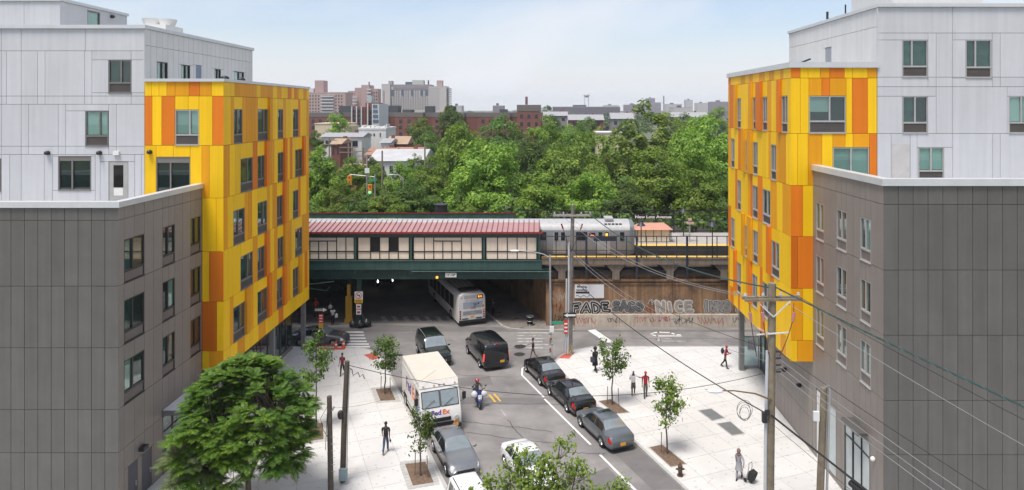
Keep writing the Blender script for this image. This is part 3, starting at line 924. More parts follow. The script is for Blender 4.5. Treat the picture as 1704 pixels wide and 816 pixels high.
for poly, nm, par in (([(1.62, 55.15), (2.5, 55.05), (2.95, 56.35), (2.4, 56.55)], 'red ramp', right_pave), ([(-14.1, 55.9), (-13.3, 56.4), (-12.6, 55.2), (-13.1, 54.7)], 'l', left_pave), ([(-18.2, 57.1), (-16.0, 57.1), (-16.0, 57.6), (-18.2, 57.6)], 'l2', left_pave)):
    tp = MB().prism(poly if nm != 'l' else poly[::-1], .132, .14)
    tp.build('tactile_ramp', REDP, par)

# steel cellar hatches in the right pavement and the pale slabs beside them
HATCH = mat('hatch_plate', (.19, .2, .2), .5, .3, var=.15, scale=8)
def quadbox(name, poly, z0, z1, m, parent): return MB().prism(poly, z0, z1).build(name, m, parent)
for q, lab in ((((10.57, 45.55), (11.11, 44.07), (12.02, 44.46), (11.5, 45.85)), 'grey steel cellar hatch in the pavement, the one farther up the street'), (((11.29, 43.65), (11.81, 42.04), (12.66, 42.32), (12.25, 43.95)), 'grey steel cellar hatch in the pavement nearer the woman with the cart')):
    c = ((q[0][0] + q[2][0]) / 2, (q[0][1] + q[2][1]) / 2)
    t = thing('cellar_hatch', lab, 'hatch', (*c, .13), 'steel hatches in the right pavement')
    mid1 = ((q[0][0] + q[1][0]) / 2, (q[0][1] + q[1][1]) / 2); mid2 = ((q[3][0] + q[2][0]) / 2, (q[3][1] + q[2][1]) / 2)
    e = 0.012
    quadbox('leaf_plate', [q[0], (mid1[0], mid1[1] + e), (mid2[0], mid2[1] + e), q[3]], .125, .145, HATCH, t)
    quadbox('leaf_plate', [(mid1[0], mid1[1] - e), q[1], q[2], (mid2[0], mid2[1] - e)], .125, .145, HATCH, t)
    rim = MB(); ps = [Vector((*p, .137)) for p in q]
    for a, b in zip(ps, ps[1:] + ps[:1]): rim.bar(a, b, .07, .03)
    rim.build('rim', KERB, t)

# planting pits
def pit(poly, label, border):
    c = (sum(p[0] for p in poly) / 4, sum(p[1] for p in poly) / 4)
    t = thing('tree_pit', label, 'tree pit', (*c, .13), 'square planting pits in the pavement')
    ps = [Vector(p) for p in poly]
    a = sum(ps[i].x * ps[(i + 1) % 4].y - ps[(i + 1) % 4].x * ps[i].y for i in range(4))
    if a < 0: ps = ps[::-1]
    s_ = MB()
    n = 9
    rows = []
    for i in range(n + 1):
        row = []
        for j in range(n + 1):
            u, v = i / n, j / n
            p = (ps[0] * (1 - u) + ps[1] * u) * (1 - v) + (ps[3] * (1 - u) + ps[2] * u) * v
            row.append((p.x, p.y, .138 + (0.0 if i in (0, n) or j in (0, n) else random.uniform(.005, .07))))
        rows.append(row)
    s_.rows(rows); s_.build('soil', MULCH, t, 180)
    if border:
        for p, q in zip(ps, ps[1:] + ps[:1]):
            L = (q - p).length; d = (q - p).normalized(); nn = Vector((d.y, -d.x)); k = max(3, round(L / .3))
            for i in range(k + 1):
                a_ = p + d * (L * i / k + .01); b_ = p + d * (L * (i + 1) / k - .01)
                MB().prism([tuple(a_ + nn * .3), tuple(b_ + nn * .3), tuple(b_ + nn * .02), tuple(a_ + nn * .02)], .12, .146).build('edging_stone', KERB, t)
    else:
        e = MB()
        for p, q in zip(ps, ps[1:] + ps[:1]): e.bar((*p, .135), (*q, .135), .05, .03)
        e.build('edging', JOINT, t)
pit([(-11.51, 49.04), (-10.54, 49.29), (-9.7, 47.21), (-10.72, 47.06)], 'mulched pit edged with pale blocks round the young tree beside the delivery truck', True)
pit([(-7.44, 38.69), (-6.33, 38.95), (-5.54, 36.8), (-6.6, 36.47)], 'mulched pit edged with pale blocks beside the silver parked sedan', True)
pit([(4.11, 47.02), (5.02, 47.35), (6.02, 45.25), (5.09, 45.07)], 'earth pit behind the shiny black sedan, without pale edging', False)
pit([(6.52, 40.59), (7.37, 40.95), (8.34, 38.69), (7.37, 38.34)], 'earth pit next to the brown fire hydrant', False)
pit([(-14.4, 43.6), (-13.6, 43.75), (-12.9, 41.6), (-13.7, 41.4)], 'reddish mulched pit behind the two thin poles on the left', True)

# ------------------------------------------------------------------ the railway over the street
GREEN = mat('dark_green_steel', (0.020, 0.052, 0.046), 0.5, var=0.25, scale=1.2, streak=.2)
GREENL = mat('green_steel', (0.035, 0.085, 0.074), 0.5, var=0.2, scale=1.2, streak=.2)
BEIGE = mat('beige_panel', (0.86, 0.73, 0.59), 0.6, var=0.04, rnd=0.03, streak=.05)
BARK = mat('black_mullion', (0.015, 0.016, 0.017), 0.5)
PINK = mat('pink_roof_sheet', (0.37, 0.205, 0.20), 0.45, var=0.1, scale=.8, rnd=.05, streak=.1)
CRIM = mat('crimson_trim', (0.22, 0.025, 0.022), 0.5)
OLDW = mat('old_brown_concrete', (0.26, 0.155, 0.086), 0.85, var=0.3, scale=0.45, bump=.2, bscale=20, streak=.38, grime=((0.10, 0.068, 0.048), 0.50, 0.5))
PALEW = mat('stained_pale_concrete', (0.40, 0.345, 0.285), 0.85, var=0.18, scale=0.8, bump=.15, bscale=20, streak=.2, grime=((0.16, 0.11, 0.08), 0.6, 1.2))
DCONC = mat('dark_concrete', (0.045, 0.040, 0.036), 0.9, var=0.35, scale=.7)  # very dark tone for deck, left abutment, ceiling lining and platform face
NAVY = mat('navy_steel', (0.018, 0.022, 0.034), 0.5)
YEDGE = mat('yellow_platform_edge', (0.72, 0.44, 0.09), 0.7, var=.1)
PLATF = mat('platform_concrete', (0.36, 0.33, 0.3), 0.85, var=.15)

BR = thing('railway_bridge', 'dark green steel railway bridge over the street with a dim underpass', 'bridge', (-10, 63.6, 0))
g = MB()
g.box(-60, 1.2, 63.3, 63.36, 4.5, 5.36); g.box(-60, 1.2, 63.2, 63.5, 4.46, 4.52); g.box(-60, 1.2, 63.18, 63.52, 5.36, 5.42)
for k in range(30): g.box(-40 + k * 1.4, -39.94 + k * 1.4, 63.22, 63.3, 4.52, 5.36)
g.build('girder', GREEN, BR)
g = MB(); g.box(-60, .35, 63.05, 63.16, 5.42, 6.14); g.box(-60, .35, 62.98, 63.2, 6.14, 6.2); g.box(-60, .35, 63.0, 63.2, 5.36, 5.42); g.build('edge_beam', GREENL, BR)
g = MB(); g.tube([(-11.5, 62.95, 5.22), (1.3, 62.95, 5.2)], .05); g.build('conduit', GREENL, BR)
g = MB(); g.box(-60, 60, 63.56, 100, 4.72, 5.2); g.build('deck', DCONC, BR)
g = MB()
for k in range(16): g.box(-60, 20, 65 + k * 2.1, 65.2 + k * 2.1, 4.35, 4.715)
g.build('cross_beam', GREEN, BR)
ab = MB().prism([(1.05, 63.92), (30, 63.95), (30, 100), (-13.7, 100)], 0, 4.715); ab.build('abutment', OLDW, BR)
ab = MB().prism([(-45, 66), (-26.5, 66), (-40, 100), (-45, 100)], 0, 4.715); ab.build('abutment', DCONC, BR)
YMAC = mat('yellow_guard', (.55, .30, .03), .6)
for i, (x, y) in enumerate(((-16.45, 63.75), (-19.0, 70), (-21.5, 76), (-24, 82), (-25.2, 63.75))):
    c = MB(); c.box(x - .2, x + .2, y - .2, y - .16, 0, 4.45); c.box(x - .2, x + .2, y + .16, y + .2, 0, 4.45); c.box(x - .03, x + .03, y - .16, y + .16, 0, 4.45)
    c.box(x - .35, x + .35, y - .35, y + .35, 0, .25)
    c.build('column', GREEN, BR)
c = MB(); c.box(-17.9, -17.3, 64.3, 64.5, .2, 2.6); c.box(-17.75, -17.45, 64.3, 64.5, 2.6, 3.7); c.box(-17.98, -17.22, 64.25, 64.55, .1, .5); c.build('yellow_brace', YMAC, BR)
cs = MB(); cs.box(-8.43, -7.42, 63.0, 63.04, 4.68, 5.08); cso = cs.build('clearance_plate', WHITE, BR)
text("11'-10\"", .3, BARK, cso, (-7.93, 62.995, 4.88), name='lettering', bold=.01)
lb = MB(); lb.box(-9.3, -9.1, 63.0, 63.18, 4.56, 4.74); lb.build('warning_lamp', emit('amber_lamp', (.9, .45, .05), .7), BR)
pp = MB(); pp.tube([(-24, 62.9, 4.0), (-20.5, 62.9, 4.1), (-18.6, 62.95, 4.3)], .05); pp.tube([(-24, 62.8, 3.85), (-20.8, 62.8, 3.75), (-19.2, 62.8, 3.5), (-18.9, 62.9, 3.9)], .02); pp.build('drain_pipe', GREENL, BR)

# station building on the bridge
ST = thing('train_station', 'beige panelled station gallery with a pink ribbed metal roof on the bridge', 'station', (-16, 63.5, 6.2))
zb, zm, zt = 6.2, 6.96, 8.27
wb = MB(); wb.box(-60, .17, 63.5, 63.6, 6.2, 8.7); wb.box(.05, .17, 63.6, 66.5, 6.2, 8.7); wb.build('back_wall', BARK, ST)
def bay(x0, x1, vs, low=None, dark=()):
    """vs: mullion lines; low: (a, b) span whose upper panes have an extra rail; dark: panes standing open"""
    bars = MB()
    for z in (zb + .03, zm, zt): bars.box(x0, x1, 63.33, 63.45, z - .035, z + .035)
    mids = [v for v in vs if low is None or not (low[0] + .05 < v < low[1] - .05)]
    for v in vs:
        bars.box(v - .03, v + .03, 63.335, 63.452, zb + .066, zm - .036)
        bars.box(v - .03, v + .03, 63.336, 63.453, zm + .036, zt - .036 if v in mids else zt - .36)
    if low: bars.box(low[0], low[1], 63.334, 63.454, zt - .39, zt - .33)
    bars.build('mullion', BARK, ST)
    for a, b in zip(vs, vs[1:]):
        piece('panel', ST, BEIGE, a + .035, b - .035, 63.40, 63.49, zb + .07, zm - .04)
        inlow = low and a > low[0] - .05 and b < low[1] + .05
        if any(abs(a - d) < .05 for d in dark): continue
        piece('panel', ST, BEIGE, a + .035, b - .035, 63.40, 63.49, zm + .04, (zt - .395) if inlow else zt - .04)
    if low: piece('panel', ST, BEIGE, low[0] + .035, low[1] - .035, 63.40, 63.49, zt - .325, zt - .04)
bay(-16.6, -11.75, [-16.5, -15.35, -14.5, -13.65, -12.8, -11.8], None, (-15.35, -13.65))
bay(-11.5, -5.05, [-11.4, -10.4, -9.55, -8.72, -7.88, -7.0, -6.1, -5.12], (-9.55, -7.0))
bay(-4.8, .1, [-4.75, -3.7, -2.8, -1.9, -1.02, -.1], None)
bay(-23.2, -16.8, [-23.1, -22.2, -21.85, -20.9, -20.1, -19.3, -18.45, -17.6, -16.85], (-21.85, -18.45))
bay(-30, -23.4, [-29.9, -28.9, -27.9, -26.9, -25.9, -24.9, -23.5], None)
for x in (-30.1, -23.3, -16.7, -11.62, -4.93, .12):
    c = MB(); c.box(x - .1, x + .1, 63.2, 63.33, 4.9, 8.6); c.build('column', GREENL, ST)
pipe = MB(); pipe.cyl((-.1, 63.1, 5.4), (-.1, 63.1, 8.5), .06); pipe.build('downpipe', GREENL, ST)
hd = MB(); hd.box(-60, .25, 63.25, 63.5, 8.31, 8.62); hd.build('header', GREENL, ST)
# people of the gallery are only the dark openings; roof: sheets with standing seams
sl = math.atan2(9.32 - 8.78, 66.4 - 63.1)
L = math.hypot(9.32 - 8.78, 66.4 - 63.1)
shm = MB(); shm.box(-.2425, .2425, -L / 2, L / 2, -.02, .02); shm.box(.185, .26, -L / 2, L / 2, .02, .085, 1)
shm_ = shm.mesh('roof_sheet', [PINK, mat('pink_seam', (.20, .05, .052), .5)])
for k in range(72):
    o = bpy.data.objects.new('roof_sheet', shm_)
    link(o, ST, (.15 - .485 * k - .24, 64.75, 9.05)); o.rotation_euler = (sl, 0, 0)
gt = MB(); gt.box(-60, .45, 62.98, 63.12, 8.62, 8.80); gt.build('gutter', CRIM, ST)
gt = MB(); gt.box(-60, .42, 66.40, 66.55, 9.2, 9.36); gt.build('ridge_flashing', mat('pale_flashing', (.36, .30, .29), .5), ST)
sf = MB(); sf.box(-60, .4, 63.12, 66.4, 8.58, 8.62); sf.build('ceiling_lining', DCONC, ST)

# rear platform canopy
RC = thing('platform_canopy', 'long dark green platform canopy with a thin crimson edge behind the station roof', 'canopy', (-16, 73, 6.4))
c = MB(); c.box(-60, -2.4, 71.7, 71.8, 8.72, 9.2); c.build('fascia', GREENL, RC)
c = MB(); c.extrude_y([(0, 0), (1, 0), (1, 1)], 0, 1) if False else None
c.add([(-60, 71.62, 9.2), (-2.35, 71.62, 9.2), (-2.35, 75.2, 8.35), (-60, 75.2, 8.35), (-60, 71.62, 9.29), (-2.35, 71.62, 9.29), (-2.35, 75.2, 8.44), (-60, 75.2, 8.44)], [(0, 3, 2, 1), (4, 5, 6, 7), (0, 1, 5, 4), (1, 2, 6, 5), (2, 3, 7, 6), (3, 0, 4, 7)]); c.build('roof', CRIM, RC)
for x in (-30, -23, -16, -9, -3): MB().box(x - .1, x + .1, 73.4, 73.6, 6.4, 8.3).build('post', GREEN, RC)

# retaining wall, platform beam with corbels
RW = thing('retaining_wall', 'brown concrete retaining wall with graffiti along the cross street', 'wall', (20, 63.9, 0))
w = MB(); w.box(.75, 12.45, 63.78, 63.9, 0, 4.15); w.box(12.47, 24.4, 63.781, 63.9, 0, 4.15); w.box(24.42, 46, 63.78, 63.9, 0, 4.15); w.build('wall_face', OLDW, RW)
w = MB(); w.box(.7, 46, 63.6, 63.95, 4.155, 4.36); w.box(.7, 46, 63.68, 63.95, 3.86, 4.0); w.build('string_course', OLDW, RW)
for a, b in ((3.4, 13.0), (13.04, 24.2), (24.24, 35), (35.04, 46)):
    w = MB(); w.add([(a, 63.35, 0), (b, 63.35, 0), (b, 63.77, 0), (a, 63.77, 0), (a, 63.5, 1.1), (b, 63.5, 1.1), (b, 63.77, 1.14), (a, 63.77, 1.14)], [(0, 3, 2, 1), (4, 5, 6, 7), (0, 1, 5, 4), (1, 2, 6, 5), (2, 3, 7, 6), (3, 0, 4, 7)])
    w.build('base_ledge', PALEW, RW)
w = MB(); w.box(.75, 1.25, 63.5, 63.77, 0, 4.15); w.build('corner_pier', OLDW, RW)
PB = thing('platform_edge', 'long concrete platform beam on corbels above the graffiti wall', 'platform', (20, 63.6, 4.4))
w = MB(); w.box(.35, 46, 63.15, 64.3, 5.8, 6.3); w.box(.35, 46, 63.1, 63.3, 6.3, 6.36); w.build('beam', mat('platform_beam', (.185, .15, .12), .85, var=.2, streak=.25), PB)
w = MB(); w.box(.35, 46, 63.45, 64.3, 6.302, 6.37); w.build('edge_strip', YEDGE, PB)
w = MB(); w.box(.75, 46, 65.0, 65.1, 4.36, 5.8); w.build('back_wall', OLDW, PB)
w = MB(); w.box(.75, 46, 64.5, 64.7, 4.75, 5.1); w.build('pipe_run', BARK, PB)
for k in range(9):
    x = 2.2 + 4.96 * k
    w = MB(); w.extrude_y([(x - .32, 4.37), (x + .32, 4.37), (x + .32, 5.1), (x + 1.0, 5.799), (x - 1.0, 5.799), (x - .32, 5.1)], 63.35, 65.0)
    w.build('corbel', MATS['platform_beam'], PB)
w = MB(); w.box(.35, 60, 64.3, 68.88, 5.2, 5.3); w.build('track_bed', mat('ballast', (.07, .058, .048), .95, var=.4, scale=5, bump=.5), PB)
for y in (65.9, 67.35): MB().box(-50, 60, y - .04, y + .04, 5.3, 5.46).build('rail', IRON, PB)
FP = thing('platform', 'far station platform with a yellow edge strip beside the halted train', 'platform', (20, 72, 5.2))
w = MB(); w.box(-60, 60, 68.9, 76.4, 5.2, 6.38); w.build('deck', PLATF, FP)
w = MB(); w.box(-60, 60, 68.88, 69.75, 6.381, 6.392); w.build('edge_strip', YEDGE, FP)
w = MB(); w.box(-60, 60, 68.86, 68.899, 5.2, 6.36); w.build('platform_face', DCONC, FP)

# graffiti and tags
GB = mat('black_spray', (.02, .02, .022), .7, var=.3); GWt = mat('white_spray', (.55, .54, .52), .7, var=.15, scale=3)
GGy = mat('grey_spray', (.42, .40, .38), .7, var=.15); GR = mat('red_spray', (.30, .035, .03), .7, var=.3); GT = mat('teal_spray', (.2, .3, .31), .7)
yw = 63.775
def arc(cx, cz, rx, rz, a0, a1, n=7):
    return [(cx + rx * math.cos(R(a0 + (a1 - a0) * i / n)), cz + rz * math.sin(R(a0 + (a1 - a0) * i / n))) for i in range(n + 1)]
STROKES = {'F': [[(.15, 0), (.12, .5), (.15, .95), (.85, 1.0)], [(.15, .5), (.65, .55)]], 'A': [[(.05, 0), (.3, .6), (.5, 1.0), (.75, .5), (.95, 0)], [(.25, .35), (.78, .38)]],
 'D': [[(.15, 0), (.15, 1.0)], [(.15, 1.0)] + arc(.3, .5, .6, .5, 80, -80) + [(.15, 0)]], 'E': [[(.85, .98), (.2, .95), (.15, .5), (.2, .03), (.9, 0)], [(.15, .5), (.7, .5)]],
 'S': [arc(.5, .74, .36, .26, 30, 250) + arc(.5, .26, .36, .26, 70, -150)], 'G': [arc(.5, .5, .42, .5, 50, 330) + [(.9, .45), (.55, .45)]],
 'N': [[(.1, 0), (.15, 1.0), (.85, .05), (.9, 1.0)]], 'i': [[(.5, 0), (.5, .65)], [(.5, .92), (.52, .95)]], 'C': [arc(.55, .5, .42, .5, 55, 305)], 'e': [[(.15, .45), (.85, .5)] + arc(.5, .5, .38, .48, 0, 310)],
 'I': [[(.5, 0), (.45, .5), (.52, 1.0)]], 'K': [[(.15, 0), (.15, 1.0)], [(.85, 1.0), (.2, .45), (.9, 0)]], 'J': [[(.75, 1.0), (.72, .3)] + arc(.42, .28, .3, .28, 0, -170)], 'M': [[(.05, 0), (.15, .95), (.5, .4), (.85, .95), (.98, 0)]]}
def throwup(body, x, z, size, fill, line, halo, sx=1.0, fat=.2):
    """fat hand sprayed letters: halo, outline and fill, each letter leaning its own way"""
    r = random.Random(len(body) * 7 + int(x * 10)); n = len(body)
    w = size * .62 * sx; x0 = x - w * n / 2
    q = 0
    for g, m_, d in ((fat + .26, halo, .003), (fat + .11, line, .016), (fat, fill, .030), (fat * .22, halo if fill is GB else line, .044)):
        mb = MB(); rr_ = random.Random(len(body) * 7 + int(x * 10)); q = 0
        for k, ch in enumerate(body):
            lean, hh, up_ = rr_.uniform(-.16, .16), rr_.uniform(.85, 1.08), rr_.uniform(-.07, .07)
            for st in STROKES[ch]:
                P_ = [Vector((x0 + (k + .06 + .88 * u + lean * (v - .5)) * w + rr_.uniform(-.03, .03), 0, z + up_ + (v - .5) * size * hh * .72 + rr_.uniform(-.03, .03))) for u, v in st]
                for i, p in enumerate(P_):
                    q += 1; y = yw - d - .00004 * q; hw = g / 2 * rr_.uniform(.88, 1.15)
                    mb.add([(p.x + hw * math.cos(t_ * .6283), y, p.z + hw * math.sin(t_ * .6283)) for t_ in range(10)], [tuple(range(10))])
                    if i:
                        o = P_[i - 1]; dd = p - o
                        if dd.length < 1e-4: continue
                        nn = Vector((-dd.z, 0, dd.x)).normalized() * g / 2; q += 1; y = yw - d - .00004 * q
                        mb.add([(v.x, y, v.z) for v in (o - nn, p - nn, p + nn, o + nn)], [(0, 1, 2, 3)])
        mb.build('graffiti', m_, RW)
throwup('FADE', 4.9, 1.72, 1.1, GB, GB, GWt, 1.3, .22)
throwup('SAGe', 8.3, 1.78, 1.15, mat('smoke_spray', (.20, .20, .205), .7, var=.3), GB, GGy, 1.0, .20)
throwup('NiCE', 12.6, 1.76, 1.15, mat('tan_spray', (.30, .25, .20), .8, var=.2), GGy, GWt, 1.2, .19)
throwup('INKS', 16.5, 1.76, 1.15, GGy, GB, GGy, .9, .18)
throwup('JiM', 19.5, 1.78, 1.25, GWt, GB, GGy, 1.0, .2)
def scribble(x0, x1, z0, z1, m, y, seed, w=.03, n=26):
    r = random.Random(seed); mb = MB(); p = None
    for k in range(n):
        t = k / (n - 1)
        q = Vector((x0 + (x1 - x0) * t + r.uniform(-.18, .18), 0, (z0 + z1) / 2 + (z1 - z0) / 2 * math.sin(k * 2.1 + r.uniform(-.6, .6))))
        if p is not None and r.random() > .12:
            d = (q - p).normalized(); nn = Vector((-d.z, 0, d.x)) * w
            yy = lambda v: y(v.z)
            mb.add([(v.x, yy(v), v.z) for v in (p - nn, q - nn, q + nn, p + nn)], [(0, 1, 2, 3)])
        p = q
    mb.build('tag_scrawl', m, RW)
led = lambda z: 63.35 + .15 * z / 1.1 - .006
wal = lambda z: yw - .003
for k, (a, b, z0, z1, m) in enumerate(((3.5, 5.2, .35, .9, GR), (9, 10.8, .4, .95, GR), (14.7, 17.0, .3, .9, GR), (20.4, 23.2, .35, .9, GR), (11, 12.2, .5, 1.0, GR), (12.2, 14.4, .3, .9, GB), (6.3, 7.6, .4, .9, GB), (22.8, 23.8, .5, 1, YMAC), (18, 19, .4, .9, GB), (24.5, 26, .3, .9, GB))):
    scribble(a, b, z0, z1, m, led, k, .02, 22)
for k, (a, b, z0, z1, m) in enumerate(((1.3, 3.0, 1.3, 2.1, GR), (1.2, 3.1, 2.3, 3.1, GGy), (1.3, 3.1, .2, 1.1, GB), (10.0, 11.1, 1.2, 1.9, GR), (10.2, 11.6, 1.9, 2.5, GWt))):
    scribble(a, b, z0, z1, m, wal, 40 + k, .02, 24)
bn = thing('billboard', 'white poster board with black writing high on the graffiti wall', 'poster board', (4.75, 63.7, 2.6))
b = MB(); b.box(3.4, 6.1, 63.68, 63.77, 2.6, 3.85); b.build('board', mat('poster_white', (.66, .67, .70), .6, var=.03), bn)
text('Moving,\nnonstop.', .3, GB, bn, (4.08, 63.675, 3.5), align='CENTER', bold=.008)
b = MB(); b.box(3.5, 4.75, 63.67, 63.678, 3.02, 3.2); b.build('black_bar', GB, bn)
b = MB(); pts = [Vector((3.5 + i * .1, 63.672, 2.78 + .09 * math.sin(i * 1.1))) for i in range(14)]; b.tube(pts, .018, 4); b.build('doodle', GB, bn)

# navy railing on the platform edge, with thick posts
FE = thing('fence', 'navy steel railing along the platform edge above the graffiti wall', 'railing', (12, 63.22, 6.3))
for z, h in ((8.38, .06), (7.1, .05), (6.42, .05)):
    MB().box(.4, 30, 63.17, 63.27, z - h / 2, z + h / 2).build('rail', NAVY, FE)
for k in range(32):
    x = .75 + .92 * k
    if k % 5 == 4:
        MB().box(x - .09, x + .09, 63.04, 63.16, 4.5, 8.42).build('post', NAVY, FE)
    else:
        MB().box(x - .035, x + .035, 63.18, 63.26, 6.445, 8.35).build('baluster', NAVY, FE)
MB().box(5.1, 7.2, 63.14, 63.168, 7.95, 8.34).build('name_band', NAVY, FE)
BF = thing('fence', 'black mesh fence along the back of the far platform', 'fence', (15, 76.2, 6.4))
for x in range(-1, 28, 2): MB().box(x - .05, x + .05, 76.15, 76.25, 6.4, 8.9).build('post', BARK, BF)
for z in (6.6, 7.7, 8.85): MB().box(-2, 28, 76.12, 76.15, z - .04, z + .04).build('rail', BARK, BF)
mb = MB()
for i in range(120): mb.bar((-2 + i * .25, 76.2, 6.5), (-2 + i * .25 + 2.3, 76.2, 8.85), .015, .015); mb.bar((i * .25, 76.21, 6.5), (i * .25 - 2.3, 76.21, 8.85), .015, .015)
mb.build('wire_mesh', BARK, BF)

def platform_lamp(x, y, z0, z1, label):
    t = thing('platform_lamp', label, 'lamp post', (x, y, z0), 'black bell shaded lamps on the platforms')
    MB().cyl((x, y, z0), (x, y, z1 + .35), .06, .04, 8).build('pole', BARK, t)
    m = MB(); m.cyl((x, y, z1 - .12), (x, y, z1 + .22), .42, .12, 12); m.cyl((x, y, z1 + .22), (x, y, z1 + .4), .12, .05, 8); m.build('shade', NAVY, t, 40)
    MB().ball((x, y, z1 - .1), .16).build('bulb', mat('lamp_globe', (.6, .6, .55), .3), t, 180)
platform_lamp(9.47, 63.35, 6.36, 9.45, 'black bell lamp post on the railing left of the platform shelter roof')
platform_lamp(16.0, 63.35, 6.36, 9.45, 'black bell lamp post on the railing nearest the right building')
platform_lamp(15.6, 74, 6.38, 9.15, 'black bell lamp post at the back of the far platform')
cm = thing('camera_post', 'pale thin post with a small box on top, standing on the far platform', 'post', (15.6, 71, 6.39))
MB().cyl((15.6, 71, 6.39), (15.6, 71, 8.6), .07).build('pole', STEEL, cm)
m = MB(); m.box(15.3, 16.0, 70.8, 71.2, 8.2, 8.4); m.box(15.45, 15.8, 70.85, 71.15, 8.55, 8.75); m.build('box', mat('beige_box', (.5, .36, .28), .6), cm)
sh = thing('platform_shelter', 'small beige shelter with a coral hipped roof on the far platform', 'shelter', (11.8, 71.5, 6.39))
for i in range(4): piece('panel', sh, BEIGE, 10.3 + i * .8, 11.06 + i * .8, 70.8, 70.88, 6.45, 7.65)
MB().box(10.25, 13.5, 72.4, 72.5, 6.4, 7.7).build('back_wall', BEIGE, sh)
for x in (10.22, 11.05, 11.85, 12.65, 13.5): MB().box(x - .04, x + .04, 70.75, 70.9, 6.39, 7.7).build('post', mat('sage_post', (.2, .27, .2), .6), sh)
m = MB(); m.add([(9.9, 70.4, 7.7), (13.8, 70.4, 7.7), (13.8, 72.8, 7.7), (9.9, 72.8, 7.7), (10.6, 71.3, 8.2), (13.1, 71.3, 8.2), (13.1, 71.9, 8.2), (10.6, 71.9, 8.2)], [(0, 3, 2, 1), (4, 5, 6, 7), (0, 1, 5, 4), (1, 2, 6, 5), (2, 3, 7, 6), (3, 0, 4, 7)])
m.build('roof', mat('coral_roof', (.50, .24, .17), .6, var=.1), sh)
sg = thing('station_sign', 'long black station name board with white letters above the platform shelter', 'sign', (12.2, 73.1, 6.39))
MB().box(10.0, 14.4, 73.1, 73.2, 8.35, 8.85).build('board', BARK, sg)
for x in (10.3, 14.1): MB().cyl((x, 73.2, 6.39), (x, 73.2, 8.35), .05).build('post', BARK, sg)
text('New Lots Avenue', .42, WHITE, sg, (12.2, 73.09, 8.6), bold=.012, sx=1.25)

# subway train
TR = thing('subway_train', 'silver subway car halted at the platform, its end just past the wooden pole', 'train', (-8, 66.7, 5.46))
STL = mat('stainless_side', (.30, .30, .32), .38, .55, var=.08, scale=.8, streak=.1); STW = mat('train_roof', (.40, .40, .40), .5, .1, var=.08, streak=.12)
DG = mat('dark_train_glass', (.015, .018, .02), .08)
prof = [(65.25, 6.25), (65.2, 6.6), (65.22, 8.55), (65.35, 8.95), (65.9, 9.3), (66.7, 9.42), (67.5, 9.3), (68.05, 8.95), (68.2, 8.5), (68.2, 6.25)]
b = MB()
ends = [(-48, 1.0), (8.6, 1.0), (9.0, .96), (9.15, .88)]
b.rows([[(x, 66.7 + (y - 66.7) * s, 7.8 + (z - 7.8) * s) for y, z in prof] for x, s in ends], True)
b.f.append(tuple(range(3 * len(prof), 4 * len(prof)))); b.m.append(0)
b.build('body', STL, TR, 35)
b = MB(); b.rows([[(x, 66.7 + (y - 66.7) * 1.012, z + .012) for y, z in prof[2:9]] for x in (-48, 8.7)]); b.build('roof', STW, TR, 50)
b = MB(); b.box(-48, 8.7, 65.4, 68, 5.75, 6.25); b.build('undercarriage', BLACK, TR)
def tw(x0, x1, z0, z1, m=DG, n='window', d=0.0): return piece(n, TR, m, x0, x1, 65.165 - d, 65.2, z0, z1)
for x in (1.45, 5.6, -3.2, -9, -14):
    d1 = piece('door', TR, mat('train_door', (.46, .46, .48), .3, .6), x, x + .6, 65.18, 65.2, 6.35, 8.5); d2 = piece('door', TR, MATS['train_door'], x + .62, x + 1.22, 65.18, 65.2, 6.35, 8.5)
    for a in (x + .12, x + .74):
        tw(a, a + .36, 7.62, 8.4, d=.02)
tw(3.6, 4.65, 7.65, 8.42); tw(-1.8, .8, 7.65, 8.42); tw(7.75, 8.15, 7.6, 8.4); tw(4.85, 5.4, 8.0, 8.35, n='destination_sign'); piece('sign_text', TR, emit('orange_led', (.8, .15, .03), .8), 4.95, 5.3, 65.155, 65.165, 8.05, 8.15)
piece('route_bullet', TR, emit('amber_led', (.9, .45, .05), .8), 6.38, 6.6, 65.135, 65.145, 7.95, 8.3)
b = MB(); b.box(6.4, 7.2, 65.8, 67.5, 9.38, 9.6); b.build('air_conditioner', STW, TR)
sb = MB()
for k in range(5): sb.box(6.3 + k * .35, 6.55 + k * .35, 65.42, 65.6, 9.12, 9.17)
sb.build('roof_vent', DARK, TR)
b = MB(); b.ball((9.05, 65.9, 6.6), .12); b.ball((9.05, 67.5, 6.6), .12); b.build('headlight', WHITE, TR, 180)
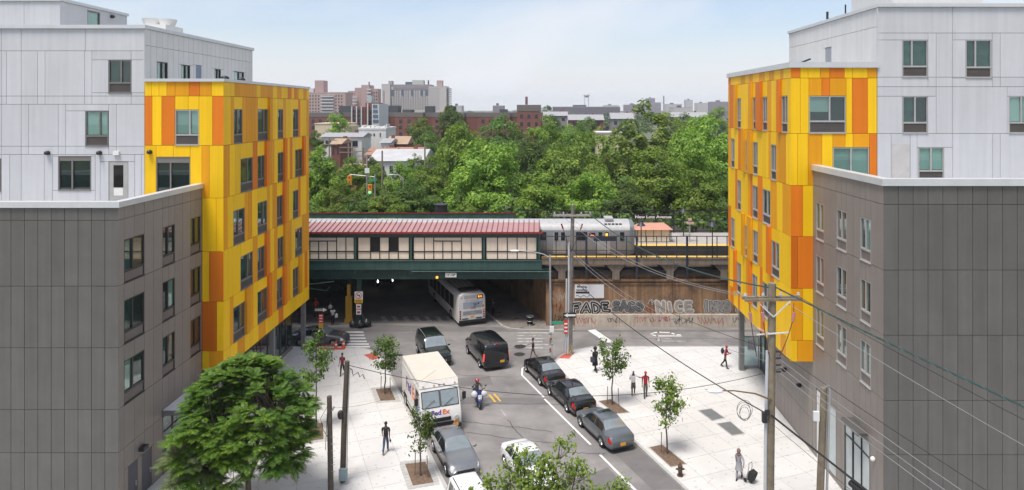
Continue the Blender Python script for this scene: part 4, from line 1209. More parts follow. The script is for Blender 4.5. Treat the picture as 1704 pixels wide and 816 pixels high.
# ------------------------------------------------------------------ leaves, trees
def leafmat(name, c0, c1, c2, trans=0.35):
    m = bpy.data.materials.new(name); m.use_nodes = True
    n, l = m.node_tree.nodes, m.node_tree.links
    n.clear()
    o = n.new('ShaderNodeOutputMaterial'); geo = n.new('ShaderNodeNewGeometry'); oi = n.new('ShaderNodeObjectInfo')
    cr = n.new('ShaderNodeValToRGB')
    cr.color_ramp.elements[0].color = (*c0, 1); cr.color_ramp.elements[1].color = (*c2, 1)
    e = cr.color_ramp.elements.new(0.5); e.color = (*c1, 1)
    nz = n.new('ShaderNodeTexNoise'); nz.inputs['Scale'].default_value = 0.55; nz.inputs['Detail'].default_value = 2
    l.new(geo.outputs['Position'], nz.inputs['Vector'])
    ad = n.new('ShaderNodeMath'); ad.operation = 'MULTIPLY_ADD'; ad.inputs[1].default_value = 0.55
    l.new(geo.outputs['Random Per Island'], ad.inputs[0])
    m2 = n.new('ShaderNodeMath'); m2.operation = 'MULTIPLY_ADD'; m2.inputs[1].default_value = 0.9; m2.inputs[2].default_value = -0.22
    l.new(nz.outputs['Fac'], m2.inputs[0]); l.new(m2.outputs[0], ad.inputs[2])
    l.new(ad.outputs[0], cr.inputs['Fac'])
    hs = n.new('ShaderNodeHueSaturation')
    mr = n.new('ShaderNodeMapRange'); mr.inputs['To Min'].default_value = 0.493; mr.inputs['To Max'].default_value = 0.516
    l.new(oi.outputs['Random'], mr.inputs['Value']); l.new(mr.outputs['Result'], hs.inputs['Hue'])
    mv = n.new('ShaderNodeMath'); mv.operation = 'MULTIPLY_ADD'; mv.inputs[1].default_value = 0.7; mv.inputs[2].default_value = 0.68
    l.new(oi.outputs['Random'], mv.inputs[0]); l.new(mv.outputs[0], hs.inputs['Value'])
    l.new(cr.outputs['Color'], hs.inputs['Color'])
    d = n.new('ShaderNodeBsdfPrincipled'); d.inputs['Roughness'].default_value = 0.55; d.inputs['Specular IOR Level'].default_value = 0.3
    t = n.new('ShaderNodeBsdfTranslucent')
    l.new(hs.outputs['Color'], d.inputs['Base Color'])
    gm = n.new('ShaderNodeMix'); gm.data_type = 'RGBA'; gm.blend_type = 'MULTIPLY'; gm.inputs['Factor'].default_value = 1; gm.inputs['B'].default_value = (1.08, 1.2, .5, 1)
    l.new(hs.outputs['Color'], gm.inputs['A']); l.new(gm.outputs['Result'], t.inputs['Color'])
    mx = n.new('ShaderNodeMixShader'); mx.inputs['Fac'].default_value = trans
    l.new(d.outputs[0], mx.inputs[1]); l.new(t.outputs[0], mx.inputs[2]); l.new(mx.outputs[0], o.inputs['Surface'])
    return m

LEAF = leafmat('leaf_mid_green', (0.055, 0.11, 0.016), (0.17, 0.265, 0.036), (0.37, 0.45, 0.07))
LEAFD = leafmat('leaf_dark_green', (0.034, 0.075, 0.018), (0.092, 0.16, 0.032), (0.22, 0.29, 0.055))
LEAFY = leafmat('leaf_yellow_green', (0.085, 0.14, 0.022), (0.18, 0.25, 0.042), (0.34, 0.40, 0.08))
LEAFA = leafmat('leaf_tree_of_heaven', (0.036, 0.082, 0.012), (0.085, 0.165, 0.024), (0.27, 0.33, 0.04))
WOOD = mat('bark', (0.10, 0.078, 0.06), 0.9, var=0.35, scale=4, bump=.5, bscale=14)
rng = np.random.default_rng(12)

def leaves_mesh(name, P, N, size, m, aspect=0.55, sd=0.3, fold=0.25):
    """one diamond leaf per row of P, facing N, all in one mesh"""
    n = len(P)
    N = N / (np.linalg.norm(N, axis=1, keepdims=True) + 1e-9)
    T = rng.normal(size=(n, 3)); T -= N * (T * N).sum(1, keepdims=True); T /= np.linalg.norm(T, axis=1, keepdims=True) + 1e-9
    B = np.cross(N, T)
    s = (size * np.exp(rng.normal(0, sd, n)))[:, None]
    a = P - T * s * .5; c = P + T * s * .5 - N * s * .12
    b = P + B * s * aspect * .5 - N * s * fold * .25; d = P - B * s * aspect * .5 - N * s * fold * .25
    V = np.stack([a, b, c, d], 1).reshape(-1, 3)
    F = np.arange(4 * n, dtype=np.int32)
    me = bpy.data.meshes.new(name)
    me.vertices.add(4 * n); me.loops.add(4 * n); me.polygons.add(n)
    me.vertices.foreach_set('co', V.ravel()); me.loops.foreach_set('vertex_index', F)
    me.polygons.foreach_set('loop_start', np.arange(0, 4 * n, 4, dtype=np.int32))
    me.polygons.foreach_set('loop_total', np.full(n, 4, dtype=np.int32))
    me.materials.append(m); me.update(calc_edges=True); me.validate()
    return me

def crown_points(n, seed, lobes=9, clumps=70, squash=0.85, cr=(.15, .26), top=1.0):
    """leaf points and normals of a unit crown: lobes, clumps on the lobes, leaves on the clumps' upper shells"""
    r = np.random.default_rng(seed)
    L = []
    for i in range(lobes):
        th = 2 * math.pi * (i / max(1, lobes - 2)) + r.uniform(-.4, .4)
        if i >= lobes - 2: L.append((r.uniform(-.2, .2), r.uniform(-.2, .2), r.uniform(.35, .5) * top, r.uniform(.4, .52)))
        else:
            q = r.uniform(.42, .62); L.append((q * math.cos(th), q * math.sin(th), r.uniform(-.4, .25), r.uniform(.32, .46)))
    L = np.array(L)
    C = []
    for k in range(clumps):
        b = L[r.integers(len(L))]
        d = r.normal(size=3); d[2] = d[2] * .8 + .25; d /= np.linalg.norm(d)
        C.append((*(b[:3] + d * b[3] * r.uniform(.75, 1.05)), r.uniform(*cr)))
    C = np.array(C)
    idx = r.integers(len(C), size=n)
    d = r.normal(size=(n, 3)); d[:, 2] = d[:, 2] * .8 + .35
    d /= np.linalg.norm(d, axis=1, keepdims=True)
    rad = C[idx, 3:4] * (r.uniform(.25, 1, size=(n, 1)) ** .45)
    P = C[idx, :3] + d * rad * np.array([1.15, 1.15, .75])
    P[:, 2] *= squash
    out = P.copy(); out /= np.linalg.norm(out, axis=1, keepdims=True) + 1e-6
    N = d * .6 + out * .5 + r.normal(size=(n, 3)) * .45 + np.array([0, 0, .55])
    return P, N, C

PROTO = {}
def proto(kind, k):
    key = (kind, k)
    if key not in PROTO:
        sd = k * 31 + {'round': 1, 'tall': 2, 'flat': 3, 'dark': 4}[kind]
        m = {'round': LEAF, 'tall': LEAF, 'flat': LEAFY, 'dark': LEAFD}[kind]
        if kind == 'flat':
            P, N, C = crown_points(15000, sd, 14, 120, .8, (.09, .16))
            P[:, 2] = P[:, 2]; N[:, 2] += .5
        else:
            P, N, C = crown_points(13500, sd, 10, 95, {'round': .9, 'tall': 1.0, 'dark': .95}[kind], (.13, .24))
        q0, q1 = np.quantile(P[:, 2], .005), np.quantile(P[:, 2], .997)
        rq = np.quantile(np.hypot(P[:, 0], P[:, 1]), .985)
        for A_ in (P, C):
            A_[:, 2] = (A_[:, 2] - (q0 + q1) / 2) / ((q1 - q0) / 2) * .95
            A_[:, :2] /= rq
        PROTO[key] = (leaves_mesh('crown', P, N, .062, m, .6), C)
    return PROTO[key]

def trunk_mb(base, top, r0, C=None, ctr=None, sc=None, n=9):
    """tapered trunk with limbs reaching towards clump centres"""
    b, t = Vector(base), Vector(top)
    mb = MB()
    pts = [b + (t - b) * (i / 5) + Vector((random.uniform(-.15, .15), random.uniform(-.15, .15), 0)) * (0 if i == 0 else 1) for i in range(6)]
    mb.tube(pts, [r0 * (1.25 if i == 0 else 1) * (1 - .12 * i) for i in range(6)], 8)
    if C is not None:
        for k in range(n):
            c = C[random.randrange(len(C))]
            e = Vector(ctr) + Vector((c[0] * sc[0], c[1] * sc[1], c[2] * sc[2])) * .85
            s_ = pts[random.choice((2, 3, 4, 5))]
            mid = s_ + (e - s_) * .5 + Vector((0, 0, .12 * (e - s_).length))
            mb.tube([s_, mid, e], [r0 * .45, r0 * .28, r0 * .08], 5, cap=False)
    return mb

def tree(kind, k, x, y, z0, ztop, rad, label, group, crown_h=None, name=None):
    me, C = proto(kind, k)
    H = ztop - z0
    ch = crown_h or min(H * .8, rad * 2.1)
    ctr = (x, y, ztop - ch * .5)
    t = thing(name or 'leafy_tree', label, 'tree', (x, y, z0), group)
    sc = (rad / 1.0, rad / 1.0, ch / 1.9)
    trunk_mb((x, y, z0), (x, y, ctr[2]), max(.14, rad * .055), C, ctr, sc).build('trunk', WOOD, t, 60)
    c = bpy.data.objects.new('crown', me)
    link(c, t, ctr)
    c.scale = sc; c.rotation_euler = (0, 0, random.uniform(0, 6.28))
    return t

def px(x, y, Y):
    return ((x - 895) * Y / 1150, 20 - (y - 182) * Y / 1150)

# trees behind the station; x, top and half-width as read from the photograph, each given its own distance
TG = 'trees beyond the railway'
TREES = [
    # kind, k, x, ytop, halfwidth(px), distance, z base, label
    ('round', 0, 532, 245, 45, 96, 5.2, 'bright green tree rising beside the left yellow facade, behind the canopy'),
    ('round', 1, 560, 300, 40, 86, 5.2, 'low bushy tree at the canopy behind the left yellow corner'),
    ('dark', 0, 596, 322, 34, 84, 5.2, 'low dark tree just above the crimson canopy edge, second from the left'),
    ('round', 2, 640, 318, 36, 84, 5.2, 'low light green tree above the canopy, below the traffic light'),
    ('dark', 1, 688, 300, 44, 88, 5.2, 'dark glossy tree above the canopy, below the white flat roof'),
    ('round', 3, 722, 262, 40, 100, 0, 'mid green tree right of the white flat roof'),
    ('tall', 0, 805, 236, 70, 92, 5.2, 'very large drooping green tree behind the middle of the canopy'),
    ('flat', 1, 772, 332, 22, 82, 5.2, 'small pale shrub like tree poking above the canopy near its right end'),
    ('round', 4, 768, 208, 52, 130, 0, 'rounded light tree standing behind the very large drooping one'),
    ('dark', 2, 757, 177, 40, 190, 0, 'dark round tree on the skyline below the pale hospital block'),
    ('round', 2, 702, 196, 33, 210, 0, 'grey green tree in front of the long brick block'),
    ('dark', 3, 716, 220, 40, 170, 0, 'dark tree with low crown in front of the brick block'),
    ('round', 5, 561, 190, 22, 190, 0, 'pale slim tree in front of the cream building'),
    ('dark', 1, 590, 228, 34, 165, 0, 'dark spreading tree before the small white building'),
    ('dark', 0, 525, 218, 18, 150, 0, 'dark narrow tree right at the left yellow corner'),
    ('dark', 0, 836, 193, 46, 160, 0, 'dark broad tree left of the brick wing with the chimney'),
    ('round', 1, 905, 194, 45, 165, 0, 'mid green tree below the brick wing with the chimney'),
    ('round', 0, 925, 262, 60, 118, 0, 'light tree between the drooping tree and the wooden pole'),
    ('dark', 2, 882, 236, 48, 125, 0, 'dark tree right behind the very large drooping tree'),
    ('tall', 1, 890, 290, 46, 90, 5.2, 'bright tree right behind the end of the pink station roof'),
    ('round', 3, 965, 222, 60, 120, 0, 'wide olive tree left of the tall yellowish locust'),
    ('tall', 2, 985, 290, 58, 92, 5.2, 'big leafy tree over the subway car, behind the wooden pole'),
    ('flat', 0, 1078, 171, 76, 125, 0, 'tall yellowish locust tree with layered branches, highest of the wood'),
    ('tall', 0, 1098, 250, 62, 96, 5.2, 'bright full tree over the platform shelter'),
    ('dark', 3, 1040, 306, 46, 86, 5.2, 'dark tree between the train and the shelter roof'),
    ('tall', 1, 1165, 284, 52, 90, 5.2, 'bright tree behind the far platform, near the right building'),
    ('round', 4, 1188, 194, 62, 118, 0, 'tall light tree close to the right yellow facade'),
    ('round', 5, 1150, 214, 52, 112, 0, 'mid green tree between the locust and the right facade'),
    ('dark', 2, 1222, 296, 40, 84, 5.2, 'tree half hidden behind the right yellow facade'),
    ('dark', 1, 1135, 190, 40, 260, 0, 'far grey green tree on the skyline right of the locust'),
    ('dark', 3, 975, 196, 26, 250, 0, 'dark tree beside the grey gabled roofs'),
    ('round', 2, 950, 208, 30, 230, 0, 'green tree left of the grey gabled roofs'),
    ('dark', 0, 911, 176, 12, 330, 0, 'small round tree on the skyline just right of the brick chimney'),
    ('round', 1, 1000, 212, 28, 200, 0, 'green tree below the grey gabled roofs'),
    ('dark', 1, 860, 212, 40, 150, 0, 'dark tree filling the gap below the long brick block'),
    ('round', 3, 655, 330, 26, 83, 5.2, 'yellow green low tree by the dark tank behind the canopy'),
    ('round', 5, 1195, 178, 22, 420, 0, 'distant round tree beside the right yellow facade'),
    ('dark', 3, 648, 212, 14, 240, 0, 'small tree right of the white building with the roof plant'),
    ('round', 0, 610, 268, 30, 130, 0, 'mid green tree beneath the white flat roof on the left'),
    ('round', 1, 690, 256, 20, 112, 0, 'round tree hiding the right end of the white roof'),
    ('dark', 2, 622, 262, 17, 112, 0, 'dark small tree at the left corner of the white roof'),
    ('round', 2, 628, 272, 26, 106, 0, 'light green tree standing before the white hall at its left end'),
    ('tall', 2, 668, 270, 30, 104, 0, 'full green tree standing before the middle of the white hall'),
    ('round', 4, 584, 262, 26, 110, 0, 'mid green tree in front of the timber coloured shed'),
    ('dark', 0, 700, 276, 22, 102, 0, 'dark tree in front of the right end of the white hall'),
    ('round', 3, 1012, 226, 34, 150, 0, 'olive tree covering the beige flat roofed shed'),
    ('dark', 1, 962, 203, 30, 215, 0, 'dark green tree in front of the wide grey gabled roof'),
    ('dark', 2, 1036, 200, 28, 215, 0, 'dark green tree in front of the white gabled house'),
    ('round', 5, 1142, 197, 34, 230, 0, 'grey green tree before the long grey roofed row house'),
    ('dark', 3, 922, 192, 24, 260, 0, 'dark green tree before the white house with grey roof'),
    ('dark', 2, 545, 262, 24, 120, 0, 'dark tree in the middle of the wood beside the left facade'),
]
for kind, k, x, yt, hw, Y, z0, lab in TREES:
    X, zt = px(x, yt, Y)
    rad = hw * Y / 1150 * 1.06
    tree(kind, k, X, Y, z0, zt, rad, lab, TG, crown_h=max(rad * 1.7, min((zt - z0) * .93, rad * 2.4)))

def mass(name, boxes, size, m, seed, clump=3.0):
    """one far or low mass of greenery nobody could count"""
    r = np.random.default_rng(seed)
    Ps, Ns = [], []
    for (x0, x1, y0, y1, z0, z1, n) in boxes:
        k = max(6, n // 90)
        C = np.stack([r.uniform(x0, x1, k), r.uniform(y0, y1, k), z0 + (z1 - z0) * r.uniform(.2, 1, k)], 1)
        idx = r.integers(k, size=n)
        d = r.normal(size=(n, 3)); d /= np.linalg.norm(d, axis=1, keepdims=True)
        Ps.append(C[idx] + d * clump * r.uniform(.3, 1, (n, 1)) * np.array([1.2, 1.2, .8])); Ns.append(d + np.array([0, 0, .7]))
    o = bpy.data.objects.new(name, leaves_mesh(name, np.concatenate(Ps), np.concatenate(Ns), size, m, .7))
    link(o); tag(o, kind='stuff')
    return o
mass('undergrowth', [(-45, 45, 77.5, 84, 4.8, 7.6, 7000), (-40, 45, 84, 100, 4.8, 8.0, 5000), (-50, 60, 100, 150, 0, 8.5, 16000), (-70, 80, 150, 200, 0, 9, 9000)], .5, LEAFD, 3, 1.3)
mass('treeline', [(-120, 140, 150, 260, 0, 8, 9000), (-160, 260, 260, 520, 1, 10, 9000)], 1.3, LEAFD, 5, 4.0)
mass('far_treeline', [(-300, 500, 520, 1000, 2, 11, 8000), (-200, 1000, 1000, 2200, 2, 13, 9000)], 4.5, LEAFD, 6, 9.0)

# ------------------------------------------------------------------ young street trees with stakes
def street_tree(x, y, h, cr, label, n, lean=0.0, seed=1, m=LEAF, leaf=.15, stakes=2, group='young street trees in the pavement pits', low=.38):
    r = random.Random(seed); nr = np.random.default_rng(seed)
    t = thing('street_tree', label, 'tree', (x, y, .13), group)
    mb = MB()
    base = Vector((x, y, .12)); top = Vector((x + lean, y, h * .93))
    pts = [base + (top - base) * (i / 7) + Vector((r.uniform(-.04, .04), r.uniform(-.04, .04), 0)) for i in range(8)]
    pts[0] = base
    mb.tube(pts, [.055, .05, .045, .04, .032, .025, .016, .008], 7)
    tips = []
    for k in range(26):
        f = r.uniform(low, .97); i = min(6, int(f * 7)); s_ = pts[i] + (pts[i + 1] - pts[i]) * (f * 7 - i)
        th = r.uniform(0, 6.283)
        reach = cr * (1.05 - .75 * abs((f - low) / (1 - low) - .35)) * r.uniform(.55, 1.05)
        e = s_ + Vector((math.cos(th) * reach, math.sin(th) * reach, reach * r.uniform(.5, 1.0)))
        mb.tube([s_, s_ + (e - s_) * .5 + Vector((0, 0, -.04)), e], [.016, .011, .004], 4, cap=False)
        for q in (.55, .8, 1.0): tips.append(s_ + (e - s_) * q)
    mb.build('trunk', WOOD, t, 60)
    T = np.array([tuple(p) for p in tips])
    idx = nr.integers(len(T), size=n)
    d = nr.normal(size=(n, 3))
    P = T[idx] + d * cr * .17
    N = d + np.array([0, 0, .7])
    o = bpy.data.objects.new('crown', leaves_mesh('crown', P - np.array([x, y, h * .6]), N, leaf, m, .6))
    link(o, t, (x, y, h * .6))
    for k in range(stakes):
        a = (-.33, .42)[k]
        s_ = MB(); s_.cyl((x + a, y + .12 - .3 * k, .1), (x + a * .9, y + .12 - .3 * k, 1.35), .025, n=6); s_.build('stake', mat('stake_wood', (.16, .10, .07), .8), t)
    return t
street_tree(-10.65, 48.2, 3.9, .95, 'young staked street tree on the kerb just behind the delivery truck', 1500, seed=2, low=.45, m=LEAFD)
street_tree(-6.35, 37.4, 3.75, .8, 'thin staked street tree beside the silver parked sedan, sparse grey green leaves', 750, seed=3, low=.4, m=LEAFD)
street_tree(5.0, 46.4, 4.5, 1.15, 'tall young street tree behind the two walking men, with thin open crown', 1500, seed=4, low=.42, m=LEAFD)
street_tree(7.45, 39.8, 4.55, 1.05, 'young street tree next to the fire hydrant, leaning crown of bright leaves', 1400, seed=5, low=.42, lean=-.15, stakes=1)
street_tree(-13.75, 42.9, 6.0, .95, 'dark slim street tree between the feathery tree and the crossing sedan', 1600, seed=6, low=.5, m=LEAFD, stakes=0)

# ------------------------------------------------------------------ the feathery tree of heaven in front of the podium
def frond(mb, p, d, up, L, r):
    """pinnate leaf: arching midrib with paired leaflets"""
    d = d.normalized(); side = d.cross(up)
    if side.length < 1e-3: side = d.cross(Vector((1, 0, 0)))
    side.normalize(); n_ = side.cross(d).normalized()
    k = 11
    P = []
    for i in range(k + 1):
        s_ = i / k
        P.append(p + d * (L * s_) - Vector((0, 0, 1)) * (L * .30 * s_ * s_) + n_ * (.06 * L * math.sin(s_ * 3)))
    V, Fc = [], []
    for i in range(1, k + 1):
        t = (P[i] - P[i - 1]).normalized()
        ll = L * .32 * math.sin(math.pi * (.2 + .72 * i / k)) * r.uniform(.85, 1.15); w = ll * .40
        for sg in (-1, 1):
            o = (side * sg * .93 + t * .42 - Vector((0, 0, .22))).normalized()
            a = P[i]; c = a + o * ll; m_ = a + o * ll * .45
            b = len(V)
            V += [a, m_ + t * w * .5, c, m_ - t * w * .5]; Fc.append((b, b + 1, b + 2, b + 3) if sg > 0 else (b, b + 3, b + 2, b + 1))
    V_ = len(V)
    for i in range(k):
        b = len(V); q = side * .008
        V += [P[i] - q, P[i] + q, P[i + 1] + q, P[i + 1] - q]; Fc.append((b, b + 1, b + 2, b + 3))
    mb.add(V, Fc)

def heaven_tree(x, y, h, R_, label, seed, ntip, name='feathery_tree', z_low=.22, m=LEAFA, L=(.5, .8), nf=(8, 12)):
    r = random.Random(seed)
    t = thing(name, label, 'tree', (x, y, .13))
    tr = MB(); fm = MB()
    base = Vector((x, y, .1)); fork = Vector((x + .1, y, h * .22))
    tr.tube([base, base + (fork - base) * .5 + Vector((.05, 0, 0)), fork], [.19, .15, .13], 9)
    limbs = []
    for k in range(9):
        th = k / 9 * 6.283 + r.uniform(-.3, .3)
        e = fork + Vector((math.cos(th) * R_ * .48, math.sin(th) * R_ * .48, h * r.uniform(.28, .5)))
        mid = fork + (e - fork) * .5 + Vector((0, 0, .25))
        tr.tube([fork, mid, e], [.085, .06, .035], 6, cap=False); limbs.append((mid, e))
    ctr = Vector((x, y, h * .60))
    for k in range(ntip):
        # upper shell of a broad dome, some inner tips
        v = r.uniform(-.75, 1.0); th = r.uniform(0, 6.283); rad = math.sqrt(max(0, 1 - max(0, abs(v) * (1 if v > 0 else .9)) ** 2)) * r.uniform(.72, 1.0)
        if k % 4 == 0: rad *= .6; v *= .75
        wob = 1 + .13 * math.sin(3 * th + seed) + .08 * math.sin(5 * th)
        p = ctr + Vector((math.cos(th) * rad * R_ * .84 * wob, math.sin(th) * rad * R_ * .84 * wob, v * h * .37))
        mid, e = min(limbs, key=lambda q: (q[1] - p).length)
        s_ = mid if r.random() < .4 else e
        tr.tube([s_, s_ + (p - s_) * .55 + Vector((0, 0, .18)), p], [.03, .02, .01], 4, cap=False)
        out = (p - ctr); out.z *= .6; out.normalize()
        nfr = r.randint(*nf)
        for i in range(nfr):
            a = 6.283 * i / nfr + r.uniform(-.25, .25)
            d = Vector((math.cos(a), math.sin(a), r.uniform(.05, .75))) + out * .7
            frond(fm, p + Vector((0, 0, r.uniform(-.1, .1))), d, Vector((0, 0, 1)), r.uniform(*L), r)
    tr.build('trunk', WOOD, t, 60)
    fm.build('crown', m, t)
    return t
heaven_tree(-14.35, 34.0, 7.7, 3.6, 'large feathery broad crowned tree in front of the brown podium', 21, 330)
heaven_tree(-16.15, 32.6, 5.4, 1.5, 'smaller paler feathery tree growing into the left side of the large feathery one', 23, 26, m=leafmat('leaf_pale_heaven', (.07, .09, .045), (.11, .145, .06), (.2, .22, .10)), L=(.65, .95))

# leafy top of the nearest tree, below the camera
def near_tree():
    x, y, h = -0.22, 16.0, 12.2
    r = random.Random(8); nr = np.random.default_rng(8)
    t = thing('near_tree', 'leafy yellow green tree top in front of the white car at the bottom', 'tree', (x, y, .13))
    tr = MB(); tr.tube([(x, y, .1), (x + .1, y, 4), (x, y, 8.5), (x + .1, y, 10.6)], [.22, .17, .1, .04], 9)
    tips = []
    spots = [(-.1, .1, 12.05), (.35, -.1, 11.95), (.75, .2, 12.2), (.95, 0, 11.8), (.2, .3, 11.5), (-.45, 0, 11.55), (-.9, .2, 11.35), (-1.25, 0, 11.1), (-.7, -.2, 11.0), (-.2, 0, 11.1), (.55, 0, 11.3), (.9, .2, 11.2), (1.15, .1, 11.7), (.2, -.2, 10.8), (.7, 0, 10.8), (-1.55, .1, 10.9), (-.4, .2, 10.7), (1.0, .1, 10.7), (-1.1, 0, 10.6), (1.5, .1, 11.15), (1.75, 0, 11.0), (1.95, .1, 10.85), (1.35, .1, 10.8), (2.0, .2, 11.25), (2.1, .1, 11.0), (-1.7, 0, 10.6), (2.3, .2, 10.8), (1.7, 0, 10.65), (0.3, .1, 11.9), (0.0, .1, 11.6), (.6, .1, 11.7), (-.2, .2, 11.8), (.45, .2, 11.1), (.1, 0, 11.3), (-.6, .1, 11.3)]
    for k in range(75):                       # the lower crown, round the trunk
        th, zz = r.uniform(0, 6.283), r.uniform(6.2, 10.4)
        q = r.uniform(.4, 1.0) * (2.5 - .32 * abs(zz - 8.4))
        spots.append((q * math.cos(th), q * math.sin(th) * .9, zz))
    for sx, sy, sz in spots:
        e = Vector((x + sx, y + sy, sz)); s_ = Vector((x + sx * .12, y + sy * .12, max(4.6, sz - 2.2 - .5 * abs(sx))))
        tr.tube([s_, s_ + (e - s_) * .6 + Vector((sx * .12, 0, 0)), e], [.045, .025, .008], 5, cap=False)
        for k in range(7):
            o = Vector((r.uniform(-.42, .42), r.uniform(-.4, .4), r.uniform(-.55, .12)))
            tr.tube([e - Vector((0, 0, .4)), e + o], [.008, .003], 3, cap=False)
            tips += [e + o, e + o * .6, e + o * .3]
    tr.build('trunk', WOOD, t, 60)
    T = np.array([tuple(p) for p in tips]); n = 19000
    idx = nr.integers(len(T), size=n); d = nr.normal(size=(n, 3))
    P = T[idx] + d * .07
    o = bpy.data.objects.new('crown', leaves_mesh('crown', P - np.array([x, y, 11.0]), d + np.array([0, -.3, .6]), .085, LEAFY, .55))
    link(o, t, (x, y, 11.0))
near_tree()

# ------------------------------------------------------------------ buildings beyond the railway
BRK = mat('red_brick', (.19, .072, .055), .85, var=.2, scale=.25, streak=.1); PBRK = mat('pink_brick', (.42, .29, .27), .85, var=.1, scale=.08)
PCON = mat('pale_facade', (.50, .46, .44), .8, var=.08, scale=.05); DGR = mat('dark_plant_room', (.06, .065, .07), .7); LGR = mat('light_cladding', (.5, .52, .54), .6)
CRM = mat('cream_render', (.60, .50, .36), .8, var=.1); WHR = mat('white_render', (.64, .63, .60), .8, var=.08, scale=.4, streak=.1)
WIN = mat('far_window', (.035, .04, .05), .2); BLU = mat('blue_glazing', (.10, .13, .18), .2); SHI = mat('grey_shingle', (.30, .30, .31), .8, var=.15); TANR = mat('tan_roof', (.36, .25, .17), .85, var=.2); BRNR = mat('russet_roof', (.3, .16, .11), .85, var=.2)

def block(parent, x0, x1, y0, y1, z0, z1, m, name='wall', roof=None, cap=.5):
    MB().box(x0, x1, y0, y1, z0, z1).build(name, m, parent)
    if roof: MB().box(x0 - .12, x1 + .12, y0 - .12, y1 + .12, z1 + .01, z1 + cap).build('parapet', roof, parent)
def wins(parent, x0, x1, y, z0, z1, nx, nz, w, h, m=WIN, skip=None):
    for i in range(nx):
        for j in range(nz):
            if skip and skip(i, j): continue
            x = x0 + (x1 - x0) * (i + .5) / nx; z = z0 + (z1 - z0) * (j + .5) / nz
            piece('window', parent, m, x - w / 2, x + w / 2, y - .08, y + .25, z - h / 2, z + h / 2)

# long six storey brick block
B = thing('apartment_block', 'long low red brick apartment block with dark parapet running behind the trees', 'building', (-50, 300, 0))
D = 300
segs = [(-106, -86, 0), (-86, -81, 4), (-81, -66, 0), (-66, -62, 4), (-62, -50, 0), (-50, -46, 5), (-46, -32, 0), (-32, -26, 4), (-26, -12, 0), (-12, -6, 4), (-6, 2, 0)]
for a, b, s_ in segs:
    block(B, a, b, D + s_, D + 22, 0, 16.6, BRK)
    MB().box(a - .1, b + .1, D + s_ - .1, D + 22, 16.61, 18.6).build('parapet', mat('grey_parapet', (.15, .13, .12), .85), B)
    if s_ == 0:
        n = max(2, round((b - a) / 3.6)); wins(B, a + .6, b - .6, D, 5.2, 16.2, n, 4, 1.3, 1.5, WIN)
for a, b, h in ((-88, -83, 21.5), (-67, -62, 21.6), (-60, -56, 19.8), (-50, -46.5, 21.4), (-41, -37, 21.3), (-17, -13.6, 20)):
    MB().box(a, b, D + 6, D + 14, 18.61, h).build('roof_plant', DGR, B)
B = thing('brick_wing', 'red brick wing with a brown chimney at the right end of the long block', 'building', (-4, 285, 0))
block(B, -8.5, 1.2, 283, 297, 0, 19.2, BRK, roof=MATS['grey_parapet'], cap=2.6)
wins(B, -8.2, .9, 283, 6, 18.6, 3, 4, 1.2, 1.6)
MB().box(-5.2, -4.2, 286, 288, 21.9, 25.2).build('chimney', mat('chimney_brick', (.16, .09, .1), .9), B)
# pink towers
B = thing('tower_block', 'pink brick tower block with a square roof tower, next to the left yellow facade', 'building', (-190, 600, 0))
block(B, -216, -167, 600, 622, 0, 34, PBRK, roof=PBRK, cap=.8); block(B, -195, -187.3, 604, 616, 34.9, 45.2, PBRK, 'roof_tower'); block(B, -203, -196, 604, 612, 34.91, 38.2, LGR, 'roof_room')
wins(B, -199, -189, 600, 8, 33, 4, 9, 1.0, 1.4); wins(B, -176.5, -169, 600, 8, 33, 3, 9, 1.0, 1.4)
for k in range(9): MB().box(-188, -177, 598.2, 600, 8.6 + k * 2.75, 9.7 + k * 2.75).build('balcony', LGR, B); 
wins(B, -187.5, -177.5, 600, 8.2, 33, 5, 9, 1.3, 1.5, BLU)
B = thing('tower_block', 'pink brick stepped tower block behind the dark red modern building', 'building', (-155, 640, 0))
sc = 640 / 1150
for a, b, yt in ((574, 588, 151), (588, 601, 146), (601, 614, 141.5), (614, 626, 147.5)):
    block(B, (a - 895) * sc, (b - 895) * sc, 640 + (yt - 141), 660, 0, 20 + (182 - yt) * sc, PBRK)
wins(B, (575 - 895) * sc, (588 - 895) * sc, 650, 8, 36, 3, 9, 1.1, 1.5); wins(B, (614 - 895) * sc, (626 - 895) * sc, 646.5, 8, 37, 3, 9, 1.1, 1.5)
for k in range(8): MB().box((585 - 895) * sc, (593 - 895) * sc, 641.5, 643.5, 9 + k * 3.1, 10.3 + k * 3.1).build('balcony', LGR, B); MB().box((611 - 895) * sc, (618 - 895) * sc, 638, 639.9, 16 + k * 3.1, 17.3 + k * 3.1).build('balcony', LGR, B)
MB().box((611 - 895) * sc, (612.6 - 895) * sc, 645, 646.5, 42.5, 45.5).build('flue', mat('blue_grey_flue', (.08, .08, .16), .6), B)
# hospital like pale block
B = thing('hospital_block', 'pale many windowed block with blue glass bays and roof plant on the skyline', 'building', (-135, 700, 0))
sc = 700 / 1150
X = lambda p: (p - 895) * sc
Z = lambda p: 20 + (182 - p) * sc
block(B, X(635), X(649), 700, 718, 0, Z(141), PCON, roof=PCON); block(B, X(649), X(715.5), 702, 726, 0, Z(144), PCON, roof=mat('mauve_band', (.26, .22, .24), .8), cap=2)
MB().box(X(654), X(715), 701.5, 702, Z(148), Z(143.6)).build('top_band', MATS['mauve_band'], B)
MB().box(X(637.8), X(639.8), 699.8, 700, Z(180), Z(151)).build('stair_glazing', MATS['mauve_band'], B)
wins(B, X(649), X(713), 702, Z(183), Z(149), 16, 10, 1.3, 1.2, WIN, lambda i, j: (i % 4 == 0 or i == 15) and j > 5)
for p in (652.5, 669, 685, 701, 710): MB().box(X(p - 2.2), X(p + 2.2), 701.7, 702.02, Z(160), Z(149.5)).build('glass_bay', BLU, B)
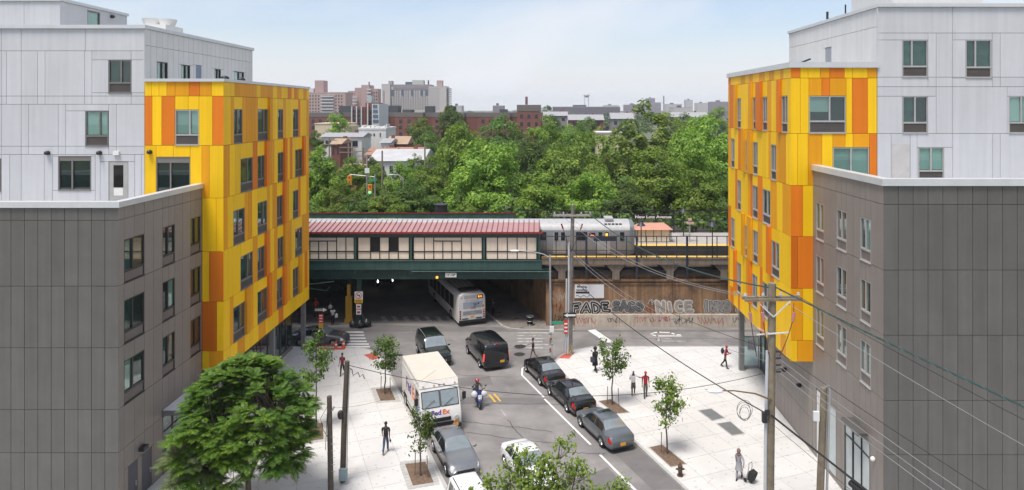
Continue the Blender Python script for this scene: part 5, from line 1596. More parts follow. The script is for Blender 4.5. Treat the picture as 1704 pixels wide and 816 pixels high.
MB().box(X(672), X(683), 708, 716, Z(141), Z(136)).build('roof_plant', mat('teal_plant', (.05, .12, .15), .6), B); MB().box(X(683.5), X(702.5), 708, 718, Z(143), Z(133)).build('roof_plant', mat('pale_plant', (.42, .44, .40), .6), B); MB().cyl((X(709.8), 712, Z(143)), (X(709.8), 712, Z(133)), .8).build('flue', DGR, B); MB().box(X(645), X(651), 704, 712, Z(141), Z(134.5)).build('roof_plant', SHI, B)
B = thing('pale_tower', 'pale tower with rows of side balconies right of the hospital block', 'building', (-95, 680, 0))
block(B, X(716), X(745), 690, 712, 0, Z(145), PCON, roof=PCON); block(B, X(728), X(737), 694, 704, Z(144), Z(134.5), PBRK, 'roof_tower')
wins(B, X(717), X(734), 690, Z(184), Z(146.5), 5, 10, 1.3, 1.2, SHI)
for k in range(12): MB().box(X(745.1), X(750.5), 692, 706, Z(183 - k * 3.1), Z(181.6 - k * 3.1)).build('balcony', SHI, B)
# dark red modern building with white fins
B = thing('modern_building', 'dark red modern building with white vertical fins and grey stair bays', 'building', (-58, 225, 0))
sc = 225 / 1150
for a, b, yt in ((585, 608, 178), (608, 620, 171)): block(B, X(a), X(b), 225 + (0 if a == 585 else .2), 240, 0, Z(yt), BRK)
block(B, X(620), X(632), 224, 238, 0, Z(173), LGR)
for p in (586, 594, 602, 612.5): MB().box(X(p - .9), X(p + .9), 224.4, 225, 0, Z(177 if p < 606 else 172)).build('fin', LGR, B)
for a, b in ((587, 593), (595, 601), (614, 619)):
    for j in range(5): piece('window', B, WIN, X(a), X(b), 224.9, 225.15, Z(187 + j * 7.5), Z(183 + j * 7.5))
for j in range(4): piece('window', B, BLU, X(622), X(629 + j * .7), 223.9, 224.1, Z(180 + j * 8.2), Z(174.5 + j * 8.2))
MB().box(X(606), X(612), 230, 234, Z(172), Z(159)).build('water_tank', mat('mint_tank', (.38, .45, .44), .7), B)
# small white building with roof plant
B = thing('white_building', 'small white rendered building with vents on its flat roof', 'building', (-44, 172, 0)); sc = 172 / 1150
block(B, X(597), X(642), 172, 184, 0, Z(216), WHR, roof=WHR, cap=.5)
wins(B, X(600), X(626), 172, Z(228), Z(221), 4, 1, .35, .6); piece('window', B, WIN, X(632), X(633.6), 171.9, 172.2, Z(228), Z(221.5))
m = MB()
for p, w, h in ((600, 1.5, 6), (611, 3.5, 5.2), (616, 3.0, 5.0), (625, 2, 4), (636, 1.8, 5), (640, .6, 8)): m.box(X(p - w), X(p + w), 174, 178, Z(213.9), Z(215 - h))
m.build('roof_plant', WHR, B)
B = thing('cream_building', 'cream rendered low building behind the pale slim tree', 'building', (-65, 200, 0)); sc = 200 / 1150
block(B, X(524), X(573), 200, 214, 0, Z(207), CRM, roof=CRM, cap=.3); block(B, X(573.2), X(579), 200.5, 213, 0, Z(210), CRM)

def house(x0, x1, Y, yr, ye, wall, roofm, label, flat_=False, dep=9, ridge_along=True, nwin=3):
    """house with its roof; x, ridge and eave read from the photograph at distance Y"""
    sc_ = Y / 1150
    a, b = (x0 - 895) * sc_, (x1 - 895) * sc_
    zr, ze = 20 - (yr - 182) * sc_, 20 - (ye - 182) * sc_
    t = thing('house', label, 'house', ((a + b) / 2, Y, 0), 'houses beyond the railway')
    ze = max(ze, 2.2)
    MB().box(a, b, Y, Y + dep, 0, ze).build('wall', wall, t)
    r_ = MB()
    if flat_:
        r_.box(a - .2, b + .2, Y - .2, Y + dep + .2, ze + .01, ze + .35)
    elif ridge_along:
        e = .4
        r_.add([(a - e, Y - e, ze), (b + e, Y - e, ze), (b + e, Y + dep + e, ze), (a - e, Y + dep + e, ze), (a - e, Y + dep / 2, max(zr, ze + .8)), (b + e, Y + dep / 2, max(zr, ze + .8))], [(0, 1, 5, 4), (2, 3, 4, 5), (1, 2, 5), (3, 0, 4), (0, 3, 2, 1)])
    r_.build('roof', roofm, t)
    w = (b - a) / nwin
    for i in range(nwin):
        piece('window', t, WIN, a + w * (i + .3), a + w * (i + .7), Y - .06, Y + .1, max(.6, ze - 2.2), ze - .9)
    MB().box(a + (b - a) * .7, a + (b - a) * .7 + .7, Y + dep * .5, Y + dep * .5 + .7, ze, max(zr, ze + 1) + .5).build('chimney', BRK, t)
house(535, 602, 160, 222, 228, WHR, SHI, 'long low house with a grey roof in front of the cream building')
house(551, 566, 150, 232, 240, BRK, TANR, 'little brick house with a pinkish tan roof among the left trees', nwin=2)
house(644, 676, 155, 228, 240, BRK, TANR, 'brick house with a broad tan roof right of the white building')
house(634, 648, 150, 232, 238, WHR, SHI, 'pale house with a grey roof touching the tan roofed house', nwin=2)
house(610, 652, 132, 248, 258, BRK, BRNR, 'brick house with a light brown roof behind the white flat roof')
house(656, 700, 134, 247, 256, BRK, BRNR, 'russet roofed house at the right behind the white flat roof')
house(615, 702, 120, 252, 268, WHR, mat('white_roof', (.42, .42, .42), .7, var=.15, scale=.5), 'large white walled hall with a bright white low roof', dep=14, nwin=6)
house(573, 612, 122, 270, 278, mat('timber_fence', (.30, .16, .09), .8), TANR, 'low timber coloured shed among the trees below the white hall', flat_=True, dep=4)
house(947, 1004, 270, 191, 200, BRK, SHI, 'house with a wide pale grey gabled roof left of the locust tree')
house(905, 944, 300, 186, 193, mat('grey_siding', (.24, .23, .23), .8), SHI, 'white house with grey roof next to the brick wing')
house(1018, 1056, 260, 188, 198, MATS['grey_siding'], SHI, 'white gabled house with grey roof touching the locust tree')
house(1118, 1178, 280, 187, 195, MATS['grey_siding'], SHI, 'long grey roofed row house right of the locust tree')
house(994, 1034, 190, 216, 222, CRM, WHR, 'beige flat roofed shed below the gabled houses', flat_=True)
house(918, 945, 420, 184, 187, WHR, WHR, 'distant white flat roofed house near the skyline', flat_=True)

# far skyline
def far_block(x0, x1, yt, Y, m, label, name='far_building', dep=30):
    sc_ = Y / 1150
    t = thing(name, label, 'building', ((x0 + x1) / 2 * sc_ - 895 * sc_, Y, 0), 'far buildings on the skyline')
    a, b, z = (x0 - 895) * sc_, (x1 - 895) * sc_, 20 + (182 - yt) * sc_
    MB().box(a, b, Y, Y + dep, 0, z).build('wall', m, t)
    MB().box(a, b, Y, Y + dep, z + .01, z + .8).build('roof', SHI, t)
    MB().box(a + (b - a) * .3, a + (b - a) * .5, Y + 5, Y + 12, z + .81, z + 3.5).build('roof_plant', DGR, t)
    return t, a, b, z
FARM = mat('far_mauve_wall', (.22, .19, .22), .9); FARP = mat('far_pale_wall', (.46, .44, .43), .9)
far_block(920, 1032, 178.5, 1100, mat('far_dark_line', (.12, .10, .12), .9), 'long dark low line of sheds on the skyline')
far_block(1072, 1100, 171, 1900, FARM, 'broad mauve hospital mass on the skyline')
t, a, b, z = far_block(1077, 1090, 164, 1950, FARM, 'stepped mauve tower rising from the broad mauve mass')
MB().cyl(((1104.5 - 895) * 1700 / 1150, 1700, 0), ((1104.5 - 895) * 1700 / 1150, 1700, 20 + 22 * 1700 / 1150), 2.2, 1.5).build('smoke_stack', FARM, None)
tag(bpy.data.objects['smoke_stack'], 'single thin smoke stack on the skyline', 'chimney')
for x0, x1, yt, Y, lab in ((1040, 1070, 175, 1500, 'low pale block left of the mauve mass'), (1108, 1135, 174, 1600, 'pale block just right of the smoke stack'), (1142, 1153, 167, 1800, 'narrow pale tower midway to the right facade'), (1160, 1178, 172, 1700, 'pale low slab near the right facade'), (1184, 1215, 170, 1400, 'mauve low slab touching the right yellow facade'), (1005, 1030, 176, 1700, 'low pale block left of the locust'), (752, 768, 177, 900, 'small pale block right of the pale tower'), (1120, 1150, 180, 900, 'white roofed shed in front of the smoke stack'), (900, 918, 180, 1500, 'pale shed just right of the brick wing'), (820, 838, 177, 800, 'dark low block above the brick parapet')):
    far_block(x0, x1, yt, Y, FARM if 'mauve' in lab or 'dark' in lab else FARP, lab)
wt = thing('water_tower', 'tiny pale water tower on thin legs on the skyline', 'water tower', ((976 - 895) * 1600 / 1150, 1600, 0))
xx = (976 - 895) * 1600 / 1150
m = MB(); m.ball((xx, 1600, 52), 7, (1, 1, .7), 12, 8); m.build('tank', FARP, wt, 180)
for dx, dy in ((-5, -5), (5, -5), (-5, 5), (5, 5)): MB().cyl((xx + dx * 1.2, 1600 + dy * 1.2, 0), (xx + dx * .8, 1600 + dy * .8, 50), .5, n=6).build('leg', FARP, wt)

hz = MB().box(-1600, 1600, -30, 2600, -1.2, 62)
hm = bpy.data.materials.new('haze'); hm.use_nodes = True
hm.node_tree.nodes.clear()
_o = hm.node_tree.nodes.new('ShaderNodeOutputMaterial'); _v = hm.node_tree.nodes.new('ShaderNodeVolumePrincipled')
_v.inputs['Color'].default_value = (.9, .94, 1, 1); _v.inputs['Density'].default_value = 0.00018; _v.inputs['Anisotropy'].default_value = 0.2
hm.node_tree.links.new(_v.outputs[0], _o.inputs['Volume'])
tag(hz.build('haze', hm), kind='stuff')
# ------------------------------------------------------------------ vehicles
def paint(name, col, rough=.28, metal=.0, coat=.8):
    return mat(name, col, rough, metal, var=.05, scale=1.2, coat=coat)
CARGL = mat('car_glass', (.018, .022, .024), .03, spec=.9, var=.02)
WSCR = mat('windscreen_glass', (.30, .34, .34), .06, .45, var=.1, scale=3, spec=.9)  # pale base colour stands in for sky reflected in the glass
TYRE = mat('tyre', (.016, .016, .017), .8)
RIM = mat('alloy_rim', (.5, .5, .52), .3, .8)
HLAMP = mat('headlamp_glass', (.62, .64, .66), .08, .3)
TLAMP = mat('tail_lamp', (.42, .012, .012), .15, coat=.6)
AMB = mat('amber_lamp_lens', (.7, .25, .02), .2)
PLATE = mat('gold_plate', (.78, .36, .03), .5)
SEAM = mat('panel_seam', (.012, .012, .013), .6)
SILL = mat('black_trim', (.02, .02, .021), .55)

SHAPES = {
 'sedan': [(0, .34, .60, .66, .80, .74), (.012, .26, .72, .84, .88, .80), (.05, .22, .84, .98, .95, .80), (.155, .19, .90, 1.05, .985, .80), (.30, .17, .92, 1.39, 1, .64), (.42, .165, .91, 1.45, 1, .66), (.55, .165, .90, 1.43, 1, .66), (.715, .17, .89, 1.0, .99, .82), (.88, .18, .80, .88, .965, .80), (.965, .22, .66, .72, .88, .72), (1, .30, .50, .56, .76, .62)],
 'suv': [(0, .45, .95, 1.25, .88, .74), (.012, .32, 1.0, 1.5, .94, .78), (.04, .27, 1.03, 1.68, .97, .77), (.20, .25, 1.04, 1.74, 1, .78), (.40, .24, 1.03, 1.76, 1, .79), (.57, .24, 1.02, 1.71, 1, .79), (.715, .25, 1.01, 1.12, .99, .87), (.88, .26, .97, 1.05, .975, .86), (.965, .30, .88, .96, .92, .80), (1, .38, .74, .82, .84, .74)],
 'van': [(0, .34, 1.06, 1.66, .95, .84), (.008, .28, 1.08, 1.78, .975, .86), (.04, .26, 1.08, 1.84, .99, .86), (.25, .25, 1.08, 1.86, 1, .87), (.50, .24, 1.08, 1.86, 1, .87), (.68, .24, 1.07, 1.79, 1, .84), (.845, .25, 1.05, 1.16, .99, .86), (.93, .27, .97, 1.06, .96, .84), (.98, .32, .84, .92, .90, .78), (1, .40, .70, .78, .82, .7)],
}
class Shell:
    def __init__(s, kind, L, W_, H):
        a = np.array(SHAPES[kind]); s.L, s.W = L, W_
        u = a[:, 0]; s.u = u; s.a = a
        s.k = H / a[:, 3].max()
    def par(s, u):
        a, U = s.a, s.u
        i = int(np.clip(np.searchsorted(U, u) - 1, 0, len(U) - 2))
        t = (u - U[i]) / (U[i + 1] - U[i])
        p1, p2 = a[i, 1:], a[i + 1, 1:]
        h = U[i + 1] - U[i]
        def sl(j):
            if j == 0 or j == len(U) - 1: return (a[min(j + 1, len(U) - 1), 1:] - a[max(j - 1, 0), 1:]) / (U[min(j + 1, len(U) - 1)] - U[max(j - 1, 0)]) * .3
            l = (a[j, 1:] - a[j - 1, 1:]) / (U[j] - U[j - 1]); r = (a[j + 1, 1:] - a[j, 1:]) / (U[j + 1] - U[j])
            return np.where(l * r > 0, 2 * l * r / (l + r + 1e-12), 0)
        m1, m2 = sl(i) * h, sl(i + 1) * h
        return (2 * t**3 - 3 * t**2 + 1) * p1 + (t**3 - 2 * t**2 + t) * m1 + (-2 * t**3 + 3 * t**2) * p2 + (t**3 - t**2) * m2
    def ring(s, u):
        zb, zl, zt, wb, wt = s.par(u)
        zb, zl, zt = zb * s.k, zl * s.k, zt * s.k
        w, t = wb * s.W / 2, wt * s.W / 2
        x = (u - .5) * s.L
        return [Vector(p) for p in ((x, w * .86, zb), (x, w * .975, zb + (zl - zb) * .16), (x, w * 1.0, zb + (zl - zb) * .58), (x, w * .965, zl), (x, t + (w * .965 - t) * .04, zt - (zt - zl) * .07 - .012), (x, t * .80, zt), (x, 0, zt + .018))]
    def pt(s, u, t, off=0.0, side=1):
        """t 0..6 from sill to roof centre; beyond 6 it comes down the other side"""
        if t > 6: t, side = 12 - t, -side
        r = s.ring(u); i = min(5, int(t)); f = t - i
        p = r[i] + (r[i + 1] - r[i]) * f
        if off:
            e = r[i + 1] - r[i]; q = s.ring(min(1, u + .01))[i] if u < .99 else r[i]
            fwd = (s.ring(min(.999, u + .008))[i] * (1 - f) + s.ring(min(.999, u + .008))[i + 1] * f) - (s.ring(max(.001, u - .008))[i] * (1 - f) + s.ring(max(.001, u - .008))[i + 1] * f)
            n = e.cross(fwd); n.normalize()
            if n.dot(Vector((0, p.y, p.z - .6 * s.k))) < 0: n = -n
            p = p + n * off
        return Vector((p.x, p.y * side, p.z))
    def body(s, n=46):
        mb = MB(); rings = []
        us = sorted(set([0, .006, .994, 1] + [i / n for i in range(n + 1)]))
        for u in us:
            r = s.ring(u)
            rings.append([Vector((p.x, -p.y, p.z)) for p in r] + [p for p in r[-2::-1]])
        mb.rows(rings, True)
        k = len(rings[0])
        mb.f.append(tuple(range(k - 1, -1, -1))); mb.m.append(0)
        mb.f.append(tuple((len(rings) - 1) * k + i for i in range(k))); mb.m.append(0)
        return mb
    def patch(s, mb, u0, u1, t0, t1, off=.007, side=1, nu=6, nt=3, tf=None):
        rows = []
        for i in range(nu + 1):
            u = u0 + (u1 - u0) * i / nu
            a, b = (t0, t1) if tf is None else tf(u)
            rows.append([s.pt(u, a + (b - a) * j / nt, off, side) for j in range(nt + 1)])
        mb.rows(rows)
        return mb

def wheels(t, L, W_, r, xf, xr, rim=RIM, wd=.21):
    for x, in ((xf,), (xr,)):
        for sd in (1, -1):
            y = sd * (W_ / 2 + .006)
            m = MB()
            pts = [(-wd, r * .92), (-wd * .9, r), (-wd * .12, r), (-.0, r * .93), (.004, r * .66)]
            rings = [[(x + q * math.cos(k / 18 * 6.2832), y + sd * o, r + q * math.sin(k / 18 * 6.2832)) for k in range(18)] for o, q in pts]
            m.rows(rings, True)
            w = m.build('wheel', TYRE, t, 50)
            q = MB(); q.cyl((x, y - sd * .05, r), (x, y - sd * .012, r), r * .66, n=18)
            for k in range(5):
                a = k / 5 * 6.2832
                q.bar((x, y + sd * .004, r), (x + math.cos(a) * r * .6, y - sd * .004, r + math.sin(a) * r * .6), .03, .06, up=(0, 1, 0))
            q.cyl((x, y - sd * .03, r), (x, y + sd * .008, r), r * .15, n=10)
            q.build('rim', rim, w, 40)

def arches(t, sh, r, xf, xr):
    for x in (xf, xr):
        for sd in (1, -1):
            m = MB(); u = x / sh.L + .5
            y = sd * (sh.W / 2 + .004)
            k = 14
            pin = [(x + r * 1.0 * math.cos(math.pi * i / k), r + r * 1.0 * math.sin(math.pi * i / k)) for i in range(k + 1)]
            po = [(x + r * 1.16 * math.cos(math.pi * i / k), r + r * 1.16 * math.sin(math.pi * i / k)) for i in range(k + 1)]
            m.rows([[(a, y - sd * .01, z) for a, z in pin], [(a, y, z) for a, z in po]])
            m.add([(x - r, y - sd * .03, .2)] + [(a, y - sd * .03, z) for a, z in pin] + [(x + r, y - sd * .03, .2)], [tuple(range(k + 3))])
            m.build('wheel_arch', BLACK, t)

def car(name, label, cat, pos, heading, kind, L, W_, H, pm, group=None, plate=True, roofm=None, sunroof=False, rails=False, tail=None, glassm=None, lights_on=False, priv=False):
    t = thing(name, label, cat, (0, 0, 0), group)
    sh = Shell(kind, L, W_, H)
    sh.body().build('body', pm, t, 38)
    gl = CARGL
    cow, rf_, rr_, rb_ = {'sedan': (.712, .56, .292, .165), 'suv': (.712, .58, .06, .012), 'van': (.842, .69, .05, .01)}[kind]
    m = MB(); sh.patch(m, rf_, cow - .006, 4.12, 7.88, .006, 1, 8, 12); m.build('windscreen', WSCR, t, 60)
    if kind == 'sedan':
        m = MB(); sh.patch(m, rb_ + .006, rr_ - .004, 4.15, 7.85, .006, 1, 8, 12); m.build('rear_window', glassm or WSCR, t, 60)
    else:
        m = MB(); sh.patch(m, .002, .034, 3.35, 8.65, .006, 1, 4, 14); m.build('rear_window', gl, t, 60)
    bp = {'sedan': .43, 'suv': .42, 'van': .62}[kind]
    ua, ub = {'sedan': (.215, .67), 'suv': (.09, .675), 'van': (.10, .80)}[kind]
    cuts = {'sedan': [(ua, bp - .008), (bp + .008, ub)], 'suv': [(ua, .225), (.24, bp - .008), (bp + .008, ub)], 'van': [(ua, .34), (.36, bp - .01), (bp + .01, ub)]}[kind]
    for sd in (1, -1):
        for a, b in cuts:
            m = MB(); sh.patch(m, a, b, 3.12, 3.86, .005, sd, 8, 3); m.build('side_window', gl, t, 60)
        sm = MB()
        for u in {'sedan': (.255, .43, .63), 'suv': (.24, .42, .64), 'van': (.36, .62, .78)}[kind]:
            sh.patch(sm, u - .0016, u + .0016, 1.1, 3.05, .004, sd, 1, 5)
        sh.patch(sm, .08, .92, .95, 1.08, .004, sd, 20, 1)
        sm.build('door_seam', SEAM, t)
        for u in {'sedan': (.30, .475), 'suv': (.28, .46), 'van': (.40, .66)}[kind]:
            p = sh.pt(u, 2.62, .012, sd); MB().box(p.x - .09, p.x + .09, p.y - .012, p.y + .012, p.z - .014, p.z + .014).build('door_handle', pm, t)
        p = sh.pt(ub - .012, 3.05, .0, sd)
        m = MB(); m.ball((p.x, p.y + sd * .13, p.z + .06), .12, (.55, 1, .62), 8, 6); m.build('mirror', pm if kind == 'sedan' else SILL, t, 180)
        m = MB()
        hu = (.935, .985) if kind != 'van' else (.93, .985)
        sh.patch(m, hu[0], hu[1], 2.25, 3.55, .008, sd, 4, 3)
        o = m.build('headlight', emit('lit_headlight', (1, .93, .8), 5.0) if lights_on else HLAMP, t, 60)
        m = MB()
        if kind == 'sedan': sh.patch(m, .004, .062, 2.3, 3.45, .008, sd, 4, 3)
        else: sh.patch(m, .001, .03, 1.9 if kind == 'van' else 2.2, 3.25 if kind == 'van' else 3.3, .009, sd, 3, 4)
        m.build('tail_light', tail or TLAMP, t, 60)
    xf, xr = {'sedan': (.315 * L, -.275 * L), 'suv': (.315 * L, -.275 * L), 'van': (.33 * L, -.29 * L)}[kind]
    r = {'sedan': .325, 'suv': .37, 'van': .33}[kind]
    arches(t, sh, r, xf, xr); wheels(t, L, W_, r, xf, xr)
    zf = .30 * sh.k
    zr_ = {'sedan': .42, 'suv': .6, 'van': .5}[kind]
    x1 = L / 2
    m = MB(); m.box(x1 - .09, x1 + .015, -W_ * .27, W_ * .27, .33 * H / 1.45, .57 * H / 1.45); m.box(x1 - .1, x1 + .006, -W_ * .36, W_ * .36, .19 * H / 1.45 + .05, .25 * H / 1.45 + .04); m.build('grille', SILL, t)
    if kind != 'sedan':
        for k in range(7): MB().box(x1 + .016, x1 + .022, -W_ * .25 + k * W_ * .075, -W_ * .22 + k * W_ * .075, .36 * H / 1.45, .49 * H / 1.45).build('grille_slot', CHROME, t)
    pl = MB(); zz = {'sedan': .60, 'suv': .80, 'van': .62}[kind] * H / {'sedan': 1.45, 'suv': 1.76, 'van': 1.86}[kind]
    pl.box(-x1 - (.02 if kind != 'sedan' else .022), -x1 + .02, -.17 + (0 if kind != 'van' else -.45), .17 + (0 if kind != 'van' else -.45), zz - .09 - (.1 if kind == 'sedan' else 0), zz + .08 - (.1 if kind == 'sedan' else 0))
    pl.build('number_plate', PLATE if plate else WHITE, t)
    m = MB(); m.box(-x1 - .006, -x1 + .06, -W_ * .37, W_ * .37, .28, .36 if kind == 'sedan' else .46); m.build('bumper_trim', SILL, t)
    if sunroof:
        m = MB(); sh.patch(m, .46, .54, 5.05, 6.95, .004, 1, 3, 8); m.build('sunroof', CARGL, t, 60)
    if rails:
        for sd in (1, -1):
            m = MB(); m.tube([sh.pt(u, 4.75, .05, sd) for u in (.1, .2, .35, .5, .57)], .022, 6); m.build('roof_rail', STEEL if rails == 1 else SILL, t)
    if kind == 'van':
        m = MB(); m.box(-x1 + .01, -x1 + .12, -.14, .14, H - .05, H - .0); m.build('brake_light', TLAMP, t)
    t.location = (pos[0], pos[1], 0.004)
    t.rotation_euler = (0, 0, R(heading))
    return t

AWAY, TOWARDS = 112.3, -67.7
BLK = paint('black_car_paint', (.010, .010, .011), .2); BLK2 = paint('deep_black_paint', (.008, .009, .011), .18); GRN = paint('dark_green_paint', (.008, .014, .012), .2)
GRY = paint('grey_metallic_paint', (.16, .18, .195), .3, .55); SLV = paint('dark_silver_paint', (.20, .205, .215), .3, .5); SGR = paint('slate_metallic_paint', (.15, .155, .16), .26, .5); WHT = paint('white_car_paint', (.74, .74, .74), .3)
PG = 'cars parked along the right kerb'
car('parked_car', 'black sedan at the head of the right parked row, pale number plate', 'car', (.44, 51.55), AWAY, 'sedan', 4.6, 1.8, 1.46, BLK, PG, plate=False)
car('parked_car', 'shiny black sedan between the other black sedan and the grey one, gold plate', 'car', (2.2, 47.2), AWAY, 'sedan', 4.85, 1.84, 1.46, BLK2, PG)
car('parked_car', 'grey sedan with sunroof at the near end of the right parked row', 'car', (4.05, 42.45), AWAY, 'sedan', 4.8, 1.82, 1.46, GRY, PG, sunroof=True)
car('parked_car', 'dark silver sedan facing the camera by the left kerb ahead of the delivery truck', 'car', (-4.78, 39.45), TOWARDS, 'sedan', 4.8, 1.82, 1.46, SLV)
car('white_suv', 'white off road car cut by the bottom edge, in front of the silver sedan', 'car', (-2.95, 32.8), TOWARDS, 'suv', 4.6, 1.8, 1.75, WHT, rails=2)
car('white_car', 'white sedan driving down the lane behind the yellow green tree top', 'car', (-.55, 37.75), TOWARDS, 'sedan', 4.7, 1.8, 1.45, WHT)
car('dark_suv', 'dark green sport utility car with roof rails driving towards the camera beside the black van', 'car', (-8.45, 55.75), TOWARDS, 'suv', 4.95, 2.02, 1.84, GRN, rails=1)
car('black_van', 'black cargo van with lit red tail lamps driving away in the middle of the road', 'van', (-4.15, 55.3), AWAY, 'van', 5.3, 2.12, 2.05, BLK2, tail=emit('lit_tail_lamp', (.8, .04, .03), .9))
car('crossing_car', 'slate grey sedan coming out of the cross street on the left at the zebra stripes', 'car', (-18.65, 59.05), -4, 'sedan', 4.85, 1.85, 1.44, SGR, sunroof=True, glassm=CARGL)
car('oncoming_car', 'car with lit headlights deep in the dark underpass', 'car', (-17.9, 79.4), TOWARDS, 'suv', 4.6, 1.85, 1.7, BLK, lights_on=True)

# delivery truck
def delivery_truck():
    t = thing('delivery_truck', 'white step van delivery truck with purple and orange lettering parked at the left kerb', 'truck')
    wp = mat('truck_white', (.66, .65, .62), .45, var=.06, scale=1.2, streak=.06); rp = mat('truck_roof', (.56, .51, .44), .7, var=.06, scale=1.5)
    PUR = mat('purple_ink', (.10, .035, .25), .5); ORA = mat('orange_ink', (.62, .12, .02), .5)
    w = 1.2
    prof = [(-2.75, .42), (2.62, .42), (2.66, .6), (2.62, 1.02), (2.46, 1.36), (2.02, 2.3), (1.95, 2.42), (-2.75, 2.42)]
    m = MB()
    rings = []
    for y, s_ in ((-w, .985), (-w + .05, 1), (w - .05, 1), (w, .985)):
        rings.append([(x * s_ + (0 if s_ == 1 else 0), y, 1.4 + (z - 1.4) * s_) for x, z in prof])
    m.rows(rings, True); k = len(prof)
    m.f.append(tuple(range(k - 1, -1, -1))); m.m.append(0); m.f.append(tuple(3 * k + i for i in range(k))); m.m.append(0)
    m.build('body', wp, t, 30)
    m = MB(); m.box(-2.74, 1.86, -w + .02, w - .02, 2.42, 2.72); b = m.build('upper_body', wp, t)
    m = MB(); m.box(-2.70, 1.8, -w + .06, w - .06, 2.722, 2.75)
    m.build('roof', rp, t)
    m = MB(); m.add([(1.86, -w + .02, 2.42), (2.0, -w + .03, 2.42), (1.86, -w + .02, 2.71), (1.86, w - .02, 2.42), (2.0, w - .03, 2.42), (1.86, w - .02, 2.71)], [(0, 1, 2), (3, 5, 4), (1, 4, 5, 2), (0, 3, 4, 1), (0, 2, 5, 3)]); m.build('visor', wp, t)
    # windscreen panes on the slope
    a = Vector((2.46, 0, 1.36)); c = Vector((2.02, 0, 2.3)); n = Vector((.94, 0, .44)).normalized() * .012
    for y0, y1 in ((-1.08, -.03), (.03, 1.08)):
        p0 = a + (c - a) * .10 + n; p1 = a + (c - a) * .93 + n
        m = MB(); m.add([(p0.x, y0, p0.z), (p0.x, y1, p0.z), (p1.x, y1, p1.z), (p1.x, y0, p1.z)], [(0, 1, 2, 3)]); m.add([(p0.x - .02, y0, p0.z), (p0.x - .02, y1, p0.z), (p1.x - .02, y1, p1.z), (p1.x - .02, y0, p1.z)], [(0, 3, 2, 1)])
        m.build('windscreen', WSCR, t)
        m = MB()
        for q, r_ in (((p0.x, y0, p0.z), (p0.x, y1, p0.z)), ((p1.x, y0, p1.z), (p1.x, y1, p1.z)), ((p0.x, y0, p0.z), (p1.x, y0, p1.z)), ((p0.x, y1, p0.z), (p1.x, y1, p1.z))): m.bar(q, r_, .04, .03)
        m.bar((p0.x + .02, y0 + .2, p0.z + .05), (p0.x - .1, y0 + .75, p0.z + .35), .02, .02)
        m.build('window_frame', SILL, t)
    tl = (90 - 21, 0, 90)
    text('Fed', .36, PUR, t, (2.565, -.30, 1.17), rot=tl, bold=.012, name='lettering', sx=1.15); text('Ex', .36, ORA, t, (2.565, .27, 1.17), rot=tl, bold=.012, name='lettering', sx=1.15)
    text('Fed', .95, PUR, t, (-.75, -w - .006, 1.62), rot=(90, 0, 0), bold=.02, name='lettering', sx=1.05); text('Ex', .95, ORA, t, (.75, -w - .006, 1.62), rot=(90, 0, 0), bold=.02, name='lettering', sx=1.05)
    m = MB(); m.box(2.6, 2.68, -.55, .55, .72, .92); m.box(2.6, 2.7, -.7, .7, .52, .66); m.build('grille', SILL, t)
    m = MB(); m.box(2.55, 2.82, -1.15, 1.15, .34, .5); m.build('bumper', SILL, t)
    for y in (-.9, .9):
        m = MB(); m.cyl((2.6, y, .84), (2.69, y, .84), .12, n=14); m.build('headlight', HLAMP, t, 40)
        m = MB(); m.box(2.6, 2.68, y - .13, y + .13, .6, .68); m.build('indicator', AMB, t)
    pl = MB(); pl.box(2.82, 2.835, .62, .95, .42, .58); pl.build('number_plate', PLATE, t)
    for k, y in enumerate((-.95, -.3, 0, .3, .95)):
        MB().box(1.98, 2.02, y - .05, y + .05, 2.52, 2.56).build('marker_lamp', AMB, t)
    for sd in (1, -1):
        m = MB(); m.box(1.25, 1.95, sd * (w - .0), sd * (w + .012), 1.35, 2.2); m.build('side_window', CARGL, t)
        m = MB(); m.box(1.18, 1.2, sd * (w + .002), sd * (w + .01), .6, 2.3); m.box(-2.7, 2.2, sd * (w + .002), sd * (w + .012), .58, .64); m.build('door_seam', SILL, t)
        m = MB(); m.tube([(2.2, sd * w, 1.5), (2.35, sd * (w + .22), 1.6), (2.35, sd * (w + .22), 2.1), (2.15, sd * w, 2.2)], .018, 5); m.box(2.3, 2.36, sd * (w + .12), sd * (w + .34), 1.65, 2.05); m.build('mirror', SILL, t)
    m = MB(); m.box(1.3, 1.9, -w - .02, -w - .012, 1.0, 1.32); m.build('blue_notice', mat('blue_notice', (.05, .2, .42), .5), t)
    for x in (1.85, -1.7):
        for sd in (1, -1):
            m = MB(); m.cyl((x, sd * (w - .28), .38), (x, sd * (w + .005), .38), .38, n=18); wo = m.build('wheel', TYRE, t, 40)
            q = MB(); q.cyl((x, sd * (w - .1), .38), (x, sd * (w + .012), .38), .22, n=14); q.build('rim', STEEL, wo, 40)
            m = MB(); m.box(x - .5, x + .5, sd * (w - .3), sd * (w + .001), .40, .84); m.build('wheel_arch', BLACK, t)
    m = MB(); m.box(-2.5, 2.4, -.9, .9, .3, .45); m.build('chassis', BLACK, t)
    t.location = (-7.02, 45.25, .004); t.rotation_euler = (0, 0, R(TOWARDS)); t.scale = (1.1, 1.06, 1.1)
delivery_truck()

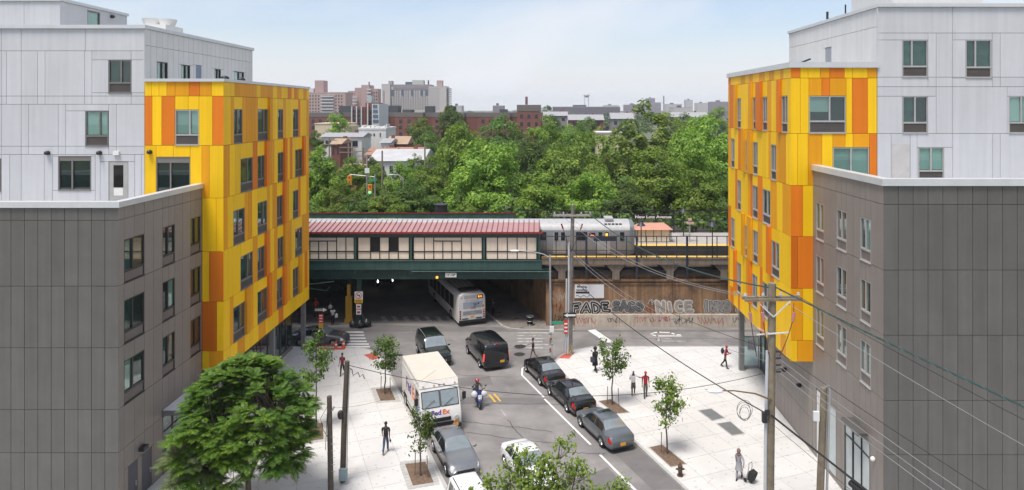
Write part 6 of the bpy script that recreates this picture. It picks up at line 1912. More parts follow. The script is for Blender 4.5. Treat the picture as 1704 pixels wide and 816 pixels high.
# city bus, seen from behind
def city_bus():
    t = thing('city_bus', 'white city bus seen from behind as it drives into the underpass', 'bus')
    wp = mat('bus_white', (.62, .61, .60), .4, var=.06, streak=.1); rf = mat('bus_roof', (.33, .31, .28), .8, var=.3, scale=2)
    w, h, L = 1.3, 3.0, 12.0
    prof = [(-w, .34), (-w, 2.55), (-w + .1, 2.84), (-w + .35, 3.0), (w - .35, 3.0), (w - .1, 2.84), (w, 2.55), (w, .34)]
    m = MB(); m.rows([[(x, y * s_, 1.6 + (z - 1.6) * s_) for y, z in prof] for x, s_ in ((-6.0, .965), (-5.9, 1), (5.8, 1), (6, .96))], True)
    k = len(prof); m.f.append(tuple(range(k - 1, -1, -1))); m.m.append(0); m.f.append(tuple(3 * k + i for i in range(k))); m.m.append(0)
    m.build('body', wp, t, 32)
    m = MB(); m.box(-5.6, 5.6, -1.0, 1.0, 2.99, 3.05)
    for i in range(12):
        for j in range(4): m.box(-4.2 + i * .75, -3.75 + i * .75, -.85 + j * .45, -.52 + j * .45, 3.05, 3.1, 1)
    m.box(-5.5, -4.4, -.9, .9, 3.05, 3.2, 2)
    m.build('roof_plant', [rf, mat('roof_hatch', (.5, .48, .42), .6), mat('black_radiator', (.03, .03, .03), .7)], t)
    x = -6.0
    m = MB(); m.box(x - .03, x + .1, -.75, .75, 2.8, 2.98); m.build('rear_visor', wp, t)
    m = MB(); m.box(x - .02, x, -1.03, -.45, 2.45, 2.8); s_ = m.build('route_sign', DARK, t)
    text('B15', .24, emit('amber_sign', (1, .33, .03), 2.0), s_, (x - .025, -.74, 2.62), rot=(90, 0, -90), name='lettering')
    m = MB(); m.box(x - .015, x, -.3, .78, 2.5, 2.78)
    lv = m.build('engine_louvre', mat('bus_louvre', (.42, .41, .40), .6), t)
    ad = MB(); ad.box(x - .015, x, -1.0, .85, 1.62, 2.2); a_ = ad.build('advert_panel', mat('advert_sky', (.30, .33, .38), .5, var=.35, scale=.9), t)
    m = MB(); m.bar((x - .02, -.1, 2.0), (x - .02, -.6, 1.95), .01, .08); m.bar((x - .02, -.35, 1.95), (x - .02, -.15, 1.7), .01, .1); m.ball((x - .018, -.62, 2.03), .1, (.1, 1, 1)); m.build('advert_print', mat('advert_blue', (.07, .12, .22), .6), a_)
    m = MB(); m.box(x - .02, x - .016, -.35, .1, 1.58, 1.64); m.build('red_caption', RED, a_)
    m = MB(); m.box(x - .015, x, -.95, .88, 1.02, 1.38); m.build('advert_panel', mat('advert_grey', (.26, .27, .28), .4, var=.4, scale=3), t)
    text('New York City Transit', .13, mat('bus_blue_ink', (.05, .06, .2), .5), t, (x - .005, 0, 2.31), rot=(90, 0, -90), name='lettering')
    pl = MB(); pl.box(x - .02, x, -.16, .16, .78, .93); pl.build('number_plate', PLATE, t)
    for sd in (1, -1):
        for z, mm in ((1.38, AMB if sd < 0 else DARK), (1.17, TLAMP), (.96, TLAMP), (.74, DARK)):
            l = MB(); l.cyl((x + .02, sd * 1.13, z), (x - .025, sd * 1.13, z), .08, n=12); l.build('tail_lamp', mm, t, 40)
        l = MB(); l.cyl((x + .05, sd * 1.0, 2.62), (x - .01, sd * 1.0, 2.62), .05, n=8); l.build('marker_lamp', TLAMP, t)
        m = MB(); m.box(x - .012, x, sd * .35, sd * .95, .62, .72); m.build('vent', DARK, t)
    m = MB(); m.box(x - .012, x, -1.15, -.98, 1.62, 1.85); m.build('warning_label', AMB, t)
    m = MB(); m.box(x - .06, x + .15, -1.26, 1.26, .34, .56); m.build('bumper', SILL, t)
    for sd in (1, -1):
        for k in range(6):
            xx = -4.3 + k * 1.62
            m = MB(); m.box(xx, xx + 1.5, sd * (w - .01), sd * (w + .008), 1.2, 2.5); m.build('side_window', CARGL, t)  # real side windows, drawn larger so dark glass also gives the side's shade
        for xx in (-3.3, 3.2):
            m = MB(); m.cyl((xx, sd * (w - .3), .47), (xx, sd * (w + .003), .47), .47, n=18); wo = m.build('wheel', TYRE, t, 40)
            q = MB(); q.cyl((xx, sd * (w - .1), .47), (xx, sd * (w + .012), .47), .27, n=14); q.build('rim', STEEL, wo, 40)
    t.location = (-8.35, 69.45, .004); t.rotation_euler = (0, 0, R(AWAY))
city_bus()

# motor scooter
def scooter():
    t = thing('motor_scooter', 'blue motor scooter with white bags riding down the middle of the road', 'scooter')
    bl = paint('scooter_blue', (.012, .03, .16), .2)
    for x, n in ((.62, 'front'), (-.62, 'rear')):
        m = MB(); rings = [[(x + q * math.cos(k / 16 * 6.2832), o, .24 + q * math.sin(k / 16 * 6.2832)) for k in range(16)] for o, q in ((-.055, .16), (-.06, .2), (-.03, .24), (.03, .24), (.06, .2), (.055, .16))]
        m.rows(rings, True); w = m.build('wheel', TYRE, t, 50)
        q = MB(); q.cyl((x, -.05, .24), (x, .05, .24), .15, n=14); q.build('rim', STEEL, w, 40)
    m = MB()
    m.rows([[(x, y * wd, z + (0 if abs(y) < .9 else -.04)) for y in (-1, -.5, 0, .5, 1)] for x, z, wd in ((.66, .5, .06), (.72, .42, .09), (.6, .52, .1), (.5, .48, .08))], False)
    m.build('front_mudguard', bl, t, 60)
    m = MB(); m.rows([[(x + (.05 if abs(y) < .6 else -.06), y * wd, z) for y in (-1, -.6, 0, .6, 1)] for x, z, wd in ((.50, .38, .14), (.55, .55, .20), (.52, .75, .23), (.45, .92, .20), (.40, 1.0, .12))]); m.rows([[(x - .05, y * wd, z) for y in (1, 0, -1)] for x, z, wd in ((.44, .38, .14), (.49, .55, .20), (.46, .75, .23), (.39, .92, .20), (.36, 1.0, .12))]); m.build('leg_shield', bl, t, 60)
    m = MB(); m.rows([[(x + .02, y * wd, z) for y in (-1, 0, 1)] for x, z, wd in ((.60, .5, .07), (.61, .68, .12), (.55, .82, .10))]); m.build('front_panel', mat('scooter_white_panel', (.6, .6, .62), .3), t, 60)
    m = MB(); m.ball((.62, 0, .60), .075, (.6, 1, 1)); m.build('headlight', HLAMP, t, 180)
    m = MB(); m.tube([(.30, -.36, 1.06), (.36, -.18, 1.03), (.38, 0, 1.0), (.36, .18, 1.03), (.30, .36, 1.06)], .02, 6); m.tube([(.38, 0, 1.0), (.6, 0, .45)], .035, 6); m.build('handlebar', SILL, t)
    for sd in (1, -1):
        m = MB(); m.tube([(.34, sd * .25, 1.05), (.38, sd * .36, 1.24)], .01, 5); m.ball((.38, sd * .38, 1.28), .06, (.3, 1, .7)); m.build('mirror', SILL, t)
    m = MB(); m.box(-.15, .5, -.15, .15, .22, .32); m.rows([[(x, y * wd, z) for y, z in ((-1, zb), (-.9, zt), (0, zt + .02), (.9, zt), (1, zb))] for x, wd, zb, zt in ((-.95, .08, .5, .68), (-.8, .14, .4, .7), (-.3, .15, .35, .68), (-.12, .14, .3, .66))]); m.build('rear_body', bl, t, 50)
    m = MB(); m.rows([[(x, y * wd, z) for y, z in ((-1, .68), (-.8, zt), (0, zt + .02), (.8, zt), (1, .68))] for x, wd, zt in ((-.85, .12, .72), (-.5, .16, .78), (0, .15, .75), (.06, .12, .7))]); m.build('seat', SILL, t, 50)
    t.location = (-4.05, 46.75, .004); t.rotation_euler = (0, 0, R(-74)); t.scale = (1.12, 1.18, 1.12)
    BAG = mat('white_plastic_bag', (.62, .61, .62), .45, var=.12, scale=14, bump=.6, bscale=25)
    for sd, lab in ((1, 'white plastic bag hanging on the left handlebar of the scooter'), (-1, 'white plastic bag hanging on the right handlebar of the scooter')):
        b = MB(); r_ = random.Random(sd + 5)
        rings = []
        for k, (z, q) in enumerate(((.68, .06), (.71, .17), (.82, .22), (.97, .21), (1.08, .12), (1.16, .03))):
            rings.append([(.42 + q * .8 * math.cos(a / 12 * 6.283) * r_.uniform(.85, 1.12), sd * .33 + q * math.sin(a / 12 * 6.283) * r_.uniform(.85, 1.12), z + r_.uniform(-.01, .01)) for a in range(12)])
        b.rows(rings, True); b.f.append(tuple(range(12))); b.m.append(0)
        o = b.build('shopping_bag', BAG, None, 60)
        tag(o, lab, 'bag', 'bags on the scooter')
        M_ = Matrix.Translation((-4.05, 46.75, .004)) @ Matrix.Rotation(R(-74), 4, 'Z')
        o.location = M_ @ o.location; o.rotation_euler = (0, 0, R(-74))
scooter()
# ------------------------------------------------------------------ people
SKIN = {'dark': mat('dark_skin', (.085, .042, .026), .5, var=.05), 'mid': mat('brown_skin', (.16, .085, .055), .5, var=.05)}
HAIR = mat('black_hair', (.012, .010, .009), .6)
EYE = mat('eye_dark', (.015, .012, .01), .3)
def cloth(name, col): return mat(name, col, .85, var=.12, scale=9, bump=.2, bscale=40)

def skin_obj(name, V, E, Rr, m, parent, root=0, sub=1):
    me = bpy.data.meshes.new(name)
    me.from_pydata([tuple(v) for v in V], E, [])
    me.materials.append(m)
    o = bpy.data.objects.new(name, me)
    link(o, parent)
    sk = o.modifiers.new('skin', 'SKIN'); sk.use_smooth_shade = True; sk.branch_smoothing = .6
    for i, r in enumerate(Rr):
        d = me.skin_vertices[0].data[i]
        d.radius = r if isinstance(r, tuple) else (r, r)
        d.use_root = (i == root)
    s_ = o.modifiers.new('subdivision', 'SUBSURF'); s_.levels = sub; s_.render_levels = sub
    return o

def person(label, pos, heading, h=1.74, skin='dark', top='white', top_c=(.6, .6, .6), sleeve='short', legs_c=(.03, .03, .035), shorts=False, shoe_c=(.03, .03, .03), swing=14, arms=(12, -12), bend=(15, 15), lean=0, hair='short', hat_c=None, female=False, seated=False, hands=None, abd=(8, 8), z=.13, dress=None, scarf=None, hooded=False):
    """facing +Y locally; arms: forward swing of each shoulder (right, left); bend: elbow bend; hands: explicit hand points"""
    t = thing('person', label, 'person', (0, 0, 0))
    k = h / 1.75
    sk = SKIN[skin]
    c = lambda x, y, z_: Vector((x * k, y * k, z_ * k))
    ln = R(lean)
    def up(x, z_, y=0.0):      # point of the trunk above the pelvis, leaned forward
        dz = z_ - .93
        return c(x, y + dz * math.sin(ln), .93 + dz * math.cos(ln))
    pel = c(0, 0, .93)
    V, E, Rr = [], [], []
    def add(p, r, par=None):
        V.append(p); Rr.append(r if not isinstance(r, tuple) else (r[0] * k, r[1] * k)); 
        if not isinstance(r, tuple): Rr[-1] = r * k
        if par is not None: E.append((par, len(V) - 1))
        return len(V) - 1
    sw = .155 if female else .18
    i0 = add(pel, (.135, .10)); i1 = add(up(0, 1.08), (.125, .095), i0); i2 = add(up(0, 1.26), (.15, .105), i1); i3 = add(up(0, 1.42), (.115, .085), i2)
    i4 = add(up(0, 1.50, .012), (.066, .066), i3); i5 = add(up(0, 1.575, .03), (.068, .078), i4); i6 = add(up(0, 1.65, .028), (.078, .096), i5); i7 = add(up(0, 1.725, .018), (.062, .08), i6)
    nose = add(up(0, 1.622, .128), (.014, .014), i6)
    body_arm, body_leg = [], []
    for s_, a, b, ab, hp in ((1, arms[0], bend[0], abd[0], (hands or (None, None))[0]), (-1, arms[1], bend[1], abd[1], (hands or (None, None))[1])):
        sh = up(sw * s_, 1.40)
        A, AB = R(a), R(ab)
        ua = Vector((math.sin(AB) * s_, math.sin(A), -math.cos(A) * math.cos(AB))).normalized()
        el = sh + ua * .285 * k
        if hp is not None:
            w_ = c(*hp); d = (w_ - sh); L = min(d.length, .53 * k); w_ = sh + d.normalized() * L
            mid = (sh + w_) / 2; hgt = math.sqrt(max(0, (.27 * k) ** 2 - (L / 2) ** 2))
            bendv = Vector((s_ * .6, -.3, -.8)); bendv -= d.normalized() * bendv.dot(d.normalized()); el = mid + bendv.normalized() * hgt
            fa = (w_ - el).normalized()
        else:
            B = A + R(b); fa = Vector((math.sin(AB) * .4 * s_, math.sin(B), -math.cos(B))).normalized(); w_ = el + fa * .25 * k
        pm_ = w_ + fa * .075 * k
        j = add(sh, (.055, .055), i3); body_arm.append((sh, el, w_))
        j = add(el, (.038, .038), j); j = add(w_, (.026, .022), j); j = add(pm_, (.036, .018), j)
        side = fa.cross(Vector((0, 1, 0)) if abs(fa.y) < .8 else Vector((0, 0, 1))).normalized(); curl = side.cross(fa).normalized()
        for q, fl in ((-.024, .062), (-.008, .075), (.009, .072), (.025, .058)):
            f1 = add(pm_ + side * q * k + fa * .035 * k, .0085, j); f2 = add(pm_ + side * q * k + fa * (.035 + fl * .55) * k + curl * .008, .008, f1); add(pm_ + side * q * k + fa * (.035 + fl * .9) * k + curl * .028, .007, f2)
        th = add(w_ + fa * .035 * k + side * .034 * k, .010, j); add(w_ + fa * .075 * k + side * .052 * k + curl * .01, .008, th)
    feet = []
    for s_, a in ((1, swing), (-1, -swing)):
        hp = c(.085 * s_, 0, .90); A = R(a)
        if seated:
            kn = hp + Vector((.07 * s_, .42, -.06)) * k; an = kn + Vector((-.02 * s_, .10, -.42)) * k
        else:
            kn = hp + Vector((0, math.sin(A), -math.cos(A))) * .43 * k
            B = A - R(6 if a > 0 else 22)
            an = kn + Vector((0, math.sin(B), -math.cos(B))) * .41 * k
        feet.append((hp, kn, an))
        j = add(hp, (.085, .09), i0); j = add(kn, (.055, .058), j); j = add(an, (.036, .042), j); add(an + Vector((0, .12, -.045)) * k, (.036, .026), j)
    low = min(f[2].z for f in feet) - .075 * k
    dz = 0 if seated else -low
    sh_ = Vector((0, 0, dz))
    V = [v + sh_ for v in V]
    skin_obj('body', V, E, Rr, sk, t)
    tm = cloth(top + '_cloth', top_c); lm = cloth('legs_cloth_%02x%02x%02x' % tuple(int(min(.99, q) * 255) for q in legs_c), legs_c)
    tv = [pel + Vector((0, 0, -.06 if not dress else -.06)), up(0, 1.08), up(0, 1.26), up(0, 1.42), up(0, 1.475)]; tr = [(.155 * k, .118 * k), (.148 * k, .115 * k), (.17 * k, .122 * k), (.135 * k, .10 * k), (.075 * k, .072 * k)]
    te = [(0, 1), (1, 2), (2, 3), (3, 4)]
    for (sh, el, w_) in body_arm:
        tv.append(sh + (sh - up(0, 1.4)) * .06); tr.append(.072 * k); te.append((3, len(tv) - 1)); j = len(tv) - 1
        if sleeve == 'short':
            tv.append(sh + (el - sh) * .72); tr.append(.062 * k); te.append((j, len(tv) - 1))
        elif sleeve == 'long':
            tv.append(el); tr.append(.056 * k); te.append((j, len(tv) - 1)); tv.append(el + (w_ - el) * .93); tr.append(.042 * k); te.append((len(tv) - 2, len(tv) - 1))
    skin_obj('shirt' if not dress else 'tunic', [v + sh_ for v in tv], te, tr, tm, t)
    lv = [pel + Vector((0, 0, .02)), pel + Vector((0, 0, -.05))]; lr = [(.148 * k, .115 * k), (.15 * k, .115 * k)]; le = [(0, 1)]
    for hp, kn, an in feet:
        lv.append(hp + Vector((0, 0, -.06))); lr.append((.095 * k, .10 * k)); le.append((1, len(lv) - 1))
        if shorts:
            lv.append(hp + (kn - hp) * (shorts if shorts < 1 else .95)); lr.append((.085 * k, .09 * k)); le.append((len(lv) - 2, len(lv) - 1))
        else:
            lv.append(kn); lr.append((.068 * k, .07 * k)); le.append((len(lv) - 2, len(lv) - 1)); lv.append(an + Vector((0, 0, .03))); lr.append((.055 * k, .058 * k)); le.append((len(lv) - 2, len(lv) - 1))
    skin_obj('shorts' if shorts else 'trousers', [v + sh_ for v in lv], le, lr, lm, t)
    if dress:
        m = MB(); rr_ = [(up(0, 1.05), .16), (pel, .175), (c(0, 0, .7), .2), (c(0, .02, dress), .235)]
        m.rows([[p + sh_ + Vector((q * k * math.cos(a / 14 * 6.283), q * .8 * k * math.sin(a / 14 * 6.283), 0)) for a in range(14)] for p, q in rr_], True); m.build('skirt', tm, t, 60)
    shm = cloth('shoe_%02x%02x%02x' % tuple(int(q * 255) for q in shoe_c), shoe_c)
    for hp, kn, an in feet:
        m = MB(); p = an + sh_; m.rows([[(p.x + w_ * k * math.cos(a / 10 * 6.283), p.y + y_ * k + l_ * k * math.sin(a / 10 * 6.283), p.z + z_ * k) for a in range(10)] for w_, y_, l_, z_ in ((.045, .055, .13, -.075), (.048, .055, .135, -.055), (.042, .045, .11, -.02), (.038, .0, .05, .03))], True)
        m.f.append(tuple(range(9, -1, -1))); m.m.append(0); m.build('shoe', shm, t, 60)
    # face, hair
    hd = up(0, 1.655, .022) + sh_
    m = MB()
    for s_ in (1, -1): m.ball(up(.032 * s_, 1.652, .112) + sh_, .011 * k, nu=6, nv=4)
    m.build('eyes', EYE, t)
    m = MB(); m.ball(up(0, 1.585, .098) + sh_, .022 * k, (1, .35, .3), 8, 5); m.build('mouth', mat('lips', (.10, .035, .03), .5), t, 180)
    m = MB()
    for s_ in (1, -1): m.ball(up(.082 * s_, 1.645, .02) + sh_, .028 * k, (.4, .8, 1.1), 8, 5)
    m.build('ears', sk, t, 180)
    if scarf or hooded:
        m = MB(); m.ball(hd + Vector((0, -.012, .012)), .125 * k, (.92, 1.0, 1.12), 12, 8); m.ball(up(0, 1.46) + sh_, .13 * k, (1.2, 1.0, .6), 12, 6)
        m.build('headscarf' if scarf else 'hood', cloth('scarf', scarf) if scarf else tm, t, 180)
    elif hat_c:
        m = MB(); m.ball(hd + Vector((0, 0, .035)), .108 * k, (.88, 1.0, .85), 12, 8); m.ball(hd + Vector((0, .10, .045)) * 1, .075 * k, (1, 1, .16), 10, 5); m.build('cap', cloth('cap', hat_c), t, 180)
    elif hair != 'none':
        m = MB(); m.ball(hd + Vector((0, -.018, .03)), .103 * k, (.86, 1.0, .92), 12, 8)
        if hair == 'long': m.ball(hd + Vector((0, -.06, -.09)), .10 * k, (.9, .6, 1.4), 10, 8)
        if hair == 'big': m.ball(hd + Vector((0, -.03, .05)), .15 * k, (1, 1, 1), 12, 8)
        m.build('hair', HAIR, t, 180)
    t.location = (pos[0], pos[1], z); t.rotation_euler = (0, 0, R(heading))
    return t

def at_person(pos, heading, z, p):
    return Matrix.Translation((pos[0], pos[1], z)) @ Matrix.Rotation(R(heading), 4, 'Z') @ Vector(p)

def held(name, label, cat, pos, heading, build, z=.13, group=None):
    mb, m = build
    o = mb.build(name, m, None, 50)
    M_ = Matrix.Translation((pos[0], pos[1], z)) @ Matrix.Rotation(R(heading), 4, 'Z')
    o.location = M_ @ o.location; o.rotation_euler = (0, 0, R(heading))
    return tag(o, label, cat, group)

# heading 180 faces the camera, 0 walks away from it
person('person in a black t-shirt and blue jeans walking up the left pavement', (-8.8, 40.0), 2, 1.78, top='black', top_c=(.012, .012, .014), legs_c=(.04, .07, .13), shoe_c=(.25, .2, .18), swing=16, arms=(-16, 14), bend=(12, 20))
held('handbag', 'small black pouch in the right hand of the jeans walker', 'bag', (-8.8, 40.0), 2, (MB().ball((.29, -.1, .72), .075, (.6, 1, 1.2)), DARK))
person('person in a maroon top and dark trousers walking between the two left street trees', (-14.6, 51.6), 176, 1.66, skin='mid', top='maroon', top_c=(.20, .02, .05), legs_c=(.012, .012, .02), swing=12, arms=(8, -8), female=True, hair='short')
person('woman in a dark top and denim shorts crossing the road, one arm out', (-.38, 55.3), 98, 1.70, skin='mid', top='charcoal', top_c=(.035, .035, .04), sleeve='none', legs_c=(.03, .05, .10), shorts=.55, swing=17, arms=(-10, 75), bend=(20, 5), female=True, hair='short', z=.004)
person('person in a long black coat behind the tall young tree on the right pavement', (4.35, 52.4), 30, 1.80, top='coat_black', top_c=(.010, .010, .012), sleeve='long', legs_c=(.010, .010, .012), swing=12, dress=.45, hair='big')
held('shoulder_bag', 'dark blue grey shoulder bag of the person in the long black coat', 'bag', (4.35, 52.4), 30, (MB().box(-.42, -.2, -.22, .05, .78, 1.15), mat('slate_bag', (.05, .055, .075), .8)))
person('man in a long white t-shirt and grey shorts on the right pavement', (6.6, 47.75), 176, 1.84, top='white_tee', top_c=(.62, .62, .64), legs_c=(.09, .085, .085), shorts=1, shoe_c=(.6, .6, .6), swing=9, arms=(45, 5), bend=(70, 10), abd=(10, 60), hands=(None, (-.62, .16, 1.36)), hair='none')
person('man in a red polo shirt and red cap beside the man in the white t-shirt', (7.42, 47.6), 178, 1.80, top='red_polo', top_c=(.42, .014, .03), legs_c=(.10, .10, .07), swing=8, arms=(6, -6), hat_c=(.5, .02, .03))
person('person in a red jacket and black trousers reading a phone near the open glass door', (14.4, 53.1), -125, 1.72, skin='mid', top='red_jacket', top_c=(.34, .03, .045), sleeve='long', legs_c=(.010, .010, .012), swing=15, hands=((.10, .34, 1.18), (-.10, .34, 1.18)), hat_c=(.03, .03, .05), lean=6)
held('backpack', 'dark blue backpack on the back of the phone reader', 'backpack', (14.4, 53.1), -125, (MB().ball((0, -.22, 1.26), .2, (.85, .62, 1.2), 10, 8), mat('navy_pack', (.02, .028, .06), .8)))
held('phone', 'small black phone held by the red jacket walker', 'phone', (14.4, 53.1), -125, (MB().box(-.04, .04, .43, .445, 1.18, 1.32), DARK))
person('woman in a grey tunic and brown headscarf pulling a black cart across the right pavement', (10.8, 37.1), 148, 1.64, skin='mid', top='grey_tunic', top_c=(.30, .285, .30), sleeve='long', legs_c=(.28, .265, .28), shoe_c=(.02, .018, .018), swing=12, arms=(-38, 30), bend=(10, 20), abd=(12, 35), scarf=(.20, .135, .12), dress=.55, female=True, lean=4)
ct = thing('shopping_cart', 'black two wheeled shopping cart pulled by the woman in the brown headscarf', 'cart', (0, 0, 0))
m = MB(); m.rows([[(x * s_, y * s_ - .02, z) for x, y in ((-.2, -.15), (.2, -.15), (.2, .15), (-.2, .15))] for z, s_ in ((.14, .85), (.35, 1), (.62, 1.05), (.68, .95))], True); m.f += [(0, 1, 2, 3), (15, 14, 13, 12)]; m.m += [0, 0]; m.build('bag', mat('black_canvas', (.018, .019, .02), .8), ct, 30)
m = MB(); m.tube([(-.16, .16, .12), (-.16, .2, .75), (-.14, .28, 1.0), (.14, .28, 1.0), (.16, .2, .75), (.16, .16, .12)], .014, 6); m.tube([(-.22, .16, .1), (.22, .16, .1)], .012, 5); m.build('frame', SILL, ct)
for s_ in (1, -1): q = MB(); q.cyl((.22 * s_, .16, .1), (.26 * s_, .16, .1), .1, n=14); q.build('wheel', TYRE, ct, 40)
ct.location = (11.3, 36.85, .13); ct.rotation_euler = (R(18), 0, R(40))
# riders and people by the underpass
person('scooter rider in a grey jacket, steering with both hands', (-4.16, 47.1), 196, 1.74, skin='mid', top='grey_jacket', top_c=(.11, .115, .13), sleeve='long', legs_c=(.02, .022, .03), seated=True, hands=((.3, .42, 1.15), (-.3, .42, 1.15)), hair='none', z=-.06, lean=8)
hm_ = MB(); hm_.ball((0, .09, 1.62), .165, (.92, 1.08, 1.0), 14, 10)
held('helmet', 'red and white helmet on the head of the scooter rider', 'helmet', (-4.16, 47.1), 196, (hm_, mat('red_helmet', (.34, .05, .06), .25, coat=.6)), z=-.06)
vs = MB(); vs.ball((0, .18, 1.60), .105, (.95, .8, .6), 12, 8)
held('visor', 'pale visor on the front of the red helmet', 'visor', (-4.16, 47.1), 196, (vs, mat('visor_pale', (.5, .5, .5), .15)), z=-.06)
person('person in a white t-shirt and black leggings holding a white paper bag', (-18.9, 63.7), 200, 1.68, top='white_top', top_c=(.6, .6, .6), legs_c=(.012, .012, .013), swing=4, arms=(4, 30), bend=(10, 50), female=True, z=.12)
held('paper_bag', 'white paper bag held by the person in black leggings', 'bag', (-18.9, 63.7), 200, (MB().box(-.42, -.18, .14, .28, .72, 1.06), WHITE), z=.12)
person('person in a black coat carrying a white backpack behind the one with the paper bag', (-19.6, 65.2), 20, 1.75, top='coat_dark', top_c=(.012, .012, .014), sleeve='long', legs_c=(.012, .012, .013), swing=8, z=.12)
held('backpack', 'white backpack worn in the shade of the underpass corner', 'backpack', (-19.6, 65.2), 20, (MB().ball((0, -.2, 1.28), .19, (.9, .6, 1.2), 10, 8), WHITE), z=.12)
person('person in a coral red t-shirt with a dark cap standing at the left underpass corner', (-21.3, 66.3), 170, 1.76, top='coral_tee', top_c=(.60, .09, .06), legs_c=(.03, .03, .035), swing=4, hat_c=(.012, .012, .012), z=.12)
person('person in navy overalls standing in the shade beside the left yellow facade', (-22.0, 64.1), 175, 1.82, top='navy_top', top_c=(.014, .018, .034), sleeve='long', legs_c=(.014, .018, .034), swing=3, z=.12)
person('person in pale grey clothes deep at the left of the underpass', (-23.6, 68.5), 160, 1.75, top='pale_top', top_c=(.32, .31, .32), legs_c=(.26, .25, .26), swing=6, z=.12)
person('person in black with a backpack walking beside the bus on the underpass pavement', (-4.35, 66.6), 20, 1.78, top='black_jacket', top_c=(.010, .010, .011), sleeve='long', legs_c=(.010, .010, .011), swing=13, z=.12)
held('backpack', 'grey blue backpack on the walker beside the bus', 'backpack', (-4.35, 66.6), 20, (MB().ball((0, -.21, 1.28), .19, (.9, .6, 1.2), 10, 8), mat('slate_pack', (.05, .055, .075), .8)), z=.12)
# ------------------------------------------------------------------ poles, wires, signs, street furniture
PINE = mat('pole_wood', (.20, .165, .115), .9, var=.3, scale=3, bump=.4, bscale=16, streak=.15)
PINED = mat('dark_pole_wood', (.085, .068, .052), .9, var=.3, scale=3, bump=.4, bscale=16)
INSUL = mat('porcelain', (.5, .5, .5), .3); PINKI = mat('pink_cutout', (.45, .20, .19), .5); CABLE = mat('black_cable', (.018, .018, .019), .6)
GRNCB = mat('green_sleeve', (.02, .05, .043), .5)
THINW = mat('grey_wire', (.22, .22, .225), .5); CONDT = mat('grey_conduit', (.48, .50, .52), .5)

def sag(p, q, h, n=16):
    p, q = Vector(p), Vector(q)
    return [p + (q - p) * (i / n) - Vector((0, 0, 4 * h * (i / n) * (1 - i / n))) for i in range(n + 1)]
def wire(label, p, q, h, r=.012, m=CABLE, group='overhead wires', name='overhead_wire', helix=None):
    pts = sag(p, q, h)
    mb = MB(); mb.tube(pts, r, 5)
    o = mb.build(name, m)
    if helix:
        hb = MB(); L = (Vector(q) - Vector(p)).length; n = int(L / .16)
        P = sag(p, q, h, n)
        hb.tube([v + Vector((math.cos(i * 1.6) * r * 1.25, 0, math.sin(i * 1.6) * r * 1.25)) for i, v in enumerate(P)], r * .34, 4)
        hb.build('spiral_sleeve', helix, o)
    return tag(o, label, 'wire', group)

def crossarm(t, x, y, z, half, dirv, m, n=2, ins=4, arm=.11):
    d = Vector((*dirv, 0)).normalized(); s_ = Vector((-d.y, d.x, 0))
    c = Vector((x, y, z))
    for k in range(n):
        o = s_ * (.19 if k == 0 else -.19)
        MB().bar(c - d * half + o, c + d * half + o, arm, arm).build('crossarm', m, t)
    for k in range(ins):
        f = -1 + 2 * k / (ins - 1)
        p = c + d * half * .93 * f
        m_ = MB(); m_.cyl(p + Vector((0, 0, .05)), p + Vector((0, 0, .15)), .035, n=8); m_.cyl(p + Vector((0, 0, .15)), p + Vector((0, 0, .19)), .075, n=10); m_.cyl(p + Vector((0, 0, .19)), p + Vector((0, 0, .26)), .05, n=10)
        m_.build('insulator', INSUL, t, 40)

# the big wooden pole on the right
BP = thing('utility_pole', 'tall wooden utility pole with double crossarm standing before the brown right building', 'utility pole', (10.46, 31, .13))
mb = MB(); mb.tube([(10.36, 31, .1), (10.40, 31, 4), (10.46, 31, 8), (10.52, 31, 12.2)], [.22, .205, .19, .165], 14); mb.build('pole', PINE, BP, 60)
crossarm(BP, 10.5, 31, 11.5, 1.3, (1, .06), PINE, 2, 4)
mb = MB(); mb.tube([(10.14, 30.9, .2), (10.18, 30.9, 5), (10.26, 30.9, 9.2)], .075, 8); mb.build('conduit', CONDT, BP, 60)
mb = MB()
for s_ in (1, -1): mb.bar((10.5 + s_ * .75, 30.78, 11.45), (10.5, 30.78, 10.75), .03, .05)
mb.bar((9.75, 30.8, 9.95), (11.2, 30.8, 10.05), .06, .05); mb.bar((9.8, 30.8, 10.25), (10.4, 30.8, 9.98), .04, .04); mb.build('brace', mat('white_fibreglass', (.6, .6, .6), .5), BP)
for x, e in ((9.4, 9.75), (9.95, 10.3), (11.35, 10.75)):
    c = MB(); c.cyl((x, 30.6, 11.0), (x + (e - x) * .12, 30.6, 10.6), .075, .06, 10); co = c.build('cutout', PINKI, BP, 40)
    c = MB(); c.tube([(x, 30.65, 11.4), (x - .05, 30.55, 11.2), (x, 30.6, 11.0)], .015, 5); c.tube(sag((x + (e - x) * .12, 30.6, 10.6), (e, 30.75, 9.0), .12), .018, 5); c.build('lead', mat('brown_lead', (.07, .03, .025), .6), BP)
for z in (9.2, 8.9, 8.6, 8.3):
    c = MB(); c.cyl((10.62, 30.8, z), (10.82, 30.8, z), .045, n=8); c.build('rack_insulator', DARK, BP)
la = MB(); la.tube([(10.4, 30.8, 7.05), (9.6, 30.5, 7.45), (8.6, 30.3, 7.66), (8.0, 30.2, 7.7)], [.04, .036, .03, .028], 8); la.build('lamp_arm', mat('rusty_arm', (.16, .10, .05), .7), BP, 60)
la = MB(); la.ball((7.75, 30.2, 7.68), .30, (1.2, .5, .28), 12, 7); la.cyl((7.35, 30.2, 7.75), (7.35, 30.2, 7.83), .05); la.build('lamp_head', mat('lamp_head', (.62, .63, .65), .4), BP, 180)
cl = MB()
